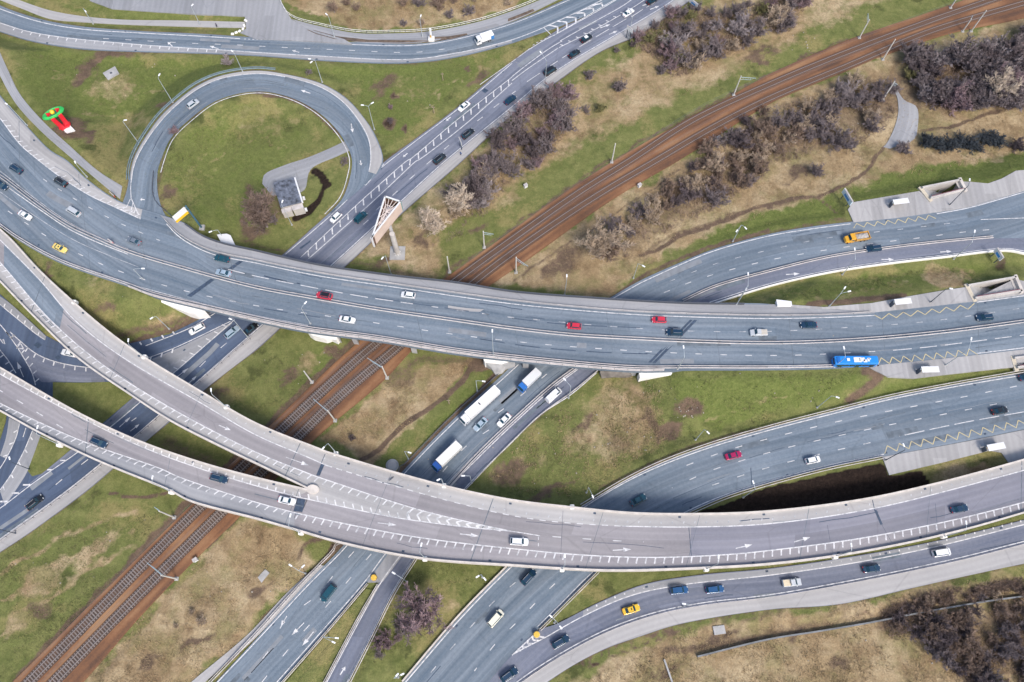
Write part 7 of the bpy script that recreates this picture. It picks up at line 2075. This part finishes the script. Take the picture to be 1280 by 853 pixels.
# kiosk
g0 = hit((360, 252)).z
def kq(ps, z): return [W(p, g0 + z) for p in ps]
rq = kq([(341.5, 229), (367.5, 222.3), (377, 253), (346, 249)], 3.9)
rq[3] = rq[0] + (rq[2] - rq[1])
o0 = sum(rq, Vector()) / 4; o0.z = g0
root = empty("kiosk", o0); tag(root, "small kiosk with a stained dark flat roof and white annexes inside the loop", "building")
pol = [(p.x - o0.x, p.y - o0.y) for p in rq]
part("wall", root, MT['concrete'], lambda b_: prism(b_, [(x * .95, y * .95) for x, y in pol], -.4, 3.7))
part("roof", root, simple("bitumen_roof", (.10, .115, .15), .8, var=.7, scale=.9), lambda b_: prism(b_, pol, 3.7, 3.95))
part("roof_edge", root, MT['white_panel'], lambda b_: prism(b_, [pol[1], pol[2], (pol[2][0] + .45, pol[2][1] + .1), (pol[1][0] + .45, pol[1][1] + .1)], 3.3, 4.0))
u = (Vector(pol[1]) - Vector(pol[0])).normalized(); v = (Vector(pol[2]) - Vector(pol[1])).normalized()
p3, p2 = Vector(pol[3]), Vector(pol[2])
an1 = [p3 + v * .05, p3 + u * 2.9 + v * .05, p3 + u * 2.9 + v * 1.5, p3 + v * 1.5]
an2 = [p2 - u * 3.4 + v * .05, p2 + v * .05, p2 + v * 1.7, p2 - u * 3.2 + v * 1.7]
for an, z in ((an1, 3.0), (an2, 3.3)):
    part("annex", root, MT['concrete'], lambda b_: prism(b_, [tuple(q) for q in an], -.4, z))
    c = sum(an, Vector((0, 0))) / 4
    part("annex_roof", root, MT['rail_white'], lambda b_: prism(b_, [tuple(c + (q - c) * 1.05) for q in an], z, z + .14))
e1 = p2 + u * .02 - v * 4.0
part("door", root, MT['lamp_dark'], lambda b_: prism(b_, [tuple(e1), tuple(e1 + v * 1.0), tuple(e1 + v * 1.0 + u * .1), tuple(e1 + u * .1)], 0, 2.1))
for s in (1.6, 2.6, 6.0):
    e2 = Vector(pol[1]) + v * s
    part("window", root, MT['glass'], lambda b_: prism(b_, [tuple(e2), tuple(e2 + v * .8), tuple(e2 + v * .8 + u * .08), tuple(e2 + u * .08)], 1.0, 2.2))
part("air_conditioner", root, MT['white_panel'], lambda b_: prism(b_, [tuple(p2 - v * 3 + u * w_ + v * x_) for w_, x_ in ((.5, 0), (1.2, 0), (1.2, .9), (.5, .9))], 1.5, 2.3))
part("air_conditioner", root, MT['white_panel'], lambda b_: prism(b_, [tuple(p2 + v * 1.0 + u * w_ + v * x_) for w_, x_ in ((.1, 0), (.8, 0), (.8, .9), (.1, .9))], 1.2, 2.0))
# bus shelters
def shelter(px, d, label, on):
    loc, rz = place_at(px, d, None, 2.4)
    root = empty("bus_shelter", loc, rz); tag(root, label, "bus shelter", "bus shelters")
    part("roof", root, MT['white_panel'], lambda b_: box(b_, (-2.4, -.9, 2.45), (2.4, .85, 2.6), bevel=.04))
    part("back_panel", root, simple("milky_glass", (.45, .52, .55), .2), lambda b_: box(b_, (-2.2, .62, .3), (2.2, .68, 2.3)))
    part("bench", root, MT['wood'], lambda b_: (box(b_, (-1.4, .1, .42), (1.2, .5, .5)), box(b_, (-1.2, .2, 0), (-1.1, .4, .42)), box(b_, (.9, .2, 0), (1.0, .4, .42))))
    for x in (-2.15, 0, 2.15):
        part("post", root, MT['lamp_dark'], lambda b_: tube(b_, [(x, .65, 0), (x, .65, 2.45)], .06, 6))
    part("advertising_case", root, MT['lamp_dark'], lambda b_: box(b_, (-2.75, -.6, .1), (-2.5, .6, 2.1), bevel=.03))
shelter((1126, 252), (1, -.13), "white bus shelter on the upper bus stop pavement", None)
shelter((1128.5, 377), (1, -.1), "white bus shelter on the northern side of the flyover", None)
shelter((1162.6, 462), (1, -.02), "white bus shelter on the southern side of the flyover", None)
shelter((1245, 558.5), (1, -.18), "white bus shelter above the black earth on the lower road pavement", None)
# stairwells to the underpasses
for q, h, lab, down in zip(STAIRS, STAIR_H, ("sunken stairwell beside the upper bus stop", "sunken stairwell at the right end of the flyover bus stop", "sunken stairwell half out of view at the right edge"), (1, 1, 0)):
    w = [W(p, h) for p in q]
    o0 = sum(w, Vector()) / 4; o0.z = h
    root = empty("underpass_stairs", o0); tag(root, lab, "stairs")
    w = [p - o0 for p in w]
    # corners: 0 top-left, 1 top-right, 2 bottom-right, 3 bottom-left
    def wall(b_, a, c, t, z0=-6.5, z1=.95):
        d = (c - a).normalized(); n = Vector((-d.y, d.x, 0)) * t
        prism(b_, [tuple(x.xy) for x in (a - d * t, c + d * t, c + d * t + n, a - d * t + n)], z0, z1)
    part("side_wall", root, MT['concrete'], lambda b_: wall(b_, w[0], w[1], .5))
    part("side_wall", root, MT['concrete'], lambda b_: wall(b_, w[2], w[3], .5))
    part("end_wall", root, MT['parapet'], lambda b_: wall(b_, w[1], w[2], .9))
    part("landing", root, simple("landing", (.5, .45, .36), .9, var=.1), lambda b_: wall(b_, w[3], w[0], 1.1, -.6, .14))
    part("handrail", root, simple("maroon_rail", (.16, .05, .07), .5), lambda b_: tube(b_, [w[3] + Vector((0, .1, 1.1)), w[2] + Vector((0, .1, 1.1))], .09, 6))
    def steps(b_):
        n = 22
        for k in range(n):
            a0, a1 = k / (n + 6), (k + 1) / (n + 6)
            if k == n - 1: a1 = 1.0
            prism(b_, [tuple(x.xy) for x in (w[0].lerp(w[1], a0), w[0].lerp(w[1], a1), w[3].lerp(w[2], a1), w[3].lerp(w[2], a0))], -6.5, -.25 * k)
    part("steps", root, MT['concrete_grey'], steps)
    part("tunnel_roof", root, MT['concrete'], lambda b_: prism(b_, [tuple(x.xy) for x in (w[0].lerp(w[1], .93), w[1], w[2], w[3].lerp(w[2], .93))], -.25, .02))
# yellow crash drums
for p, lab in (((468, 722.5), "yellow crash drum at the tip of the grey gore south of the ramps"), ((670.6, 793.4), "yellow crash drum at the chevrons of the slip road")):
    q = hit(p); root = empty("crash_drum", q); tag(root, lab, "crash drum", "yellow crash drums")
    part("drum", root, simple("drum_yellow", (.66, .42, .06), .5, var=.15), lambda b_: tube(b_, [(0, 0, -.1), (0, 0, .1), (0, 0, 1.25), (0, 0, 1.35)], [.74, .78, .78, .66], 20))
    part("band", root, MT['black_trim'], lambda b_: tube(b_, [(0, 0, .5), (0, 0, .8)], 0.8, 20))
    part("base", root, MT['concrete_grey'], lambda b_: tube(b_, [(0, 0, -.3), (0, 0, .08)], .95, 20))
# concrete slabs and covers lying in the grass
def slab(px, label, z=.25, mat='concrete_grey', name="concrete_slab", hole=None):
    q = [hit_ground(p) for p in px]
    zz = max(p.z for p in q); o0 = Vector((q[0].x, q[0].y, zz)); root = empty(name, o0); tag(root, label, "concrete slab")
    part("slab", root, MT[mat], lambda b_: prism(b_, [(p.x - o0.x, p.y - o0.y) for p in q], -.6, z))
    c = sum(q, Vector()) / 4 - o0
    if hole: part("cover", root, MT['rail_dark'], lambda b_: tube(b_, [(c.x, c.y, z), (c.x, c.y, z + .08)], .4, 10))
slab([A(513, 367), A(577, 337), A(596, 370), A(540, 402)], "square concrete slab with a round cover in the grass near the upper road", hole=True)
slab([N(8, 412), N(40, 377), N(58, 392), N(24, 434)], "small pale slab tilted in the straw grass south of the ramps")
slab([O(845, 618), O(893, 612), O(900, 648), O(852, 655)], "square grey slab in the dry grass below the slip road")
q = hit_ground((490.6, 582.5)); root = empty("manhole_cover", q); tag(root, "round pale concrete cover in the grass just north of the ramps", "cover")
part("ring", root, MT['concrete_grey'], lambda b_: tube(b_, [(0, 0, -.5), (0, 0, .7), (0, 0, .75)], [1.75, 1.75, 1.55], 24))
part("lid", root, MT['concrete'], lambda b_: tube(b_, [(0, 0, .7), (0, 0, .82)], 1.2, 20))
for p, lab in ((B(932, 400), "rusty wooden post in the grass wedge below the upper road"), (J(963, 418), "leaning grey post on the bank by the long white lorry"), (B(888, 565), "thin pale post in the grass by the diagonal road")):
    q = hit_ground(p); root = empty("wooden_post", q); tag(root, lab, "post")
    part("post", root, MT['wood'], lambda b_: tube(b_, [(0, 0, -.3), (0, 0, 3.6)], [.16, .1], 6))
    part("crossbar", root, MT['wood'], lambda b_: box(b_, (-.5, -.08, 2.9), (.5, .08, 3.05)))
for p, lab in (((245.5, 700.5), "white signal box on the ballast shoulder at lower left"), ((657, 234), "white signal box by the tracks beyond the flyover"), ((897.5, 174.5), "pale signal box on the bank right of the tracks"), ((799, 233.5), "small white relay box at the ballast edge")):
    q = hit(p); root = empty("signal_box", q, .6); tag(root, lab, "signal box")
    part("cabinet", root, MT['white_panel'], lambda b_: box(b_, (-.55, -.4, 0), (.55, .4, 1.3), bevel=.05))
    part("roof", root, MT['rail_steel'], lambda b_: box(b_, (-.62, -.48, 1.3), (.62, .48, 1.38)))
# white road-edge stones where the verge meets the side road
for k, p in enumerate((A(1160, 172), A(1178, 165), A(1195, 158), A(1212, 148), A(1218, 130), A(1225, 105))):
    q = hit(p); bm = bmesh.new(); box(bm, (-.5, -.35, -.2), (.5, .35, .45), bevel=.12)
    o = obj_from_bm("kerb_stone", bm, MT['concrete_white']); o.location = q; o.rotation_euler = (0, 0, .5 * k)
    tag(o, "white kerb stone on the verge corner at the side road", "kerb stone", "white kerb stones at the verge corner")
# overhead contact wires are too fine to see; two walkers are not
def person(px, label, top, legs, head=(.32, .2, .14), face=0.0, scale=1.0):
    q = hit(px)
    root = empty("person", q, face); tag(root, label, "person")
    me = bpy.data.meshes.new("person")
    vs = [(0, 0, .98), (0, 0, 1.2), (0, 0, 1.42), (0, 0, 1.52), (.03, 0, 1.66), (.02, 0, 1.76),
          (0, .2, 1.42), (-.06, .29, 1.15), (.10, .27, .92), (.16, .26, .82), (0, -.2, 1.42), (.10, -.29, 1.16), (.18, -.27, .95), (.22, -.25, .86),
          (0, .1, .95), (.16, .11, .52), (.02, .11, .09), (.16, .12, .04), (0, -.1, .95), (-.06, -.11, .5), (-.28, -.11, .12), (-.16, -.12, .05)]
    es = [(0, 1), (1, 2), (2, 3), (3, 4), (4, 5), (2, 6), (6, 7), (7, 8), (8, 9), (2, 10), (10, 11), (11, 12), (12, 13), (0, 14), (14, 15), (15, 16), (16, 17), (0, 18), (18, 19), (19, 20), (20, 21)]
    rd = [.15, .14, .15, .06, .1, .08, .07, .055, .042, .03, .07, .055, .042, .03, .1, .075, .05, .04, .1, .075, .05, .04]
    me.from_pydata(vs, es, [])
    o = bpy.data.objects.new("body", me); COL.objects.link(o); o.parent = root
    sk = o.modifiers.new("skin", 'SKIN'); ss = o.modifiers.new("smooth", 'SUBSURF'); ss.levels = ss.render_levels = 1
    for i, r in enumerate(rd):
        me.skin_vertices[0].data[i].radius = (r, r)
    me.skin_vertices[0].data[0].use_root = True
    me.materials.append(simple("coat_" + label[:6], top, .9))
    part("hair", root, simple("dark_hair", (.03, .02, .015), .8), lambda b_: bmesh.ops.create_uvsphere(b_, u_segments=10, v_segments=6, radius=.115, matrix=Matrix.Translation((.01, 0, 1.75))))
    part("face", root, simple("skin_tone", head, .6), lambda b_: bmesh.ops.create_uvsphere(b_, u_segments=10, v_segments=6, radius=.085, matrix=Matrix.Translation((.07, 0, 1.68))))
    part("trousers", root, simple("trousers", legs, .9), lambda b_: (tube(b_, [(0, .1, .98), (.16, .11, .52), (.02, .11, .14)], [.125, .095, .075], 8), tube(b_, [(0, -.1, .98), (-.06, -.11, .5), (-.28, -.11, .17)], [.125, .095, .075], 8)))
    root.scale = (scale,) * 3
person(B(1022, 774), "person in a blue jacket walking on the pavement of the diagonal road", (.03, .1, .3), (.02, .025, .05), face=-2.5)
person(A(1083, 136), "person in dark clothes walking on the footpath above the upper road", (.05, .03, .07), (.02, .02, .03), face=3.0)

# ------------------------------------------------------------------ bare trees and bushes
BARK = {}
def bark(key, c, var=.35):
    if key not in BARK: BARK[key] = simple("twigs_" + key, c, .95, var=var, scale=.7)
    return BARK[key]
bark("purple", (.18, .15, .154)); bark("dark", (.12, .095, .10)); bark("tan", (.36, .285, .215)); bark("mauve", (.235, .168, .182)); bark("grey", (.27, .235, .24)); bark("olive", (.20, .19, .085)); bark("pale", (.50, .42, .34)); bark("blueblack", (.045, .055, .065)); bark("brown", (.225, .165, .13)); bark("umber", (.165, .12, .10))
def twig_mesh(seed, h, rad, stems, dens, thick, last=3, trunk=False):
    """bare crown: stems fanning out, branches, then many thin twigs; returns (wood faces, twig faces)"""
    rn = random.Random(seed)
    vs, fs = [], []
    def seg(p, q, r0, r1):
        d = (q - p)
        if d.length < 1e-5: return
        d.normalize()
        up = Vector((0, 0, 1)) if abs(d.z) < .9 else Vector((1, 0, 0))
        a = d.cross(up).normalized(); b_ = d.cross(a)
        k = len(vs)
        for c, r in ((p, r0), (q, r1)):
            for j in range(3):
                t_ = 2.0944 * j
                vs.append(tuple(c + (a * math.cos(t_) + b_ * math.sin(t_)) * r))
        for j in range(3): fs.append((k + j, k + (j + 1) % 3, k + 3 + (j + 1) % 3, k + 3 + j))
    def grow(p, d, length, r, depth):
        n = 3
        pts = [p]
        for i in range(n):
            d = (d + Vector((rn.uniform(-.25, .25), rn.uniform(-.25, .25), rn.uniform(-.06, .16)))).normalized()
            q = pts[-1] + d * (length / n)
            if q.z < .1: q.z = .1
            seg(pts[-1], q, max(r * (1 - .25 * i), thick), max(r * (.75 - .25 * i), thick * .8))
            pts.append(q)
            if depth > 0:
                m_ = dens if depth > 1 else last
                for _ in range(m_ if i > 0 or depth < 3 else 1):
                    t_ = rn.random()
                    bp_ = pts[-2].lerp(q, t_)
                    ax = Vector((rn.gauss(0, 1), rn.gauss(0, 1), rn.gauss(.25, .6))).normalized()
                    nd = (d * rn.uniform(.5, 1.0) + ax * rn.uniform(.55, 1.0)).normalized()
                    grow(bp_, nd, length * rn.uniform(.38, .62), r * .45, depth - 1)
    for s in range(stems):
        a = 2 * math.pi * (s + rn.random() * .8) / stems
        lean = rn.uniform(.25, 1.0) * (rad / h) * 1.1
        d = Vector((math.cos(a) * lean, math.sin(a) * lean, 1)).normalized()
        st = Vector((rn.uniform(-.25, .25), rn.uniform(-.25, .25), -.15)) if not trunk else Vector((0, 0, h * .22))
        grow(st, d, h * rn.uniform(.62, .85), .05 + .014 * h, 3)
    return vs, fs
CROWN = {}
def crown_mesh(kind, var):
    k = (kind, var)
    if k not in CROWN:
        seed = hash(kind) % 1000 + var * 31 if False else sum(map(ord, kind)) + var * 31
        if kind == "bush": vs, fs = twig_mesh(seed, 4.2, 4.6, 9, 2, .037, 3)
        elif kind == "thick": vs, fs = twig_mesh(seed, 4.4, 4.6, 11, 2, .044, 4)
        elif kind == "tree": vs, fs = twig_mesh(seed, 8.0, 4.2, 8, 2, .05, 4, trunk=True)
        me = bpy.data.meshes.new(kind)
        me.from_pydata(vs, [], fs)
        me.materials.append(BARK["purple"])
        CROWN[k] = me
    return CROWN[k]
def bush(px, size, col, label, group, kind="bush", var=None, name="bare_bush", cat="bush", sq=1.0):
    q = hit_ground(px)
    me = crown_mesh(kind, random.randrange(3) if var is None else var)
    o = bpy.data.objects.new(name, me); COL.objects.link(o)
    o.location = q; o.rotation_euler = (random.uniform(-.06, .06), random.uniform(-.06, .06), random.uniform(0, 6.28))
    s = size * random.uniform(.88, 1.12)
    o.scale = (s * random.uniform(.85, 1.15), s * random.uniform(.85, 1.15), s * sq * random.uniform(.8, 1.1))
    o.material_slots[0].link = 'OBJECT'; o.material_slots[0].material = BARK[col]
    tag(o, label, cat, group)
    return o
def tree(px, size, col, label, var=0):
    q = hit_ground(px)
    root = empty("bare_tree", q, random.uniform(0, 6)); tag(root, label, "tree")
    root.scale = (size,) * 3
    part("trunk", root, BARK["grey"], lambda b_: tube(b_, [(0, 0, -.4), (.05, 0, .9), (0, .05, 2.2)], [.26, .2, .15], 8))
    o = bpy.data.objects.new("crown", crown_mesh("tree", var)); COL.objects.link(o); o.parent = root
    o.material_slots[0].link = 'OBJECT'; o.material_slots[0].material = BARK[col]
tree(N(712, 575), 1.35, "mauve", "big pinkish bare tree on the grass south of the ramps", 0)
tree((543, 293), 1.05, "pale", "tan bare tree to the right of the triangular billboard", 1)
tree((576, 262), 1.05, "pale", "pale bare tree upslope of the tan one beside the diagonal road", 2)
tree(G(432, 480), 1.3, "tan", "spreading pale bare tree on the straw slope near the flyover", 3)
tree((334, 284), 1.45, "umber", "dense brown bare tree beside the kiosk", 1)
tree((1238, 122), 1.0, "pale", "pale bare tree among the dark thicket at the upper right", 0)
tree((418, 16), .45, "brown", "small bare tree on the straw bank behind the wooden fence", 2)
def in_poly(pts, n, min_d, seed):
    rn = random.Random(seed)
    xs, ys = [p[0] for p in pts], [p[1] for p in pts]
    got = []
    tries = 0
    while len(got) < n and tries < n * 60:
        tries += 1
        p = (rn.uniform(min(xs), max(xs)), rn.uniform(min(ys), max(ys)))
        if not pip(np.array([p[0]]), np.array([p[1]]), pts)[0]: continue
        if all(math.hypot(p[0] - g[0], p[1] - g[1]) > min_d for g in got): got.append(p)
    return got
THICK = [
 ("dark purple bush in the dense thicket at the upper right", "thicket at the upper right", [(1130, 75), (1165, 70), (1200, 78), (1240, 62), (1290, 40), (1290, 130), (1250, 135), (1215, 140), (1180, 138), (1150, 130), (1140, 105)], 58, 10, (.95, 1.35), ["purple", "dark", "purple", "purple", "mauve", "grey"], "thick"),
 ("grey-purple bush on the slope left of the grey clearing", "bushes left of the clearing", [(985, 140), (1030, 120), (1075, 100), (1115, 110), (1120, 150), (1085, 170), (1060, 190), (1020, 190), (990, 175), (965, 160)], 40, 10, (.8, 1.15), ["purple", "tan", "grey", "brown", "purple"], "bush"),
 ("purple-brown bush in the strip between rails and middle road", "bushes between the rails and the middle road", [(960, 135), (985, 175), (955, 210), (930, 240), (900, 255), (865, 250), (810, 290), (780, 318), (755, 325), (740, 315), (780, 280), (825, 240), (870, 200), (920, 160)], 80, 9, (.6, 1.0), ["brown", "brown", "dark", "tan", "purple", "brown"], "bush"),
 ("mauve bush scattered on the straw bank near the top edge", "bushes on the bank near the top", [(795, 45), (840, 18), (870, 10), (905, 18), (960, 0), (1010, 0), (990, 40), (955, 42), (930, 60), (890, 78), (870, 92), (840, 98), (815, 70), (795, 60)], 62, 10, (.6, 1.15), ["purple", "mauve", "grey", "tan", "olive", "purple"], "bush"),
 ("mauve bush in the lower clump along the diagonal road", "clump along the diagonal road", [(640, 150), (690, 115), (715, 122), (708, 168), (690, 185), (675, 208), (640, 222), (615, 240), (590, 262), (572, 268), (585, 230), (610, 195)], 44, 10, (.7, 1.25), ["mauve", "purple", "purple", "dark"], "bush"),
 ("tan bush on the slope between diagonal road and billboard", "tan bushes on the slope", [(560, 250), (590, 225), (620, 215), (615, 240), (590, 270), (570, 285)], 12, 10, (.7, 1.0), ["tan", "purple", "grey"], "bush"),
 ("dark brown bush in the thicket at the lower right", "thicket at the lower right", [(1165, 775), (1200, 765), (1285, 745), (1290, 860), (1215, 860), (1185, 830), (1160, 815)], 62, 9, (.5, .8), ["dark", "brown", "brown", "purple", "dark", "brown"], "bush"),
 ("low dark bush at the edge of the lower right thicket", "low bushes by the fence", [(1105, 770), (1140, 752), (1160, 760), (1165, 800), (1140, 795), (1110, 788)], 12, 9, (.5, .8), ["dark", "purple", "brown"], "bush"),
 ("brown bush above the thin fence at lower right", "bushes above the thin fence", [(1145, 745), (1200, 735), (1280, 722), (1280, 738), (1210, 750), (1150, 762)], 14, 9, (.4, .6), ["brown", "tan", "brown", "purple"], "bush"),
 ("small brown bush on the straw bank behind the wooden fence", "bushes behind the wooden fence", [(365, -5), (440, 2), (520, 8), (600, 0), (650, -8), (640, 8), (590, 22), (520, 34), (450, 32), (400, 22), (372, 12)], 22, 13, (.4, .75), ["brown", "purple", "tan"], "bush"),
 ("pinkish bush beside the big bare tree south of the ramps", "pinkish bushes south of the ramps", [N(560, 600), N(640, 570), N(680, 620), N(640, 650), N(560, 700), N(540, 750), N(490, 760), N(470, 720), N(520, 670)], 14, 7, (.4, .65), ["mauve", "mauve", "purple"], "bush"),
 ("brown bush on the straw slope south of the ramps", "bushes on the straw slope", [M(800, 560), M(930, 530), M(960, 600), M(880, 620), M(700, 740), M(560, 800), M(520, 780), M(660, 690)], 6, 12, (.22, .36), ["brown", "tan", "tan"], "bush"),
]
sd = 5
for lab, grp, poly, n, md, (s0, s1), cols, kind in THICK:
    n = int(n * .66); s0 *= 1.05; s1 *= 1.3; md *= 1.1
    sd += 1
    rn = random.Random(sd)
    for p in in_poly(poly, n, md, sd):
        bush(p, rn.uniform(s0, s1), rn.choice(cols), lab, grp, kind)
EV = [((C(385, 385)), .75, "purple"), (C(530, 450), .9, "purple"), (C(745, 365), .75, "purple"), (C(440, 555), .65, "olive"), (C(365, 560), .5, "purple"), (C(220, 620), .9, "mauve"), (C(225, 530), .6, "mauve"), (C(520, 260), .5, "purple"), (C(600, 230), .5, "dark")]
names_ = ["round purple bush under the white traffic board bank", "tall purple bush in the middle of the straw bank", "round violet bush at the lower edge of the straw bank", "olive-green bush beside the tall purple one", "thin grey-purple bush left of the olive one", "large mauve bush at the right of the clump by the road", "small mauve bush on top of the clump by the road", "small purple bush right against the road pavement", "dark small bush against the road pavement further up"]
for (p, s, c), lab in zip(EV, names_): bush(p, s, c, lab, None, "thick" if s > .6 else "bush")
for k in range(7):
    bush((1158 + k * 14 + random.uniform(-3, 3), 183 + random.uniform(-7, 7)), 1.05, "blueblack", "blue-black shrub in the dense low clump below the grey clearing", "dark clump below the clearing", "thick", sq=.7)
for p, s, c, lab, kd in [(D(1230, 740), .9, "dark", "dark bush at the right edge above the green strip", "thick"),
                     (D(660, 755), .8, "purple", "purple bush at the lower end of the grey clearing", "thick"), (D(700, 390), .9, "olive", "olive-green bush beside the mast at the clearing", "thick"), (D(1030, 490), .9, "brown", "brown bush at the front of the upper right thicket", "thick"),
                     (H(235, 75), .8, "purple", "lone purple bush above the trodden path", "thick"), (G(1010, 130), .7, "dark", "lone dark bush on the slope above the middle road", "thick"), (A(1140, 325), .7, "grey", "grey bush between the upper road and the loop", "bush"), (B(265, 365), .45, "purple", "small purple bush at the rim of the loop", "bush"),
                     (A(870, 660), .65, "mauve", "reddish bush leaning over the inner edge of the loop", "bush"), (B(445, 810), .5, "purple", "dark small bush in the corner of the loop drive", "bush"), (J(480, 590), .4, "dark", "low dark bush on the straw bank just above the ramps", "bush"), (F(90, 310), .6, "purple", "purple bush behind the kiosk tree", "bush"), (B(670, 610), .35, "dark", "low dark bush in the middle of the grass wedge", "thick"), (B(670, 540), .4, "mauve", "low mauve bush in the middle of the grass wedge", "bush")]:
    bush(p, s, c, lab, None, kd)
# low brush and weeds: nobody could count the stems
def weeds(name, polys, per, hmin, hmax, mat, seed, blades=5, w=.07, spread=.6):
    rg = np.random.default_rng(seed)
    vs, fs = [], []
    for pts, n in polys:
        xs, ys = [p[0] for p in pts], [p[1] for p in pts]
        X = rg.uniform(min(xs), max(xs), n * 3); Y = rg.uniform(min(ys), max(ys), n * 3)
        clump = fbm(X / 22.0 + seed, Y / 22.0, seed, 3)
        ok = pip(X, Y, pts) & (clump > rg.uniform(.35, .62, n * 3))
        for x, y in list(zip(X[ok], Y[ok]))[:n]:
            q = hit_ground((x, y))
            for _ in range(blades):
                a = rg.uniform(0, 6.28); h = rg.uniform(hmin, hmax); s = rg.uniform(.1, spread)
                dx, dy = math.cos(a), math.sin(a)
                k = len(vs)
                bx_, by_ = q.x + rg.normal(0, .35), q.y + rg.normal(0, .35)
                vs += [(bx_ - dy * w, by_ + dx * w, q.z - .05), (bx_ + dy * w, by_ - dx * w, q.z - .05), (bx_ + dx * s * h, by_ + dy * s * h, q.z + h)]
                fs.append((k, k + 1, k + 2))
    o = mesh_obj(name, vs, fs, mat); o["kind"] = "stuff"
TH = {grp: poly for _, grp, poly, *_r in THICK}
strip = [(745, 322), (790, 268), (870, 205), (960, 138), (1100, 92), (1120, 150), (1060, 192), (985, 200), (900, 258), (830, 292), (770, 332)]
weeds("dry_brush", [(strip, 5200), (TH["thicket at the lower right"], 1500), (TH["thicket at the upper right"], 1400), (TH["bushes on the bank near the top"], 2400), (TH["clump along the diagonal road"], 1200), (TH["bushes above the thin fence"], 900), ([(1100, 760), (1165, 745), (1165, 800), (1110, 795)], 600), ([(560, 250), (620, 215), (640, 225), (590, 290), (540, 310)], 500)], 1, .5, 1.7, BARK["brown"], 77, 6, .055, .9)
weeds("dry_weeds", [([(640, 340), (765, 250), (853, 200), (960, 132), (1290, 20), (1290, 190), (1050, 240), (800, 330), (560, 350)], 5200), ([(640, 145), (860, 20), (900, -20), (1160, -20), (870, 120), (700, 200), (450, 340)], 3200), ([(430, 560), (395, 548), (480, 480), (590, 452), (500, 545)], 1200), ([(300, 650), (150, 800), (90, 870), (235, 870), (400, 700)], 2200), ([(700, 870), (850, 790), (1280, 715), (1300, 870)], 4200), ([(350, -20), (445, 36), (640, 8), (690, -20)], 1400), ([(640, 560), (760, 470), (830, 480), (830, 560), (720, 620), (600, 610)], 1600)], 1, .25, .8, simple("weed_straw", (.30, .225, .13), .95, var=.4, scale=.15), 78, 4, .06, 1.1)
weeds("grass_tufts", [([(20, 50), (640, 60), (480, 195), (200, 260), (60, 180)], 4200), ([(200, 120), (420, 140), (340, 300), (210, 270)], 1500), ([(0, 660), (210, 640), (120, 760), (0, 850)], 2000), ([(600, 620), (760, 470), (1080, 465), (960, 530), (720, 625)], 3000), ([(260, 490), (400, 420), (450, 440), (340, 530)], 1300), ([(960, 365), (1240, 322), (1240, 345), (980, 378)], 900), ([(880, 300), (1055, 245), (1280, 195), (1280, 212), (1060, 270)], 1200), ([(20, 310), (160, 370), (250, 390), (160, 430), (90, 370)], 1000), ([(520, 690), (620, 720), (560, 780), (440, 850)], 900)], 1, .15, .45, simple("tuft_green", (.135, .14, .055), .95, var=.5, scale=.12), 79, 4, .07, 1.2)
# stones and rubbish lying about
rn = random.Random(3)
vs, fs = [], []
for cx_, cy_, sp_, n in ((1010, 55, 14, 10), (930, 205, 10, 6), (1000, 130, 20, 12), (860, 515, 14, 16), (670, 545, 60, 16), (780, 550, 20, 20), (400, 465, 40, 14), (100, 700, 60, 10), (300, 745, 40, 12), (200, 340, 40, 8), (1000, 480, 60, 8), (230, 110, 60, 8), (560, 100, 60, 8), (1000, 800, 120, 14), (1050, 160, 40, 20), (820, 460 + 20, 20, 10)):
    for _ in range(n):
        q = hit_ground((cx_ + rn.gauss(0, sp_), cy_ + rn.gauss(0, sp_ * .5)))
        r = rn.uniform(.1, .32); k = len(vs); a = rn.random() * 6
        for z in (-.1, r * .8):
            for j in range(5): vs.append((q.x + r * (1 if z < 0 else .6) * math.cos(a + j * 1.257), q.y + r * (1 if z < 0 else .6) * math.sin(a + j * 1.257), q.z + z))
        fs.append(tuple(k + 5 + j for j in range(5)))
        fs += [(k + j, k + (j + 1) % 5, k + 5 + (j + 1) % 5, k + 5 + j) for j in range(5)]
o = mesh_obj("rubble", vs, fs, simple("pale_rubble", (.3, .27, .23), .9, var=.3, scale=.2)); o["kind"] = "stuff"
